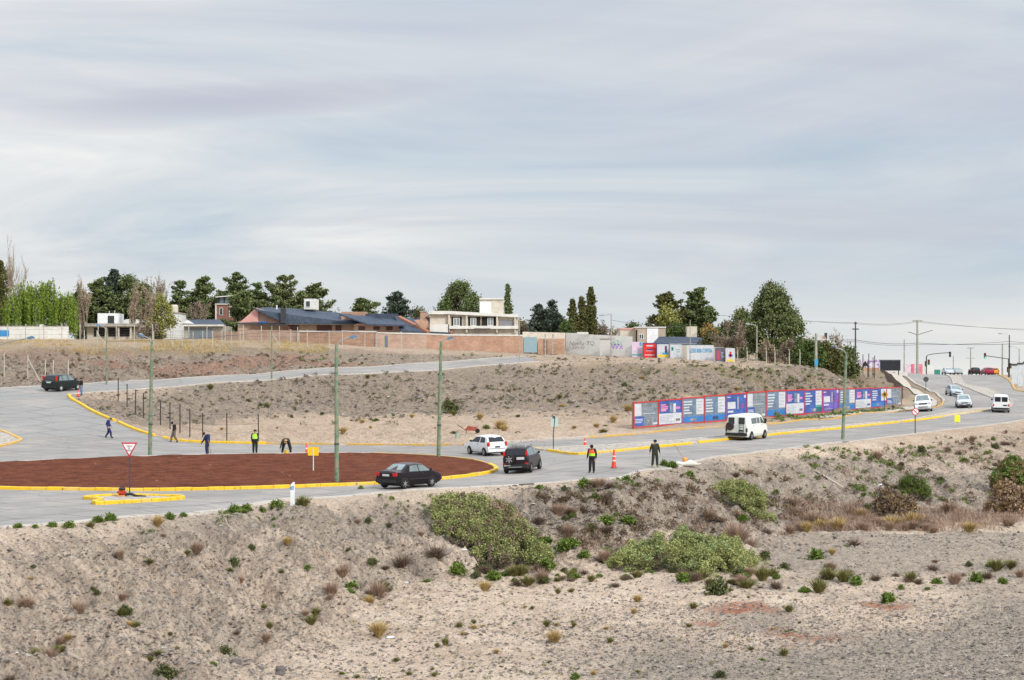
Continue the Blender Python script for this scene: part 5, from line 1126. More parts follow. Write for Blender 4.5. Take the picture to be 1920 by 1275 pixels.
part('spare_wheel', MB().lathe([(.05, -.1), (.28, -.11), (.33, -.05), (.33, .08), (.2, .1)], 20, 'x'), mat('cover_dark', (.03, .02, .025), .7), vn_, smooth=40, loc=(-2.36, .52, 1.12))
lad = MB()
for y in (-.62, -.26): lad.tube([(-2.33, y, .5), (-2.33, y, 1.45)], .022, 6)
for z in (.62, .82, 1.02, 1.22, 1.4): lad.tube([(-2.33, -.62, z), (-2.33, -.26, z)], .018, 6)
part('ladder', lad, BLKP, vn_)
pk_prof = [(0, .6), (.03, 1.02), (.06, 1.06), (1.5, 1.06), (1.56, 1.08), (1.85, 1.72), (2.1, 1.80), (2.9, 1.81), (3.2, 1.75), (3.88, 1.16), (4.0, 1.12), (4.9, 1.02), (5.12, .8), (5.2, .55)]
car('pickup_truck', 'white double-cab pickup coming toward us beside the pale kerb', 1731, 771, -103, 5.2, 1.84, pk_prof, 1.14, WPT, (1.05, 4.2), .38,
 [[(1.78, 1.18), (1.95, 1.62), (2.4, 1.70), (2.45, 1.18)], [(2.55, 1.18), (2.5, 1.70), (3.1, 1.65), (3.7, 1.18)]], ((3.84, 1.19), (3.22, 1.74), .72, .58), ((1.60, 1.16), (1.86, 1.7), .6, .55, GLP), GLL,
 lights=[('headlight', HLP, 4.9, 5.12, .55, .84, .86, 1.02, True), ('taillight', TLR, -.02, .06, .74, .9, .75, 1.0, True)],
 extras=[('grille', BLKP, 5.05, 5.18, -.45, .45, .84, .98, False), ('bumper', WPT, 5.1, 5.26, -.86, .86, .44, .68, False), ('air_intake', BLKP, 5.2, 5.275, -.5, .5, .5, .6, False), ('side_lettering', BLKP, 2.0, 3.0, .925, .935, .78, .86, True)], handle=(1.9, 2.7), cat='pickup')
for nm_, lb, px, py, rz, m in (('hatchback_car', 'silver hatchback coming toward us next to the white pickup', 1807, 764, -101, SIL), ('hatchback_car', 'pale silver-blue small car behind, coming straight downhill toward us', 1788.5, 743, -91, paint('paint_ice_blue', (.40, .45, .50), .3, .3))):
    car(nm_, lb, px, py, rz, 3.85, 1.68, hatch_prof, .94, m, (.65, 3.1), .30, [[(.50, .98), (.66, 1.32), (1.25, 1.36), (1.3, .96)], [(1.42, .96), (1.4, 1.37), (2.08, 1.33), (2.72, .96)]], ((2.82, 1.01), (2.18, 1.38), .64, .50), ((.12, 1.02), (.42, 1.36), .62, .54, GLP), GLS,
     lights=[('headlight', HLP, 3.6, 3.80, .46, .76, .58, .72, True), tl(.0, .62, .80, .72, 1.02)], extras=[('grille', BLKP, 3.72, 3.83, -.40, .40, .60, .70, False), ('air_intake', BLKP, 3.74, 3.88, -.62, .62, .34, .48, False), ('licence_plate', PLT, 3.88, 3.90, -.2, .2, .42, .52, False)], handle=(1.4,))
kg_prof = [(0, .5), (.03, 1.2), (.09, 1.72), (.25, 1.81), (1.9, 1.84), (2.4, 1.74), (3.0, 1.2), (3.2, 1.1), (3.75, .9), (3.95, .65), (4.0, .45)]
car('panel_van', 'small white panel van with two black rear windows driving away at the right', 1875.5, 772, 76, 4.0, 1.70, kg_prof, 1.14, WPT, (.7, 3.3), .31,
 [[(2.0, 1.16), (2.0, 1.66), (2.34, 1.66), (2.86, 1.16)]], ((2.96, 1.24), (2.44, 1.71), .68, .58), None, GLP, tumble=.16,
 lights=[('taillight', TLR, -.02, .06, .70, .83, .66, .92, True), ('headlight', HLP, 3.72, 3.9, .5, .76, .68, .84, True), ('licence_plate', BLKP, -.03, .03, -.62, -.2, .72, .84, False)],
 extras=[('bumper', BLKP, -.08, .08, -.80, .80, .34, .52, False), ('rear_window', GLP, .01, .08, .06, .64, 1.14, 1.64, True)], handle=(2.1,), cat='van')
cw = WD(0, 0, 0)
def crest(px, d): return Vector(((px - 960) * d / F, d, 0))
for nm_, lb, px, d_, rz, m, W_, pf in (('sedan_car', 'light grey car cresting the hill, half hidden by the rise', 1777, 340, -92, SIL, 1.7, sedan_prof), ('sedan_car', 'pale car cresting close behind the light grey one', 1793, 352, -88, paint('paint_grey_green', (.30, .34, .33)), 1.7, sedan_prof),
     ('sedan_car', 'black car going over the crest next to the pole with crossbars', 1826.5, 343, 90, paint('paint_black', (.03, .035, .04)), 1.66, hatch_prof), ('sedan_car', 'dark red car going over the crest', 1851, 337, 92, paint('paint_red', (.30, .012, .05)), 1.66, hatch_prof),
     ('sedan_car', 'orange car partly hidden by the dark red one on the crest', 1862, 350, 90, paint('paint_orange', (.62, .24, .02)), 1.6, hatch_prof)):
    Lc = pf[-1][0]
    car(nm_, lb, px, 0, rz, Lc, W_, pf, .95, m, (.7, Lc - .75), .30, [[(1.3, .98), (1.35, 1.3), (2.2, 1.32), (2.7, .98)]], ((Lc - 1.0, 1.03), (Lc - 1.62, 1.38), .62, .5), ((.62, 1.07) if pf is sedan_prof else (.12, 1.02), (1.2, 1.38) if pf is sedan_prof else (.42, 1.36), .6, .5, GLS), GLL if rz > 0 else GLS,
        lights=[('headlight', HLP, Lc - .2, Lc - .02, .46, .74, .6, .74, True), ('taillight', TLR, -.02, .1, .55, .78, .72, .95, True)], handle=False, loc=crest(px, d_))
# ------------------------------------------------------------------ people
SKIN = mat('skin', (.42, .24, .165), .6, .06, 6); SHO = mat('shoes_black', (.02, .02, .02), .7); HAIR = mat('hair_dark', (.015, .012, .010), .8)
def skinned(name, verts, edges, radii, mats, fmat, parent=None, root=0, sub=1):
    me = bpy.data.meshes.new(name); me.from_pydata([tuple(v) for v in verts], edges, [])
    o = bpy.data.objects.new('tmp', me); COL.objects.link(o)
    o.modifiers.new('s', 'SKIN')
    if not me.skin_vertices:
        bm = bmesh.new(); bm.from_mesh(me); bm.verts.layers.skin.verify(); bm.to_mesh(me); bm.free()
    for i, sv in enumerate(me.skin_vertices[0].data):
        r = radii[i]; sv.radius = (r, r) if not hasattr(r, '__len__') else r; sv.use_root = (i == root)
    m = o.modifiers.new('u', 'SUBSURF'); m.levels = sub; m.render_levels = sub
    dg = bpy.context.evaluated_depsgraph_get(); out = bpy.data.meshes.new_from_object(o.evaluated_get(dg)); bpy.data.objects.remove(o)
    out.materials.clear()
    for q in mats: out.materials.append(q)
    for p in out.polygons: p.material_index = fmat(p.center); p.use_smooth = True
    out.name = name; return out
def person(label, px, py, face, top, legs, pose=None, scale=1.0, vest=None, hat=None, hair=True, shoes=SHO, skin_=SKIN, hood=False, loc=None, gloves=None):
    """local frame: x = own left, y = forward, z = up; face = heading in degrees in plan"""
    J = dict(pel=(0, 0, .96), spi=(0, -.01, 1.16), che=(0, 0, 1.36), nec=(0, .01, 1.49), hea=(0, .03, 1.60), top=(0, .02, 1.70),
             shl=(.185, 0, 1.42), ell=(.235, -.02, 1.14), wrl=(.235, .06, .88), shr=(-.185, 0, 1.42), elr=(-.235, -.02, 1.14), wrr=(-.235, .06, .88),
             hil=(.10, 0, .92), knl=(.11, .03, .50), anl=(.11, -.02, .09), tol=(.12, .15, .04), hir=(-.10, 0, .92), knr=(-.11, .03, .50), anr=(-.11, -.02, .09), tor=(-.12, .15, .04))
    for k_, v_ in (pose or {}).items(): J[k_] = v_
    J = {k_: Vector(v_) for k_, v_ in J.items()}
    names = ['pel', 'spi', 'che', 'nec', 'hea', 'top', 'shl', 'ell', 'wrl', 'shr', 'elr', 'wrr', 'hil', 'knl', 'anl', 'tol', 'hir', 'knr', 'anr', 'tor']
    R = dict(pel=(.135, .11), spi=(.13, .10), che=(.15, .11), nec=.06, hea=.108, top=.078, shl=.068, ell=.048, wrl=.036, shr=.068, elr=.048, wrr=.036, hil=.092, knl=.062, anl=.046, tol=.044, hir=.092, knr=.062, anr=.046, tor=.044)
    if top is not None and legs is not None: R.update(shl=.105, shr=.105, ell=.078, elr=.078, hil=.125, hir=.125, knl=.105, knr=.105, anl=.078, anr=.078, che=(.215, .16), spi=(.195, .155), pel=(.19, .155))
    V = [J[k_] for k_ in names]; rad = [R[k_] for k_ in names]; ix = {k_: i for i, k_ in enumerate(names)}
    E = [(ix[a], ix[b]) for a, b in (('pel', 'spi'), ('spi', 'che'), ('che', 'nec'), ('nec', 'hea'), ('hea', 'top'), ('che', 'shl'), ('shl', 'ell'), ('ell', 'wrl'), ('che', 'shr'), ('shr', 'elr'), ('elr', 'wrr'), ('pel', 'hil'), ('hil', 'knl'), ('knl', 'anl'), ('anl', 'tol'), ('pel', 'hir'), ('hir', 'knr'), ('knr', 'anr'), ('anr', 'tor'))]
    hd = (J['hea'] - J['nec']).normalized(); fwd = Vector((0, 1, 0)) - hd * hd.y; fwd.normalize()
    V.append(J['hea'] + fwd * .105 - hd * .012); rad.append(.013); E.append((ix['hea'], len(V) - 1))     # nose
    fr = [J['nec']]
    for s, wn, en in ((1, 'wrl', 'ell'), (-1, 'wrr', 'elr')):
        d = (J[wn] - J[en]).normalized(); sdv = Vector((0, 1, 0)) - d * d.y; sdv = sdv.normalized() if sdv.length > .1 else Vector((1, 0, 0)); pal = J[wn] + d * .07; V.append(pal); rad.append(.032); ip = len(V) - 1; E.append((ix[wn], ip)); fr.append(pal)
        curl = Vector((-s, 0, 0))
        for q, (off, ln) in enumerate(((-.027, .055), (-.009, .068), (.009, .072), (.027, .064))):
            a = pal + sdv * off + d * .03; V.append(a); rad.append(.0095); V.append(a + d * ln * .6 + curl * .01); rad.append(.009); V.append(a + d * ln + curl * .03); rad.append(.008); n = len(V); E += [(ip, n - 3), (n - 3, n - 2), (n - 2, n - 1)]
        a = pal + sdv * .038 - d * .015; V.append(a); rad.append(.011); V.append(a + sdv * .022 + d * .035 + curl * .01); rad.append(.009); n = len(V); E += [(ip, n - 2), (n - 2, n - 1)]
    upk = [J[k_] for k_ in ('spi', 'che', 'shl', 'ell', 'shr', 'elr')] + [(J['ell'] + J['wrl']) / 2, (J['elr'] + J['wrr']) / 2, (J['pel'] + J['spi']) / 2, J['wrl'] * .8 + J['ell'] * .2, J['wrr'] * .8 + J['elr'] * .2]
    lok = [J['pel'] - (J['spi'] - J['pel']) * .2] + [J[k_] for k_ in ('hil', 'knl', 'hir', 'knr')] + [(J['hil'] + J['knl']) / 2, (J['hir'] + J['knr']) / 2, (J['knl'] + J['anl']) / 2, (J['knr'] + J['anr']) / 2, J['anl'] + Vector((0, 0, .05)), J['anr'] + Vector((0, 0, .05))]
    skn = [J['hea'], J['top'], J['nec'] * .5 + J['hea'] * .5] + [J['wrl'] + (J['wrl'] - J['ell']).normalized() * .06, J['wrr'] + (J['wrr'] - J['elr']).normalized() * .06]
    sh = [J['tol'], J['tor'], J['anl'] - Vector((0, 0, .06)), J['anr'] - Vector((0, 0, .06)), (J['tol'] + J['anl']) / 2, (J['tor'] + J['anr']) / 2]
    groups = [(0, skn), (1, upk), (2, lok), (3, sh)]
    def fm(c): return min(((c - q).length, i) for i, L_ in groups for q in L_)[1]
    me = skinned('person', V, E, rad, [skin_, top, legs, shoes], fm)
    p = loc or on(px, py)
    o = link('person', me, None, p, math.radians(face) - math.pi / 2); o.scale = (scale,) * 3; tag(o, label, 'person')
    zmin = min(v.co.z for v in me.vertices); o.location.z = p.z + .02 - zmin * scale
    for v_ in me.vertices: pass
    if vest:
        for m_, z0, z1, mm in vest:
            mb = MB(); ch, sp, pe = J['che'], J['spi'], J['pel']
            def axis(f): return pe + (sp - pe) * (f * 2) if f < .5 else sp + (ch + Vector((0, 0, .07)) - sp) * ((f - .5) * 2)
            rows_ = []
            for f in np.linspace(z0, z1, 5):
                c_ = axis(f); rx = .205 + .02 * f if f < .9 else .17; ry = .17
                rows_.append([(c_.x + rx * math.cos(a), c_.y + ry * math.sin(a), c_.z) for a in np.linspace(0, 2 * math.pi, 16, endpoint=False)])
            V2 = [q for r_ in rows_ for q in r_]; Fc = [(i * 16 + k_, i * 16 + (k_ + 1) % 16, (i + 1) * 16 + (k_ + 1) % 16, (i + 1) * 16 + k_) for i in range(4) for k_ in range(16)]
            mb.add(V2, Fc); part(m_, mb, mm, o, smooth=60)
    c_ = J['hea'] + hd * .02
    M = Matrix.Translation(c_) @ hd.to_track_quat('Z', 'Y').to_matrix().to_4x4()
    if hat:
        mb = MB().lathe([(.112, .0), (.112, .05), (.09, .105), (.04, .125)], 14); mb.box(-.07, .07, -.19 if False else .06, .18, .0, .015); mb.v = [tuple(M @ Vector(v)) for v in mb.v]; part('hat', mb, hat, o, smooth=40)
    elif hood or hair:
        mb = MB().lathe([(.06, -.09), (.107, -.03), (.112, .03), (.09, .09), (.03, .118)], 14); mb.v = [tuple(M @ (Vector(v) + Vector((0, -.022, 0)))) for v in mb.v]; part('hood' if hood else 'hair', mb, hood or HAIR, o, smooth=60)
    eyes = MB()
    for s in (-1, 1): eyes.lathe([(.004, -.004), (.011, 0), (.004, .004)], 8, 'y', tuple(Vector((s * .034, .0, 0))))
    sx_ = fwd.cross(hd).normalized(); M2 = Matrix((sx_, fwd, hd)).transposed().to_4x4(); M2.translation = J['hea'] + fwd * .088 + hd * .012
    eyes.v = [tuple(M2 @ Vector(v)) for v in eyes.v]; part('eyes', eyes, BPT, o)
    return o
NVY = mat('cloth_navy', (.025, .03, .12), .9, .15, 6); DNV = mat('cloth_dark_navy', (.015, .03, .08), .9, .2, 6); BKC = mat('cloth_black', (.014, .014, .016), .9, .3, 6); OLV = mat('cloth_dark_olive', (.032, .034, .022), .9, .3, 6)
GRC = mat('cloth_grey', (.13, .11, .11), .9, .2, 6); JEA = mat('cloth_jeans', (.12, .18, .30), .9, .2, 6); HVY = mat('hivis_yellow', (.42, .78, .04), .6, .1, 6); HVO = mat('hivis_orange', (.85, .13, .05), .6, .1, 6); REF = mat('reflective_strip', (.55, .55, .5), .3)
WALKR = dict(knl=(.10, .20, .53), anl=(.10, .26, .10), tol=(.11, .42, .05), knr=(-.10, .02, .50), anr=(-.10, -.24, .13), tor=(-.10, -.12, .04), ell=(.24, -.12, 1.16), wrl=(.24, -.02, .94), elr=(-.24, .05, 1.15), wrr=(-.24, .20, .96))
person('person in navy coveralls and cap walking with head bowed on the side road', 203, 821.5, 5, NVY, NVY, dict(WALKR, che=(0, .05, 1.36), nec=(0, .10, 1.48), hea=(0, .17, 1.57), top=(0, .19, 1.66)), hat=mat('cap_teal', (.03, .10, .10), .9))
person('person in black jacket and grey trousers walking by the inner kerb near the iron posts', 327, 830, 200, BKC, GRC, dict(WALKR, che=(0, .04, 1.36), nec=(0, .08, 1.48), hea=(0, .14, 1.58), top=(0, .15, 1.67)), hood=BKC, scale=1.02)
pr = person('person in dark blue overalls sweeping at the far edge of the red bed', 389, 853.5, 160, DNV, DNV, dict(che=(0, .10, 1.34), nec=(0, .16, 1.45), hea=(0, .24, 1.53), top=(0, .28, 1.61), ell=(.24, .22, 1.16), wrl=(.10, .42, 1.02), elr=(-.26, .15, 1.1), wrr=(-.10, .40, .88), knl=(.14, .10, .50), anl=(.17, .05, .09), tol=(.20, .2, .04)))
tb = MB().tube([(0, 0, 0), (-.15, -.35, 1.15)], .018, 6)
t = thing('shovel', 'long handled shovel resting by the dark blue worker at the red bed', 'shovel', on(396, 854)); part('handle', tb, mat('handle_wood', (.33, .22, .11), .8), t); part('blade', MB().box(-.12, .12, -.02, .02, 0, .3), mat('steel_pale', (.5, .52, .52), .4, metal=.4), t, loc=(.0, .02, .02))
person('person in yellow hi-vis vest and black trousers seen from behind at the roundabout', 478, 850, 90, BKC, BKC, {}, vest=[('vest', .25, 1.0, HVY), ('reflective_band', .48, .56, REF)], hat=BKC)
person('person in dark clothes bending down over the far kerb of the red bed', 537, 850.5, 270, OLV, BKC, dict(pel=(0, -.10, .86), spi=(0, .08, .98), che=(0, .28, .98), nec=(0, .40, .92), hea=(0, .47, .82), top=(0, .50, .73), shl=(.19, .29, .95), ell=(.30, .36, .66), wrl=(.38, .42, .36), shr=(-.19, .29, .95), elr=(-.30, .36, .66), wrr=(-.42, .40, .34), hil=(.12, -.10, .84), hir=(-.12, -.10, .84), knl=(.22, .0, .48), knr=(-.22, .0, .48), anl=(.30, -.06, .09), anr=(-.30, -.06, .09), tol=(.34, .1, .04), tor=(-.34, .1, .04)), hat=mat('cap_tan', (.30, .18, .07), .8), scale=1.05)
t = thing('paint_bucket', 'small yellow bucket beneath the bending worker', 'bucket', on(537, 852.5)); part('bucket_body', MB().lathe([(.13, 0), (.17, .34), (.15, .34), (.12, .04)], 14), mat('print_yellow', None), t); part('handle', MB().tube([(.16 * math.cos(a), 0, .34 + .14 * math.sin(a)) for a in np.linspace(0, math.pi, 8)], .008, 5), BLKP, t)
person('person in orange and lime hi-vis vest with dark hood and dark clothes on the road', 1110, 887, 250, BKC, BKC, dict(ell=(.26, -.02, 1.15), wrl=(.30, .05, .90), elr=(-.25, -.04, 1.15), wrr=(-.26, .02, .88), anl=(.14, -.02, .09), tol=(.18, .14, .04)), vest=[('vest', .55, 1.0, HVO), ('vest_band', .2, .56, HVY), ('reflective_band', .52, .58, REF)], hood=BKC, scale=1.02)
person('person in dark olive work clothes and cap standing at the near road edge', 1228, 876.5, 285, OLV, OLV, dict(ell=(.28, -.02, 1.16), wrl=(.36, .06, .94), elr=(-.28, -.04, 1.15), wrr=(-.32, .04, .91), knl=(.14, .03, .5), anl=(.18, 0, .09), tol=(.24, .15, .04), knr=(-.13, .03, .5), anr=(-.16, 0, .09), tor=(-.2, .15, .04)), hat=BKC, shoes=mat('boots_ochre', (.25, .22, .05), .8), scale=1.03)
person('person in black jacket and blue jeans standing behind an orange cone at the kerb bend', 153, 742, 200, BKC, JEA, dict(ell=(.33, .0, 1.2), wrl=(.42, .08, 1.0), elr=(-.3, 0, 1.2), wrr=(-.35, .06, .98)), hat=BKC)
# ------------------------------------------------------------------ street furniture
GRN = mat('pole_green_paint', (.10, .20, .12), .7, .2, 2.0, col2=(.24, .24, .17), c2=(.42, .56)); CONP = mat('pole_concrete', (.36, .35, .30), .9, .15, 2, col2=(.26, .26, .20)); LBL = mat('lamp_blue', (.10, .19, .30), .5); LGY = mat('lamp_grey', (.30, .33, .35), .5, metal=.3); STL = mat('steel_dark', (.07, .075, .08), .6, metal=.4)
def topz(px, py, p): return CZ - (py - YH) * p.y / F
def lamp(label, px, by, ty, dx, dz, lampm, polem=GRN, r0=.15, r1=.085, lean=0.0, headlen=.42, group='green street lamp poles', loc=None, foot_m=None):
    p = loc or on(px, by); h = topz(px, ty, p) - p.z; t = thing('street_lamp', label, 'street lamp', p, 0, group)
    s = F / p.y; ln = lean / s
    part('pole', MB().tube([(0, 0, -.3), (ln * .3, 0, h * .3), (ln * .7, 0, h * .7), (ln, 0, h)], [r0, r0 * .85, (r0 + r1) / 2, r1], 12), polem, t, smooth=40)
    part('collar', MB().lathe([(r0 * 1.12, h * .28), (r0 * 1.12, h * .28 + .08)], 12), STL, t, loc=(ln * .3, 0, 0)); part('collar', MB().lathe([(r1 * 1.35, h * .93), (r1 * 1.35, h * .93 + .12)], 12), polem, t, loc=(ln * .93, 0, 0))
    ex, ez = dx / s, dz / s; part('arm', MB().tube([(ln, 0, h - .1), (ln + ex * .25, 0, h + ez * .4), (ln + ex * .6, 0, h + ez * .8), (ln + ex, 0, h + ez)], .035, 8), LGY, t)
    u = Vector((ex * .4, 0, ez * .2)).normalized(); c = Vector((ln + ex, 0, h + ez)); M = Matrix.Translation(c) @ Matrix.Rotation(-math.atan2(u.z, u.x), 4, 'Y')
    mb = MB(); mb.prism([(0, -.05), (headlen * .3, -.10), (headlen, -.07), (headlen * 1.05, .0), (headlen * .8, .09), (0, .07)], -.13, .13); mb.v = [tuple(M @ Vector(v)) for v in mb.v]; ho = part('lamp_head', mb, lampm, t)
    mb = MB().box(headlen * .35, headlen * .9, -.1, .1, -.125, -.085, M); part('lamp_glass', mb, HLP, ho)
    return t
lamp('green lamp pole in the far edge of the red bed, lamp arm to the left', 281, 857, 640, -14, 9, LBL, lean=4)
lamp('green lamp pole nearest to us, in the red bed behind the sedan', 631.5, 907, 645, 26, 12, LBL, lean=-1)
lamp('green lamp pole at the right end of the red bed, lamp to the right', 822, 859.5, 640, 12, 5, LBL, lean=5)
lamp('green lamp pole rising before the poster fence, arm to the left', 1580, 824, 661, -20, 9, STL, lean=7, headlen=.4)
lamp('lamp whose long arm reaches in from the left edge', -44, 872, 668, 96, 34, LBL, r1=.07)
lamp('slim yellowish pole behind the dark car at the left road', 200, 727, 618, -12, 7, LBL, r0=.10, r1=.06, group='slim poles along the upper road', loc=on(200, 721.5))
def spole(label, px, by, ty, r=.1, m=CONP, cross=(), loc=None, tilt=0, cat='pole', group='slim poles along the upper road', name='utility_pole', dishes=()):
    p = loc or on(px, by); h = topz(px, ty, p) - p.z; t = thing(name, label, cat, p, 0, group); s = F / p.y
    part('pole', MB().tube([(0, 0, -.3), (0, 0, h)], [r, r * .65], 10), m, t)
    for ypx, half, th in cross:
        z = topz(px, ypx, p) - p.z; part('crossarm', MB().box(-half / s, half / s, -.06, .06, z - th / 2, z + th / 2), m, t)
        for q in (-.9, 0, .9): part('insulator', MB().lathe([(.04, 0), (.06, .08), (.03, .16)], 8), WHT, t, loc=(q * half / s, 0, z + th / 2))
    return t
spole('tall greenish pole beside the wire fence on the upper road', 509.5, 711, 611, .10, GRN)
spole('thin pole at the top of the road near the pale blue gate', 974, 676, 598, .08)
lamp('lamp pole in front of the graffiti wall with arm to the left', 1146, 667, 588, -14, -3, LGY, CONP, .09, .05, group='slim poles along the upper road', headlen=.6, loc=Vector(W(1146, 668, 218.5)))
spole('thin pole before the lettered white panel', 1294, 673, 600, .06, loc=Vector(W(1294, 674, 214)))
lamp('slim pale lamp pole beside the huge pine', 1419, 679, 611, -13, 3, LGY, CONP, .10, .06, group='slim poles along the upper road', headlen=.5, loc=Vector(W(1419, 684, 207)))
t = spole('thick short concrete pole with blue notice at its foot', 1530, 684, 625, .2, loc=Vector(W(1530, 689, 206))); part('notice_panel', MB().box(-.2, .2, -.25, -.2, .2, 1.0), CYA, t)
# power poles near the crest
UP = 'power poles beyond the crest'
def far(px, d): x = (px - 960) * d / F; return Vector((x, d, float(Hn([x], [d])[0])))
spole('dark wooden power pole with small crossbar left of the tall one', 1604, 0, 603, .17, STL, [(617, 6, .2), (606, 3, .2)], far(1604, 300), group=UP)
tp = spole('tallest concrete power pole with top crossbar and two lamp arms', 1720, 0, 600, .26, CONP, [(601.5, 9, .25)], far(1720, 330), group=UP)
for s_, ex_, zz in ((-1, 15, 623), (1, 27, 620)): part('lamp_arm', MB().tube([(0, 0, topz(0, 628, tp.location) - tp.location.z), (s_ * ex_ * .095, 0, topz(0, zz, tp.location) - tp.location.z), (s_ * (ex_ + 4) * .095, 0, topz(0, zz, tp.location) - tp.location.z + .05)], .06, 6), STL, tp)
spole('plain grey pole left of the tallest power pole', 1695.5, 0, 636, .14, CONP, (), far(1695.5, 325), group=UP)
spole('grey power pole with two crossbars standing over the crest', 1820, 0, 652, .17, CONP, [(652.5, 7, .2), (671.5, 9, .12)], far(1820, 372), group=UP)
spole('short grey post right of the traffic light head', 1787.5, 0, 667, .14, CONP, (), far(1787.5, 365), group=UP)
spole('thick grey pole left of the dark lamp pole', 1879.5, 0, 644, .18, CONP, (), far(1879.5, 330), group=UP)
lamp('dark lamp pole at the right crest with arm to the left', 1892.5, 0, 628, -13, 2, LGY, STL, .14, .09, group=UP, headlen=.8, loc=far(1892.5, 320))
lamp('farthest grey lamp pole by the sheet metal fence', 1911, 0, 654, -14, 4, LGY, CONP, .13, .08, group=UP, headlen=.7, loc=far(1911, 345))
def tlight(label, px, d, ty, pts, heads):
    p = far(px, d); t = thing('traffic_light', label, 'traffic light', p, 0, 'traffic lights at the crest'); Z = lambda py: topz(0, py, p) - p.z; s = F / d
    part('pole', MB().tube([(0, 0, -.3), (0, 0, Z(ty))], .11, 10), STL, t)
    part('arm', MB().tube([((x - px) / s, 0, Z(y)) for x, y in pts], .07, 8), STL, t)
    for x, y, on_ in heads:
        h = part('signal_head', MB().box(-.18, .18, -.16, .16, -.5, .5), mat('signal_black', (.012, .014, .014), .6), t, bevel=.03, loc=((x - px) / s, -.15, Z(y)))
        for k, cc in enumerate(((.18, .01, .01), (.2, .12, .01), (.02, .16, .08))):
            if k == 2 and on_:
                m_ = bpy.data.materials.get('signal_green_lit') or bpy.data.materials.new('signal_green_lit')
                m_.use_nodes = True; b_ = m_.node_tree.nodes['Principled BSDF']; b_.inputs['Base Color'].default_value = (.02, .4, .22, 1); b_.inputs['Emission Color'].default_value = (.03, .8, .45, 1); b_.inputs['Emission Strength'].default_value = 1.6
            else: m_ = mat('signal_lens_%d' % k, cc, .4)
            part('signal_lens', MB().lathe([(.11, -.03), (.12, .0)], 12, 'y'), m_, h, loc=(0, -.165, .32 - .32 * k))
    return t
tlight('left traffic light whose long curved arm carries a head over the road', 1737, 325, 668, [(1737, 669), (1739, 666), (1747, 664), (1760, 662.5), (1781, 661)], [(1781, 664.5, False), (1741, 679, False), (1735.5, 682, False)])
tlight('right traffic light showing green on a straight arm', 1891, 318, 672, [(1891, 673), (1870, 670), (1849, 667)], [(1846.5, 667, True), (1894, 686, False), (1889.5, 693, False)])
# overhead wires
def cable(label, pts, r=.03, name='power_line'):
    t = MB()
    for (a, da), (b, db) in zip(pts, pts[1:]):
        A_, B_ = Vector(W(*a, da)), Vector(W(*b, db)); q = [A_.lerp(B_, u) - Vector((0, 0, 4 * .012 * (B_ - A_).length * u * (1 - u))) for u in np.linspace(0, 1, 9)]
        t.tube([v - Vector(W(*pts[0][0], pts[0][1])) for v in q], r, 4, False)
    return tag(link(name, t.mesh(name, STL), None, W(*pts[0][0], pts[0][1])), label, 'cable', 'overhead power lines')
cable('highest power line crossing the right sky over both tall poles', [((1290, 585), 300), ((1604, 605), 300), ((1720, 602), 330), ((2010, 622), 330)], .025)
cable('second power line below the highest, right of the dark pole', [((1500, 600), 298), ((1604, 607), 300), ((1720, 604), 330), ((2010, 618), 340)], .02)
cable('lower thick cable passing the pole heads at lamp height', [((1480, 636), 300), ((1604, 637), 300), ((1720, 643), 330), ((1893, 645), 320), ((2010, 640), 320)], .04)
cable('lowest cable sagging just under the thick one', [((1480, 641), 302), ((1604, 640), 301), ((1722, 646), 331), ((1893, 640), 321), ((2010, 646), 322)], .03)
cable('faint cable between the graffiti wall lamp and the cube house', [((1146, 600), 219), ((1290, 612), 240)], .02)
cable('thin cable over the roofs from the tall greenish pole', [((200, 640), 200), ((509, 622), 209), ((700, 618), 215), ((975, 622), 214)], .02)
# traffic signs
def sign_post(t, h, r=.03, m=STL): return part('post', MB().tube([(0, 0, -.3), (0, 0, h)], r, 8), m, t)
p = on(243, 929); Z = lambda py: topz(0, py, p) - p.z; s = F / p.y
t = thing('yield_sign', 'white inverted triangle yield sign with red border in front of the red bed', 'traffic sign', p); sign_post(t, Z(850), .035)
w_ = 15.2 / s; zt_, zb_ = Z(829.5), Z(858)
part('panel', MB().prism([(-w_, zt_), (w_, zt_), (0, zb_)], -.09, -.06), mat('sign_red', (.50, .03, .06), .5, .1), t)
part('panel_face', MB().prism([(-w_ * .77, zt_ - .085), (w_ * .77, zt_ - .085), (0, zb_ + .17)], -.10, -.088), mat('sign_white', (.74, .70, .70), .4, .03), t)
for s_, z in (('CEDA', .215), ('EL', .335), ('PASO', .455)): text('lettering', s_, BPT, t, (0, -.106, zt_ - z), .12, bold=.0)
p = on(587.5, 886); t = thing('works_sign', 'small yellow rectangular board on a white stake in the red bed', 'sign', p); s = F / p.y
sign_post(t, 42 / s, .035, WHT); part('panel', MB().box(-10 / s, 10 / s, -.05, -.03, 32 / s, 48 / s), mat('sign_yellow', (.85, .52, .02), .5, .05), t); part('brace', MB().box(-.03, .03, -.075, -.052, 30 / s, 44 / s), WHT, t); part('foot', MB().box(-.33, .33, -.12, .12, -.05, .06), WHT, t)
p = on(1736, 733); t = thing('round_sign', 'round sign seen from behind on the planted strip near the crest', 'traffic sign', p); s = F / p.y; sign_post(t, 25 / s, .04); part('panel', MB().lathe([(.38, -.02), (.38, .02)], 20, 'y'), STL, t, loc=(0, -.06, 22 / s))
p = on(1716, 813); t = thing('round_sign', 'round red-bordered sign with white face by the near road edge at the right', 'traffic sign', p); s = F / p.y; sign_post(t, 44 / s, .045)
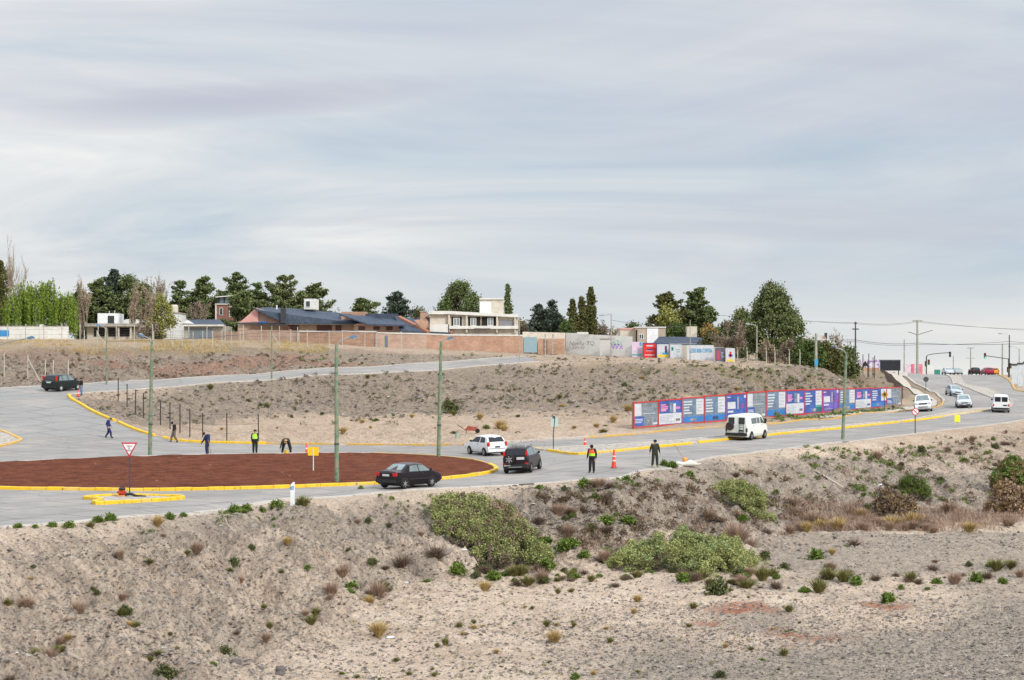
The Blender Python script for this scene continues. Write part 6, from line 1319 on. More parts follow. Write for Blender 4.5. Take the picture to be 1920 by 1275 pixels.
part('panel', MB().lathe([(.31, -.02), (.31, .02)], 20, 'y'), mat('sign_red', None), t, loc=(0, -.07, 41 / s)); part('panel_face', MB().lathe([(.25, -.01), (.25, .01)], 20, 'y'), mat('sign_white', None), t, loc=(0, -.1, 41 / s)); part('slash', MB().box(-.26, .26, -.125, -.112, -.03, .03, Matrix.Rotation(.78, 4, 'Y')), mat('sign_red', None), t, loc=(0, 0, 41 / s))
p = on(1658.5, 771); t = thing('warning_sign', 'yellow diamond warning sign in front of the poster fence', 'traffic sign', p); s = F / p.y; sign_post(t, 36 / s, .04); z = 31 / s
part('panel', MB().prism([(-.42, z), (0, z - .42), (.42, z), (0, z + .42)], -.09, -.06), mat('sign_amber', (.40, .24, .03), .6), t); part('arrow_mark', MB().prism([(-.12, z - .12), (.12, z - .12), (.12, z + .05), (.2, z + .05), (0, z + .22), (-.2, z + .05), (-.12, z + .05)], -.102, -.088), BPT, t)
p = on(1795, 793.5); t = thing('marker_board', 'small bright yellow marker board at the median kerb', 'marker', p); part('panel', MB().box(-.26, .26, -.03, .03, .12, .78), mat('sign_lemon', (.80, .70, .03), .5), t); part('post', MB().tube([(0, .05, -.2), (0, .05, .7)], .03, 6), STL, t)
p = on(1037.5, 844); t = thing('street_sign', 'slim dark post with pale blue-green panel at the tip of the median', 'traffic sign', p); s = F / p.y
part('post', MB().tube([(0, 0, -.3), (.0, 0, 30 / s), (.12, 0, 62 / s)], .04, 8), STL, t); part('panel', MB().box(-.18, .34, -.02, .02, 44 / s, 62 / s), mat('sign_pale', (.42, .52, .50), .5, .1), t, label='pale panel seen from behind'); part('clamp', MB().box(-.05, .14, -.06, .06, 60 / s, 64 / s), STL, t)
p = on(548, 951); t = thing('kilometre_marker', 'white slanted-top marker post with blue emblem in the verge weeds', 'marker', p); s = F / p.y
part('post', MB().prism([(-.09, -.2), (.13, -.2), (.13, 45.5 / s), (.05, 46 / s), (-.06, 42 / s), (-.09, 38 / s)], -.06, .06), mat('post_white', (.72, .74, .76), .5, .08, 3), t)
part('emblem', MB().prism([(-.095, 32 / s), (.08, 32 / s), (.08, 39 / s), (-.095, 37 / s)], -.075, -.062), mat('emblem_blue', (.03, .25, .50), .5), t); part('emblem_mark', MB().prism([(-.03, 33.5 / s), (.04, 33.5 / s), (.0, 37 / s)], -.085, -.074), mat('sign_white', None), t)
# cones
CO = mat('cone_orange', (.78, .06, .03), .5, .08, 4); CW = mat('cone_white', (.7, .68, .66), .5)
def cone(label, px, by, ty, tall=False, r=.17):
    r *= .62
    p = on(px, by); h = (by - ty) * p.y / F; t = thing('traffic_cone', label, 'traffic cone', p, 0, 'orange traffic cones')
    part('base', MB().box(-r * 1.25, r * 1.25, -r * 1.25, r * 1.25, 0, .04), BLKP, t)
    part('cone_body', MB().lathe([(r, .03), (r * .72, h * .4), (r * .42, h * .8), (r * .28, h)], 16), CO, t, smooth=40)
    for a, b_ in ((.38, .45), (.62, .68)) if tall else ((.45, .6),): part('reflective_band', MB().lathe([(np.interp(a, [0, .4, .8, 1], [r, r * .72, r * .42, r * .28]) + .006, h * a), (np.interp(b_, [0, .4, .8, 1], [r, r * .72, r * .42, r * .28]) + .006, h * b_)], 16), CW, t)
cone('tall orange channelizer cone with thin white bands right of the hi-vis worker', 1151, 878, 843, True, .26); cone('orange cone beyond the median, left of the first poster board', 1097, 836, 820, False, .2)
cone('slim red-orange cone behind the red bed, left of the yellow board', 574.5, 851, 831, False, .16); cone('orange cone at the kerb bend beside the dark suv', 146.5, 743.5, 731, False, .2)
# bag, broom, barrow, blower, debris
p = on(1288, 874); t = thing('cement_bag', 'long white sack lying at the near road edge', 'sack', p)
bm = bmesh.new(); bmesh.ops.create_icosphere(bm, subdivisions=3, radius=1)
for v_ in bm.verts: v_.co = Vector((v_.co.x * .8, v_.co.y * .28, max(-.02, v_.co.z * .2 + .16) * (1 + .2 * math.sin(v_.co.x * 5))))
me = bpy.data.meshes.new('sack'); bm.to_mesh(me); bm.free(); me.materials.append(mat('sack_white', (.62, .60, .56), .9, .12, 5, bump=.02)); me.polygons.foreach_set('use_smooth', np.ones(len(me.polygons), bool)); link('sack_body', me, t); part('tied_end', MB().lathe([(.03, 0), (.09, .12), (.07, .16)], 8, 'x', (.76, 0, .14)), mat('sack_white', None), t)
p = on(1284, 873); t = thing('brush_cutter', 'brush cutter with orange motor and long thin shaft leaning by the white sack', 'brush cutter', p); s = F / p.y
part('shaft', MB().tube([(0, 0, .35), (-18 / s, .1, 38 / s)], .02, 6), mat('handle_wood', None), t); part('motor', MB().lathe([(.06, -.16), (.17, -.10), (.19, .04), (.14, .14), (.05, .18)], 12), mat('motor_orange', (.72, .28, .06), .5), t, loc=(.02, 0, .38)); part('motor_cover', MB().box(.08, .24, -.1, .1, .2, .42), BLKP, t, bevel=.03)
p = on(874, 818); t = thing('wheelbarrow', 'red wheelbarrow tipped on the dirt above the white hatchback', 'wheelbarrow', p)
part('tray', MB().prism([(-.15, .25), (.15, .62), (.95, .50), (.75, .2)], -.3, .3), mat('barrow_red', (.30, .07, .04), .6, .2, 3), t); part('wheel', MB().lathe([(.1, -.05), (.2, -.05), (.2, .05), (.1, .05)], 14, 'y'), TYR, t, loc=(.95, 0, .2))
for s_ in (-1, 1): part('handle', MB().tube([(.6, s_ * .2, .3), (-.2, s_ * .28, .35), (-.75, s_ * .3, .75)], .022, 6), STL, t); part('leg', MB().tube([(.05, s_ * .22, .3), (.0, s_ * .24, .0)], .02, 6), STL, t)
t = thing('bucket', 'pale green bucket beside the tipped red wheelbarrow', 'bucket', on(857, 822)); part('bucket_body', MB().lathe([(.13, 0), (.18, .38), (.16, .38), (.12, .04)], 14), mat('bucket_pale', (.32, .42, .38), .6), t); part('handle', MB().tube([(.17 * math.cos(a), 0, .38 + .12 * math.sin(a)) for a in np.linspace(0, math.pi, 8)], .008, 5), STL, t)
p = on(229, 934); t = thing('leaf_blower', 'red backpack leaf blower with black tube lying on the small yellow-edged island', 'leaf blower', p)
part('housing', MB().box(-.26, .22, -.22, .22, .16, .46), mat('blower_red', (.42, .05, .02), .4, .2, 5), t, bevel=.09); part('tank', MB().box(-.2, .24, -.2, .18, .05, .17), mat('blower_amber', (.65, .28, .12), .5), t, bevel=.05); part('backpad', MB().lathe([(.16, .44), (.2, .5), (.17, .56), (.06, .6)], 12), BLKP, t)
part('base', MB().box(-.42, .3, -.24, .24, 0, .06), BLKP, t, bevel=.02); part('blower_tube', MB().tube([(.2, -.05, .2), (.5, -.1, .24), (.8, -.12, .14), (1.35, -.14, .10)], [.075, .085, .06, .05], 10), BLKP, t); part('handle', MB().tube([(-.1, 0, .56), (-.05, 0, .68), (.08, 0, .66), (.12, 0, .5)], .018, 6), BLKP, t)
o = link('wooden_plank', MB().box(-1.4, 1.4, -.06, .06, 0, .04).mesh('plank', mat('wood_bleached', (.48, .42, .34), .9)), None, on(1556, 886)); o.rotation_euler = (.0, .35, -1.0); o.location.z += .25; tag(o, 'long bleached plank lying down the right bank', 'plank')
for px, py, lb in ((733, 1199, 'crumpled pale blue plastic bottle on the sand left of centre'), (304 * 1, 1180, None), (1650, 905, 'white rag caught on the right bank'), (762, 1077, 'small white litter scrap at the foot of the near bank'), (870, 1029, 'thin pale litter scrap below the big shrub'), (1646, 923, 'white litter scrap lower on the right bank')):
    if not lb: continue
    bm = bmesh.new(); bmesh.ops.create_icosphere(bm, subdivisions=2, radius=.11)
    for v_ in bm.verts: v_.co = Vector((v_.co.x * 1.6 + random.uniform(-.03, .03), v_.co.y * .8, max(0, v_.co.z * .5 + .05 + random.uniform(-.03, .03))))
    me = bpy.data.meshes.new('litter'); bm.to_mesh(me); bm.free(); me.materials.append(mat('litter_white', (.62, .66, .70), .5)); tag(link('litter_scrap', me, None, on(px, py)), lb, 'litter')
# ------------------------------------------------------------------ plants on the dirt
STRAW = leafmat('grass_straw', (.26, .17, .06), (.60, .45, .20), (.68, .55, .30)); TUFTG = leafmat('grass_olive', (.07, .075, .02), (.27, .25, .09), (.42, .34, .14)); PINKG = leafmat('grass_dry_pink', (.19, .12, .085), (.46, .33, .25), (.52, .40, .31))
WEED = leafmat('weed_green', (.045, .075, .010), (.17, .24, .045)); WEEDD = leafmat('weed_dark', (.04, .052, .018), (.145, .155, .058)); SAGE = leafmat('leaves_sage', (.13, .145, .045), (.42, .44, .17), (.52, .53, .27)); SAGD = leafmat('leaves_sage_dark', (.085, .10, .035), (.30, .33, .125)); TWIG = leafmat('twigs_grey_brown', (.085, .06, .045), (.26, .19, .14)); RUST = leafmat('twigs_rust', (.13, .08, .04), (.34, .23, .12)); REED = leafmat('reeds_green', (.06, .09, .02), (.20, .26, .07))
def blades(n, r, h, rs, spread=.55, wdt=.012, bend=.25, patch=0.0):
    az = rs.uniform(0, 6.283, n); rr = r * rs.rand(n) ** .7 * (1 if patch else .35); b = np.stack([np.cos(az) * rr, np.sin(az) * rr, np.zeros(n)], 1)
    if patch: b[:, :2] = rs.uniform(-r, r, (n, 2)); az = rs.uniform(0, 6.283, n)
    tilt = spread * rs.rand(n) ** .8; L = h * rs.uniform(.55, 1.05, n); dr = np.stack([np.cos(az) * np.sin(tilt), np.sin(az) * np.sin(tilt), np.cos(tilt)], 1)
    m = b + dr * (L * .55)[:, None]; out = np.stack([np.cos(az), np.sin(az), np.zeros(n)], 1); e = m + dr * (L * .45)[:, None] + out * (L * bend * tilt)[:, None]
    sd = np.stack([-np.sin(az + rs.normal(0, .8, n)), np.cos(az), np.zeros(n)], 1) * (wdt * rs.uniform(.6, 1.4, n))[:, None]
    V = np.stack([b - sd, b + sd, m + sd * .8, m - sd * .8, m - sd * .8, m + sd * .8, e + sd * .15, e - sd * .15], 1).reshape(-1, 3)
    return V, np.arange(8 * n).reshape(-1, 4)
def merge(*parts_):
    V, Q, o = [], [], 0
    for v, q in parts_: V.append(v); Q.append(q + o); o += len(v)
    return np.concatenate(V), np.concatenate(Q)
rs = np.random.RandomState(3)
def twigs(n, R, h, rs, dome=True):
    mb = MB()
    for i in range(n):
        az = rs.uniform(0, 6.28); el = rs.uniform(.35, 1.5); L = rs.uniform(.6, 1) * (h * math.sin(el) + R * math.cos(el)); d = Vector((math.cos(az) * math.cos(el), math.sin(az) * math.cos(el), math.sin(el)))
        p = Vector((math.cos(az) * R * .1, math.sin(az) * R * .1, 0)); q = p + d * L * .5; mb.tube([p, q, q + (d + Vector(rs.normal(0, .25, 3))).normalized() * L * .5], [.010, .007, .003], 3, False)
        for k in range(3): a = p.lerp(q, rs.uniform(.4, 1.2)); mb.tube([a, a + (d + Vector(rs.normal(0, .5, 3))).normalized() * L * .35], [.006, .003], 3, False)
    V = np.array(mb.v); return V, np.array([f for f in mb.f])
def clump(R, h, n, rs, leaf=.06, up=.4, dens=22):
    C = [];
    for i in range(dens):
        az = rs.uniform(0, 6.28); el = rs.uniform(0, 1.5); k = rs.uniform(.45, 1); C.append((math.cos(az) * R * k * math.cos(el), math.sin(az) * R * k * math.cos(el), h * k * math.sin(el) + .03))
    return leaves(np.array(C), n, np.full((dens, 1), max(.04, R * .16)), leaf, rs, up=up)
def protoset(nm, m, fn, k): return [np_mesh(nm, *fn(), [m]) for _ in range(k)]
PR = {
 'straw': protoset('grass_tuft', STRAW, lambda: blades(420, .16, .5, rs, .75, .011), 4),
 'olive': protoset('grass_tuft', TUFTG, lambda: blades(300, .12, .34, rs, .8, .010), 4),
 'pink': protoset('dry_bush', PINKG, lambda: merge(blades(460, .24, .62, rs, .7, .008), twigs(14, .3, .5, rs)), 3),
 'weed': protoset('weed_clump', WEED, lambda: merge(clump(.24, .20, 620, rs, .05, .7, 34), blades(160, .2, .24, rs, 1.1, .009)), 4),
 'dark': protoset('scrub_bush', WEEDD, lambda: merge(clump(.32, .32, 900, rs, .05, .6, 34), blades(90, .2, .4, rs, .9, .008)), 3),
 'twig': protoset('twig_bush', TWIG, lambda: merge(twigs(60, .42, .42, rs), blades(300, .26, .42, rs, 1.1, .006)), 3)}
INFO = {'straw': ('grass_tuft', 'straw coloured bunchgrass tuft on the dirt', 'grass tuft', 'straw grass tufts'), 'olive': ('grass_tuft', 'small olive green bunchgrass tuft on the dirt', 'grass tuft', 'olive grass tufts'), 'pink': ('dry_bush', 'dry pinkish beige bush of thin stems', 'dry bush', 'dry pinkish bushes'),
 'weed': ('weed_clump', 'low bright green weed clump', 'weed', 'green weed clumps'), 'dark': ('scrub_bush', 'dark green low scrub bush', 'scrub', 'dark scrub bushes'), 'twig': ('twig_bush', 'grey-brown leafless twig bush', 'twig bush', 'grey-brown twig bushes')}
CNT = [0]; REG = []
def plant(kind, px, py, wpx, label=None, squash=1.0):
    p = on(px, py); s = F / p.y; base_w = {'straw': .62, 'olive': .46, 'pink': .80, 'weed': .56, 'dark': .74, 'twig': .95}[kind]
    REG.append([None, kind, px, py, wpx, label]); sc = wpx / s / base_w; ms = PR[kind]; k = CNT[0]; CNT[0] += 1; me = ms[k % len(ms)]
    nm, lb, cat, grp = INFO[kind]; o = link(nm, me, None, p - Vector((0, 0, .03)), random.uniform(0, 6.28)); o.scale = (sc, sc, sc * squash * random.uniform(.9, 1.1)); tag(o, label or lb, cat, grp); REG[-1][0] = o; return o
NAMED = [
 ('straw', 1039, 1205, 34, 'largest straw tuft alone on the open sand, bottom centre'), ('straw', 710, 1193, 36, 'golden tuft with pale litter beside it on the sand'), ('straw', 909, 1110, 28, 'bushy golden tuft below the big sage shrub'), ('olive', 835, 1213, 20, 'olive tuft left of the slender pale one, bottom centre'), ('straw', 931, 1227, 13, 'slender pale upright tuft, bottom centre'),
 ('olive', 861, 1182, 17, None), ('olive', 889, 1172, 13, None), ('olive', 1025, 1175, 18, None), ('olive', 1076, 1176, 14, None), ('olive', 743, 1240, 13, None), ('olive', 1144, 1203, 17, None), ('straw', 1189, 1150, 14, None), ('straw', 1195, 1125, 20, None), ('olive', 998, 1141, 10, None), ('straw', 985, 1140, 9, None), ('olive', 1046, 1115, 15, None), ('olive', 1071, 1111, 14, None), ('olive', 1300, 1140, 22, 'olive tuft left of the red soil patches'), ('olive', 811, 1255, 10, None), ('olive', 999, 1235, 8, None),
 ('pink', 709, 1117, 48, 'big dry straw-pink bush at the foot of the near bank'), ('straw', 692, 1132, 22, None), ('pink', 620, 1118, 34, 'tall rusty dry bush on the lower near bank'), ('pink', 369, 1026, 30, 'rusty dry bush high on the left bank'), ('pink', 147, 1092, 34, 'pinkish dry bush on the left bank'), ('pink', 50, 1082, 34, None), ('olive', 14, 1076, 20, None), ('pink', 224, 1030, 24, None), ('dark', 221, 1028, 18, None), ('pink', 92, 1178, 34, 'grey-pink bush low on the left bank'), ('olive', 66, 1183, 26, None), ('olive', 256, 1160, 18, None), ('olive', 330, 1202, 14, None), ('dark', 422, 1202, 36, 'dark round weed at the foot of the left bank'), ('dark', 310, 1252, 52, 'wide dark olive bush at the bottom left'), ('twig', 20, 1235, 40, None), ('olive', 84, 1243, 16, None), ('dark', 236, 1122, 28, None), ('pink', 230, 1110, 22, None),
 ('straw', 296, 978, 24, 'upright straw tuft at the verge of the road, left'), ('pink', 450, 1064, 20, None), ('olive', 352, 1048, 14, None), ('dark', 437, 1025, 28, None), ('dark', 472, 1026, 17, None), ('dark', 413, 1004, 15, None), ('weed', 565, 1006, 14, None), ('dark', 592, 1024, 18, None), ('weed', 578, 1078, 16, None), ('olive', 528, 1070, 12, None), ('twig', 445, 1165, 20, None), ('olive', 333, 1148, 14, None), ('olive', 320, 1162, 10, None), ('olive', 562, 1133, 22, None), ('olive', 592, 1132, 20, None), ('olive', 583, 1176, 26, None), ('olive', 505, 1170, 18, None), ('olive', 495, 1135, 14, None), ('weed', 400, 1230, 16, None),
 ('weed', 1026, 1060, 44, 'dark green leafy clump below the gap between the two sage shrubs'), ('weed', 1045, 1072, 14, None), ('pink', 1015, 1090, 38, 'dry pink bush among green weeds, centre'), ('twig', 1095, 1068, 26, None), ('twig', 820, 1052, 60, None), ('twig', 752, 1055, 52, None), ('dark', 905, 1062, 44, None), ('weed', 860, 1080, 40, None), ('weed', 925, 1084, 34, None), ('twig', 960, 1056, 30, None), ('weed', 800, 1082, 30, None), ('olive', 1072, 1078, 26, None), ('weed', 965, 1086, 18, None), ('weed', 660, 1095, 30, None), ('weed', 655, 1108, 26, None),
 ('dark', 1345, 1116, 58, 'wide dark green low bush right of the sage mound'), ('pink', 1380, 1015, 66, 'tawny bush group beside the third sage shrub'), ('pink', 1405, 1018, 34, None), ('twig', 1437, 1000, 32, None), ('twig', 1600, 1018, 42, 'grey-brown bush alone on the gravel belt'), ('weed', 1586, 1020, 14, None), ('weed', 1530, 1050, 40, 'green low bush on the gravel belt'), ('straw', 1560, 1042, 16, None), ('olive', 1479, 1148, 22, 'upright green-gold tuft above the red soil patches'), ('weed', 1665, 1128, 40, 'leafy green weed behind the right red patch'), ('twig', 1455, 1103, 38, None), ('weed', 1510, 1112, 28, None), ('olive', 1535, 1110, 38, None), ('weed', 1605, 1096, 34, None), ('twig', 1640, 1090, 30, None), ('olive', 1708, 1092, 30, None), ('weed', 1755, 1094, 26, None), ('pink', 1790, 1094, 36, None), ('weed', 1830, 1088, 34, None), ('twig', 1850, 1082, 34, None), ('weed', 1880, 1090, 24, None), ('pink', 1912, 1078, 24, None), ('weed', 1690, 1105, 16, None), ('weed', 1738, 1107, 14, None),
 ('olive', 1470, 1228, 22, None), ('olive', 1408, 1220, 14, None), ('dark', 1352, 1275, 30, None), ('weed', 1080, 1273, 24, None), ('olive', 1370, 1108, 14, None), ('weed', 1660, 1128, 20, None), ('twig', 1302, 1090, 40, None), ('olive', 1430, 1088, 40, None), ('weed', 1455, 1086, 18, None), ('twig', 1545, 1087, 30, None), ('twig', 1590, 1076, 34, None), ('twig', 1750, 1070, 30, None), ('twig', 1680, 1082, 24, None),
]
for k_, px, py, w_, lb in NAMED: plant(k_, px, py, w_ * (1.2 if py > 960 and px < 700 else 1.05), lb)
for k_, px, py, w_ in (('weed', 34, 992, 22), ('weed', 66, 990, 18), ('weed', 98, 987, 22), ('weed', 128, 988, 30), ('weed', 184, 979, 26), ('weed', 207, 976, 32), ('olive', 170, 984, 22), ('weed', 318, 970, 26), ('weed', 440, 964, 34), ('weed', 462, 957, 30), ('weed', 455, 966, 24), ('weed', 517, 954, 34), ('weed', 492, 955, 20), ('olive', 568, 948, 34), ('weed', 345, 968, 20), ('weed', 677, 917, 14), ('weed', 713, 934, 16), ('weed', 735, 935, 14), ('weed', 1010, 915, 16), ('weed', 1095, 912, 30), ('weed', 1105, 909, 24), ('weed', 1175, 903, 24), ('weed', 1258, 876, 28), ('weed', 1245, 873, 22), ('dark', 690, 962, 22), ('dark', 730, 968, 18), ('twig', 1020, 938, 30), ('twig', 1135, 945, 44), ('twig', 1090, 960, 40)): plant(k_, px, py, w_)
R2 = random.Random(5)
def scatter(n, boxf, kinds_, wr_, avoid=True):
    c = 0; tries = 0
    while c < n and tries < n * 12:
        tries += 1; px, py = boxf(R2); p = hit(px, py)
        if float(fbm(p.x / 3.6, p.y / 5.5, 171, 3)) < .45 + R2.uniform(-.08, .08): continue
        if avoid and inside(ROAD, np.array([p.x]), np.array([p.y]))[0]: continue
        plant(R2.choice(kinds_), px, py, R2.uniform(*wr_) * (F / p.y) / 30.0, squash=R2.uniform(.7, 1)); c += 1
edge_y = lambda px: float(np.interp(px, [0, 300, 600, 850, 1000, 1150, 1250, 1400, 1600, 1800, 1920], [992, 972, 940, 919, 911, 898, 880, 856, 832, 808, 792]))
toe_y = lambda px: float(np.interp(px, [0, 400, 640, 850, 1150, 1450, 1920], [1275, 1260, 1120, 1050, 1040, 975, 940]))
scatter(44, lambda r: (lambda px: (px, r.uniform(edge_y(px) + 12, toe_y(px))))(r.uniform(0, 800)), ['olive', 'pink', 'straw', 'dark', 'olive', 'twig'], (9, 20))
scatter(85, lambda r: (lambda px: (px, r.uniform(edge_y(px) + 14, toe_y(px))))(r.uniform(1000, 1920)), ['twig', 'dark', 'pink', 'weed', 'twig'], (15, 38))
scatter(38, lambda r: (r.uniform(640, 1500), r.uniform(1090, 1275)), ['olive', 'olive', 'straw', 'weed'], (5, 11))
scatter(60, lambda r: (r.uniform(1480, 1920), r.uniform(950, 1000)), ['pink', 'twig', 'pink', 'pink', 'straw'], (22, 46))
scatter(74, lambda r: (r.uniform(640, 1900), r.uniform(1048, 1102)), ['twig', 'weed', 'dark', 'olive', 'pink', 'twig'], (14, 34))
scatter(44, lambda r: (r.uniform(360, 1680), r.uniform(700, 815)), ['straw', 'dark', 'olive', 'weed', 'straw'], (9, 30))
for px, py, w_ in ((938, 802, 26), (945, 806, 18), (900, 788, 18), (1150, 790, 18), (1178, 768, 22), (1118, 800, 14), (846, 770, 40), (840, 762, 34)): plant('straw' if w_ < 30 else 'dark', px, py, w_)
LMK = [(548,950,'white kilometre marker'),(1228,876,'olive-clad man'),(1290,872,'white sack'),(1110,886,'hi-vis worker on the road'),(980,886,'dark compact suv'),(765,915,'dark sedan'),(1151,878,'tall orange cone'),(905,985,'big sage shrub on the bank'),(1292,1035,'round sage mound'),(1402,935,'hanging shrub'),(1680,940,'rust-brown shrub'),(1712,905,'dark green shrub'),(1895,930,'reeds'),(1580,824,'green lamp pole at the posters'),(1716,812,'red-bordered round sign'),
 (1400,825,'white passenger van'),(733,1199,'pale litter bottle'),(1039,1205,'largest straw tuft'),(709,1117,'big straw-pink bush'),(620,1118,'tall rusty bush'),(369,1026,'high rusty bush'),(443,1233,'left boulder'),(527,1246,'right boulder'),(310,1252,'wide olive bush'),(1479,1148,'tuft at the red soil'),(1650,1138,'right red soil patch'),(1345,1116,'wide dark low bush'),(1600,1018,'lone gravel belt bush'),(243,925,'yield sign'),
 (425,823,'thickest iron post'),(478,850,'yellow-vested worker'),(631,800,'nearest lamp pole'),(824,790,'lamp pole at the bed end'),(1040,800,'pale street sign'),(1187,790,'first poster board'),(875,815,'tipped wheelbarrow'),(1090,680,'graffiti wall'),(1218,670,'red poster'),(1530,690,'thick concrete pole'),(1419,682,'pine lamp pole'),(1340,742,'middle of the poster boards'),(1660,770,'diamond sign'),(720,700,'narrow dark gate'),(509,710,'tall greenish pole'),(147,1092,'pinkish bush on the left bank'),(92,1178,'grey-pink low bush'),(1015,1090,'pink bush among weeds'),(1556,886,'bleached plank')]
LOOK = {'straw': 'straw-coloured tuft', 'olive': 'olive green tuft', 'pink': 'dry pinkish bush', 'weed': 'bright green weed clump', 'dark': 'dark green scrub bush', 'twig': 'grey-brown twig bush'}
ORD = ['', 'second ', 'third ', 'fourth ', 'fifth ', 'sixth ', 'seventh ', 'eighth ', 'ninth ', 'tenth ', 'eleventh ', 'twelfth ', 'thirteenth ', 'fourteenth ']
def relabel():
    buck = {}
    for o, kind, px, py, w_, lab in REG:
        if lab: continue
        dd = sorted((math.hypot((px - a) * .6, (py - b_) * 1.2), nm, a, b_) for a, b_, nm in LMK)[0]
        dx, dy = (px - dd[2]) * .6, (py - dd[3]) * 1.2; dr = ('right of' if dx > 0 else 'left of') if abs(dx) > abs(dy) else ('below' if dy > 0 else 'behind')
        buck.setdefault((kind, dr, dd[1]), []).append((dd[0], o))
    for (kind, dr, nm), L_ in buck.items():
        L_.sort(key=lambda q: q[0])
        for i, (_, o) in enumerate(L_): o['label'] = (ORD[min(i, 13)] + 'nearest ' if len(L_) > 1 else '') + LOOK[kind] + ' ' + dr + ' the ' + nm
# big shrubs, each a thing with a mass of leaves over woody stems
def shrub(name, label, px, py, wpx, hpx, mats_, n, depth=.9, kind='sage', cat='shrub'):
    p = on(px, py); s = F / p.y; R = wpx / s / 2; h = hpx / s; rs_ = np.random.RandomState(int(px)); t = thing(name, label, cat, p - Vector((0, 0, .1)), 0)
    lob = [(rs_.uniform(-.75, .75) * R, rs_.uniform(-.7, .7) * R * depth, rs_.uniform(.30, .5) * R) for _ in range(int(7 + R))] + [(0, 0, R * .55)]
    gs = int(R * 260)
    for gi, m in enumerate(mats_):
        C = []; D_ = []
        for i in range(gs // len(mats_)):
            lx, ly, lr = lob[rs_.randint(len(lob))]; az = rs_.uniform(0, 6.28); el = math.asin(rs_.uniform(0, 1)); x = lx + math.cos(az) * math.cos(el) * lr; y = ly + math.sin(az) * math.cos(el) * lr
            q = 1 - (x / (R * 1.08)) ** 2 - (y / (R * depth * 1.08)) ** 2
            nz_ = float(vn((p.x + x) * 1.1, (p.y + y) * 1.1, 9)); nz2 = float(vn((p.x + x) * 2.9, (p.y + y) * 2.9, 19))
            if q <= 0.01 or nz2 < .24 or rs_.rand() > q ** .45 + .15: continue
            gnd = float(Hn([p.x + x], [p.y + y])[0]) - p.z
            z = gnd + h * q ** .75 * (rs_.uniform(0, 1.0) ** .55 * 1.02) * (.62 + .5 * nz_); C.append((x, y, max(gnd + .03, z)))
        C = np.array(C); k = rs_.randint(0, len(C), int(n * 2.6) // len(mats_) // 8); tips = C[k] + rs_.normal(0, .10, (len(k), 3))
        Q = leaves(tips, int(n * 2.6) // len(mats_),   .06, .072 if kind == 'sage' else .11, rs_, up=.5 if kind == 'sage' else .9)
        link('foliage', np_mesh('foliage', Q[0], Q[1], [m]), t)
    mb = MB()
    for i in range(150):
        q = C[rs_.randint(len(C))]; b_ = Vector((q[0] * .5, q[1] * .5, float(Hn([p.x + q[0] * .5], [p.y + q[1] * .5])[0]) - p.z)); mb.tube([b_, (b_ + Vector(q)) / 2 + Vector((0, 0, .1)), Vector(q)], [.03, .02, .008], 4, False)
    part('stems', mb, BARKP, t); return t
shrub('saltbush_shrub', 'grey-green shrub mass spilling from the verge down the near bank, centre', 880, 970, 150, 24, [SAGE, SAGD, SAGE, TWIG], 22000, 1.2)
shrub('saltbush_shrub', 'lower sage shrub mass sprawling at the foot of the near bank, centre', 945, 1012, 150, 34, [SAGD, SAGE, TWIG], 18000, 1.0)
shrub('saltbush_shrub', 'small green tail end of the bank shrubs, lowest and farthest right', 1000, 1036, 66, 22, [SAGE, SAGD], 6000)
shrub('dry_shrub', 'brownish dead middle of the bank shrub mass', 945, 985, 84, 42, [PINKG, SAGD], 8000)
shrub('saltbush_shrub', 'big rounded pale green shrub mound on the flat, right of centre', 1292, 1062, 290, 66, [SAGE, SAGE, leafmat('leaves_sage_bright', (.13, .16, .065), (.36, .43, .19))], 34000, .8)
shrub('saltbush_shrub', 'grey-green shrub hanging on the right bank below the road', 1402, 945, 118, 34, [SAGD, SAGE], 15000, 1.2)
shrub('rust_shrub', 'rust-brown twiggy shrub at the foot of the right bank', 1680, 962, 84, 50, [RUST, TWIG], 7000, kind='up')
shrub('dark_shrub', 'dark green shrub above the rust-brown one on the right bank', 1712, 920, 58, 30, [WEEDD, WEED], 5000)
shrub('reed_clump', 'tall green reeds cut by the right edge of the photo', 1905, 925, 110, 80, [REED, REED, RUST], 22000, kind='up', cat='reeds')
shrub('reed_clump', 'tawny reeds in front of the green ones at the right edge', 1890, 960, 90, 60, [PINKG, RUST], 7000, kind='up', cat='reeds')
# uncountable low cover
def cover(name, label, m, spots, n, r, h, leaf=.05, grassy=False, cat='ground cover'):
    Vs, Qs = [], []; off = 0; rs_ = np.random.RandomState(len(spots) + n)
    X_ = np.array([(q.x, q.y, q.z) for q in spots])
    for q in X_:
        k = rs_.uniform(.5, 1.4); V, Q = blades(n, r * k, h * k, rs_, .9, .012 if grassy else .018, patch=1.0) if grassy else clump(r * k, h * k, n, rs_, leaf, .5, 10)
        Vs.append(V + q - np.array([0, 0, .02])); Qs.append(Q + off); off += len(V)
    return tag(link(name, np_mesh(name, np.concatenate(Vs), np.concatenate(Qs), [m])), label, cat, kind='stuff')
def spots(n, f, clus=True): 
    P_ = [hit(*f(R2)) for _ in range(n)]; P_ = [p for p in P_ if p.y < 420]; x = np.array([p.x for p in P_]); y = np.array([p.y for p in P_]); ok = ~inside(ROAD, x, y); z = HZ(x, y)
    cl = fbm(x / 4.5, y / 7, 133, 3) + np.array([R2.uniform(-.07, .07) for _ in x]) > (.46 if clus else -9)
    return [Vector((a, b_, c_)) for a, b_, c_, k, q in zip(x, y, z, ok, cl) if k and q]
verge = lambda r: (lambda px: (px, edge_y(px) + r.uniform(2, 16) + abs(r.gauss(0, 8))))(r.uniform(0, 1920))
cover('verge_weeds', 'low green weeds along the verge of the near road', WEED, spots(150, verge), 90, .22, .16)
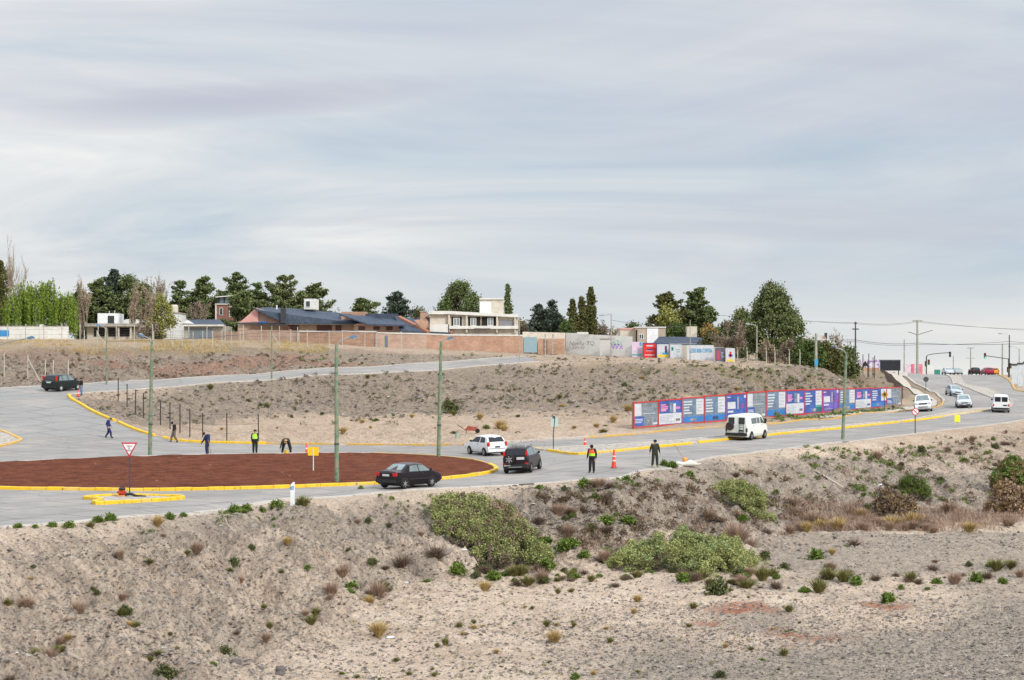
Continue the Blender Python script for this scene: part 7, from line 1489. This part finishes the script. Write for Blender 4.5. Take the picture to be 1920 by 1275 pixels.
cover('verge_weeds', 'tiny dark weeds sprinkled along the near verge and kerbs', WEEDD, spots(200, verge) + spots(120, lambda r: (lambda px: (px, float(np.interp(px, [1180, 1400, 1600, 1800], [835, 816, 798, 774])) + r.uniform(-1, 1)))(r.uniform(1180, 1800))), 50, .12, .10)
cover('field_grass', 'dry yellow grass covering the upper field at the left', STRAW, spots(800, lambda r: (r.uniform(0, 620), r.uniform(637, 657))), 26, .6, .38, grassy=True)
cover('bank_scrub', 'patchy olive scrub cover on the banks behind the roads', leafmat('scrub_olive', (.05, .05, .022), (.17, .155, .075)), spots(800, lambda r: (r.uniform(620, 1680), r.uniform(672, 755))) + spots(130, lambda r: (r.uniform(150, 760), r.uniform(720, 800))), 60, .34, .24, .09)
cover('bank_scrub', 'green weedy cover on the right upper bank and below the posters', WEED, spots(160, lambda r: (r.uniform(1180, 1680), r.uniform(682, 716))) + spots(150, lambda r: (lambda px: (px, float(np.interp(px, [1400, 1700], [790, 768])) + r.uniform(-4, 5)))(r.uniform(1400, 1720))) + spots(60, lambda r: (r.uniform(560, 960), r.uniform(662, 688))), 60, .34, .2, .09)
cover('bank_scrub', 'green plant cover down the near right bank', WEED, spots(200, lambda r: (r.uniform(1500, 1920), r.uniform(835, 930))), 80, .35, .22, .08)
cover('bank_scrub', 'brown leafless scrub cover over the near right bank', leafmat('scrub_brown', (.06, .045, .03), (.20, .14, .09)), spots(700, lambda r: (lambda px: (px, r.uniform(edge_y(px) + 12, toe_y(px))))(r.uniform(1000, 1920))), 70, .34, .3, .08)
cover('bank_scrub', 'tawny dry grass over the near right bank', PINKG, spots(260, lambda r: (lambda px: (px, r.uniform(edge_y(px) + 30, toe_y(px))))(r.uniform(1050, 1920))), 50, .4, .28, grassy=True)
cover('dry_grass', 'tawny dry grass belt at the foot of the right bank', PINKG, spots(420, lambda r: (r.uniform(1470, 1920), r.uniform(942, 998))), 60, .5, .55, grassy=True)
cover('bank_scrub', 'reddish brown scrub on the left upper bank', leafmat('scrub_brown', (.06, .045, .03), (.20, .14, .09)), spots(260, lambda r: (r.uniform(0, 640), r.uniform(662, 722))), 60, .35, .25, .09)
cover('flat_grass', 'thin low weeds across the lower flat', TUFTG, spots(260, lambda r: (r.uniform(600, 1920), r.uniform(1075, 1275))), 22, .12, .09, grassy=True)
# stones: one mass of many small rocks
def rocks(name, label, m, n, f, s0, s1, seed):
    rs_ = np.random.RandomState(seed); px, py = f(rs_, n); P_ = np.array([(0, 0)] * 0); d = np.geomspace(45, 230, 900)
    # coarse inverse projection through a table of the flat ground
    X_, Y_ = [], []
    tabx = np.linspace(-20, 1940, 99); zz_ = np.stack([Hn((q - 960) * d / F, d) for q in tabx]); rowpy = YH + (CZ - zz_) * F / d[None]
    for a, b_ in zip(px, py):
        r_ = rowpy[int(np.clip((a + 20) / 20, 0, 98))]; k = int(np.argmax(r_ <= b_)); X_.append((a - 960) * d[k] / F); Y_.append(d[k])
    x = np.array(X_); y = np.array(Y_) + rs_.uniform(-.3, .3, n); x = x + rs_.uniform(-.2, .2, n); ok = ~inside(ROAD, x, y) & (edgedist(ROAD, x, y) > .5); x, y = x[ok], y[ok]; n = len(x); z = HZ(x, y)
    base_ = np.array([(1, 0, 0), (0, 1, 0), (-1, 0, 0), (0, -1, 0), (.1, .1, .8), (0, 0, -.5), (.7, .7, .3), (-.7, .6, .35)]); tri = np.array([(0, 6, 4), (6, 1, 4), (1, 7, 4), (7, 2, 4), (2, 3, 4), (3, 0, 4)])
    s = s0 * (s1 / s0) ** (rs_.rand(n) ** 2.6); a = rs_.uniform(0, 6.28, n); c_, s_ = np.cos(a), np.sin(a); J_ = base_[None] * (1 + rs_.uniform(-.3, .3, (n, 8, 3))) * s[:, None, None] * np.stack([np.ones(n), rs_.uniform(.5, 1, n), rs_.uniform(.45, .9, n)], 1)[:, None]
    V = np.stack([J_[..., 0] * c_[:, None] - J_[..., 1] * s_[:, None] + x[:, None], J_[..., 0] * s_[:, None] + J_[..., 1] * c_[:, None] + y[:, None], J_[..., 2] + z[:, None]], -1)
    Q = tri[None] + (np.arange(n) * 8)[:, None, None]
    return tag(link(name, np_mesh(name, V.reshape(-1, 3), Q.reshape(-1, 3), [m])), label, 'gravel', kind='stuff')
RK = leafmat('stones_mixed', (.05, .042, .038), (.26, .22, .19), (.60, .55, .50)); RK.node_tree.nodes['Principled BSDF'].inputs['Roughness'].default_value = .9
rocks('gravel', 'loose grey stones on the near bank and flat', RK, 70000, lambda r, n: (r.uniform(0, 1920, n), 940 + 335 * r.rand(n)), .02, .12, 1)
rocks('gravel', 'denser grey gravel at the lower right', RK, 24000, lambda r, n: (1920 - 900 * r.rand(n) ** 1.3, 1130 + 150 * r.rand(n)), .02, .08, 2)
rocks('gravel', 'loose stones on the near right bank', RK, 13000, lambda r, n: (r.uniform(900, 1920, n), 840 + 190 * r.rand(n)), .03, .16, 3)
rocks('rubble', 'broken stones on the banks behind the roads', RK, 26000, lambda r, n: (r.uniform(0, 1700, n), 665 + 118 * r.rand(n)), .05, .26, 4)
for px, py, r_, lb in ((443, 1233, .19, 'dark rounded boulder at the foot of the left bank, left of the pair'), (527, 1246, .17, 'dark rounded boulder at the foot of the left bank, right of the pair'), (525, 1262, .14, 'small dark stone just below the right boulder'), (487, 1231, .15, 'angular dark boulder between the two rounded ones')):
    bm = bmesh.new(); bmesh.ops.create_icosphere(bm, subdivisions=3, radius=r_)
    for v_ in bm.verts: n_ = float(fbm(v_.co.x * 5 + px, v_.co.y * 5 + v_.co.z * 4, 3, 3)); v_.co = Vector((v_.co.x * (1 + .5 * n_), v_.co.y * (.8 + .4 * n_), v_.co.z * (.6 + .4 * n_) + r_ * .3))
    me = bpy.data.meshes.new('boulder'); bm.to_mesh(me); bm.free(); me.materials.append(mat('stone_dark', (.12, .105, .10), .9, .25, 9, bump=.02)); me.polygons.foreach_set('use_smooth', np.ones(len(me.polygons), bool)); tag(link('boulder', me, None, on(px, py)), lb, 'boulder')
for o in bpy.data.objects:
    if '_L' in o: del o['_L']
relabel()
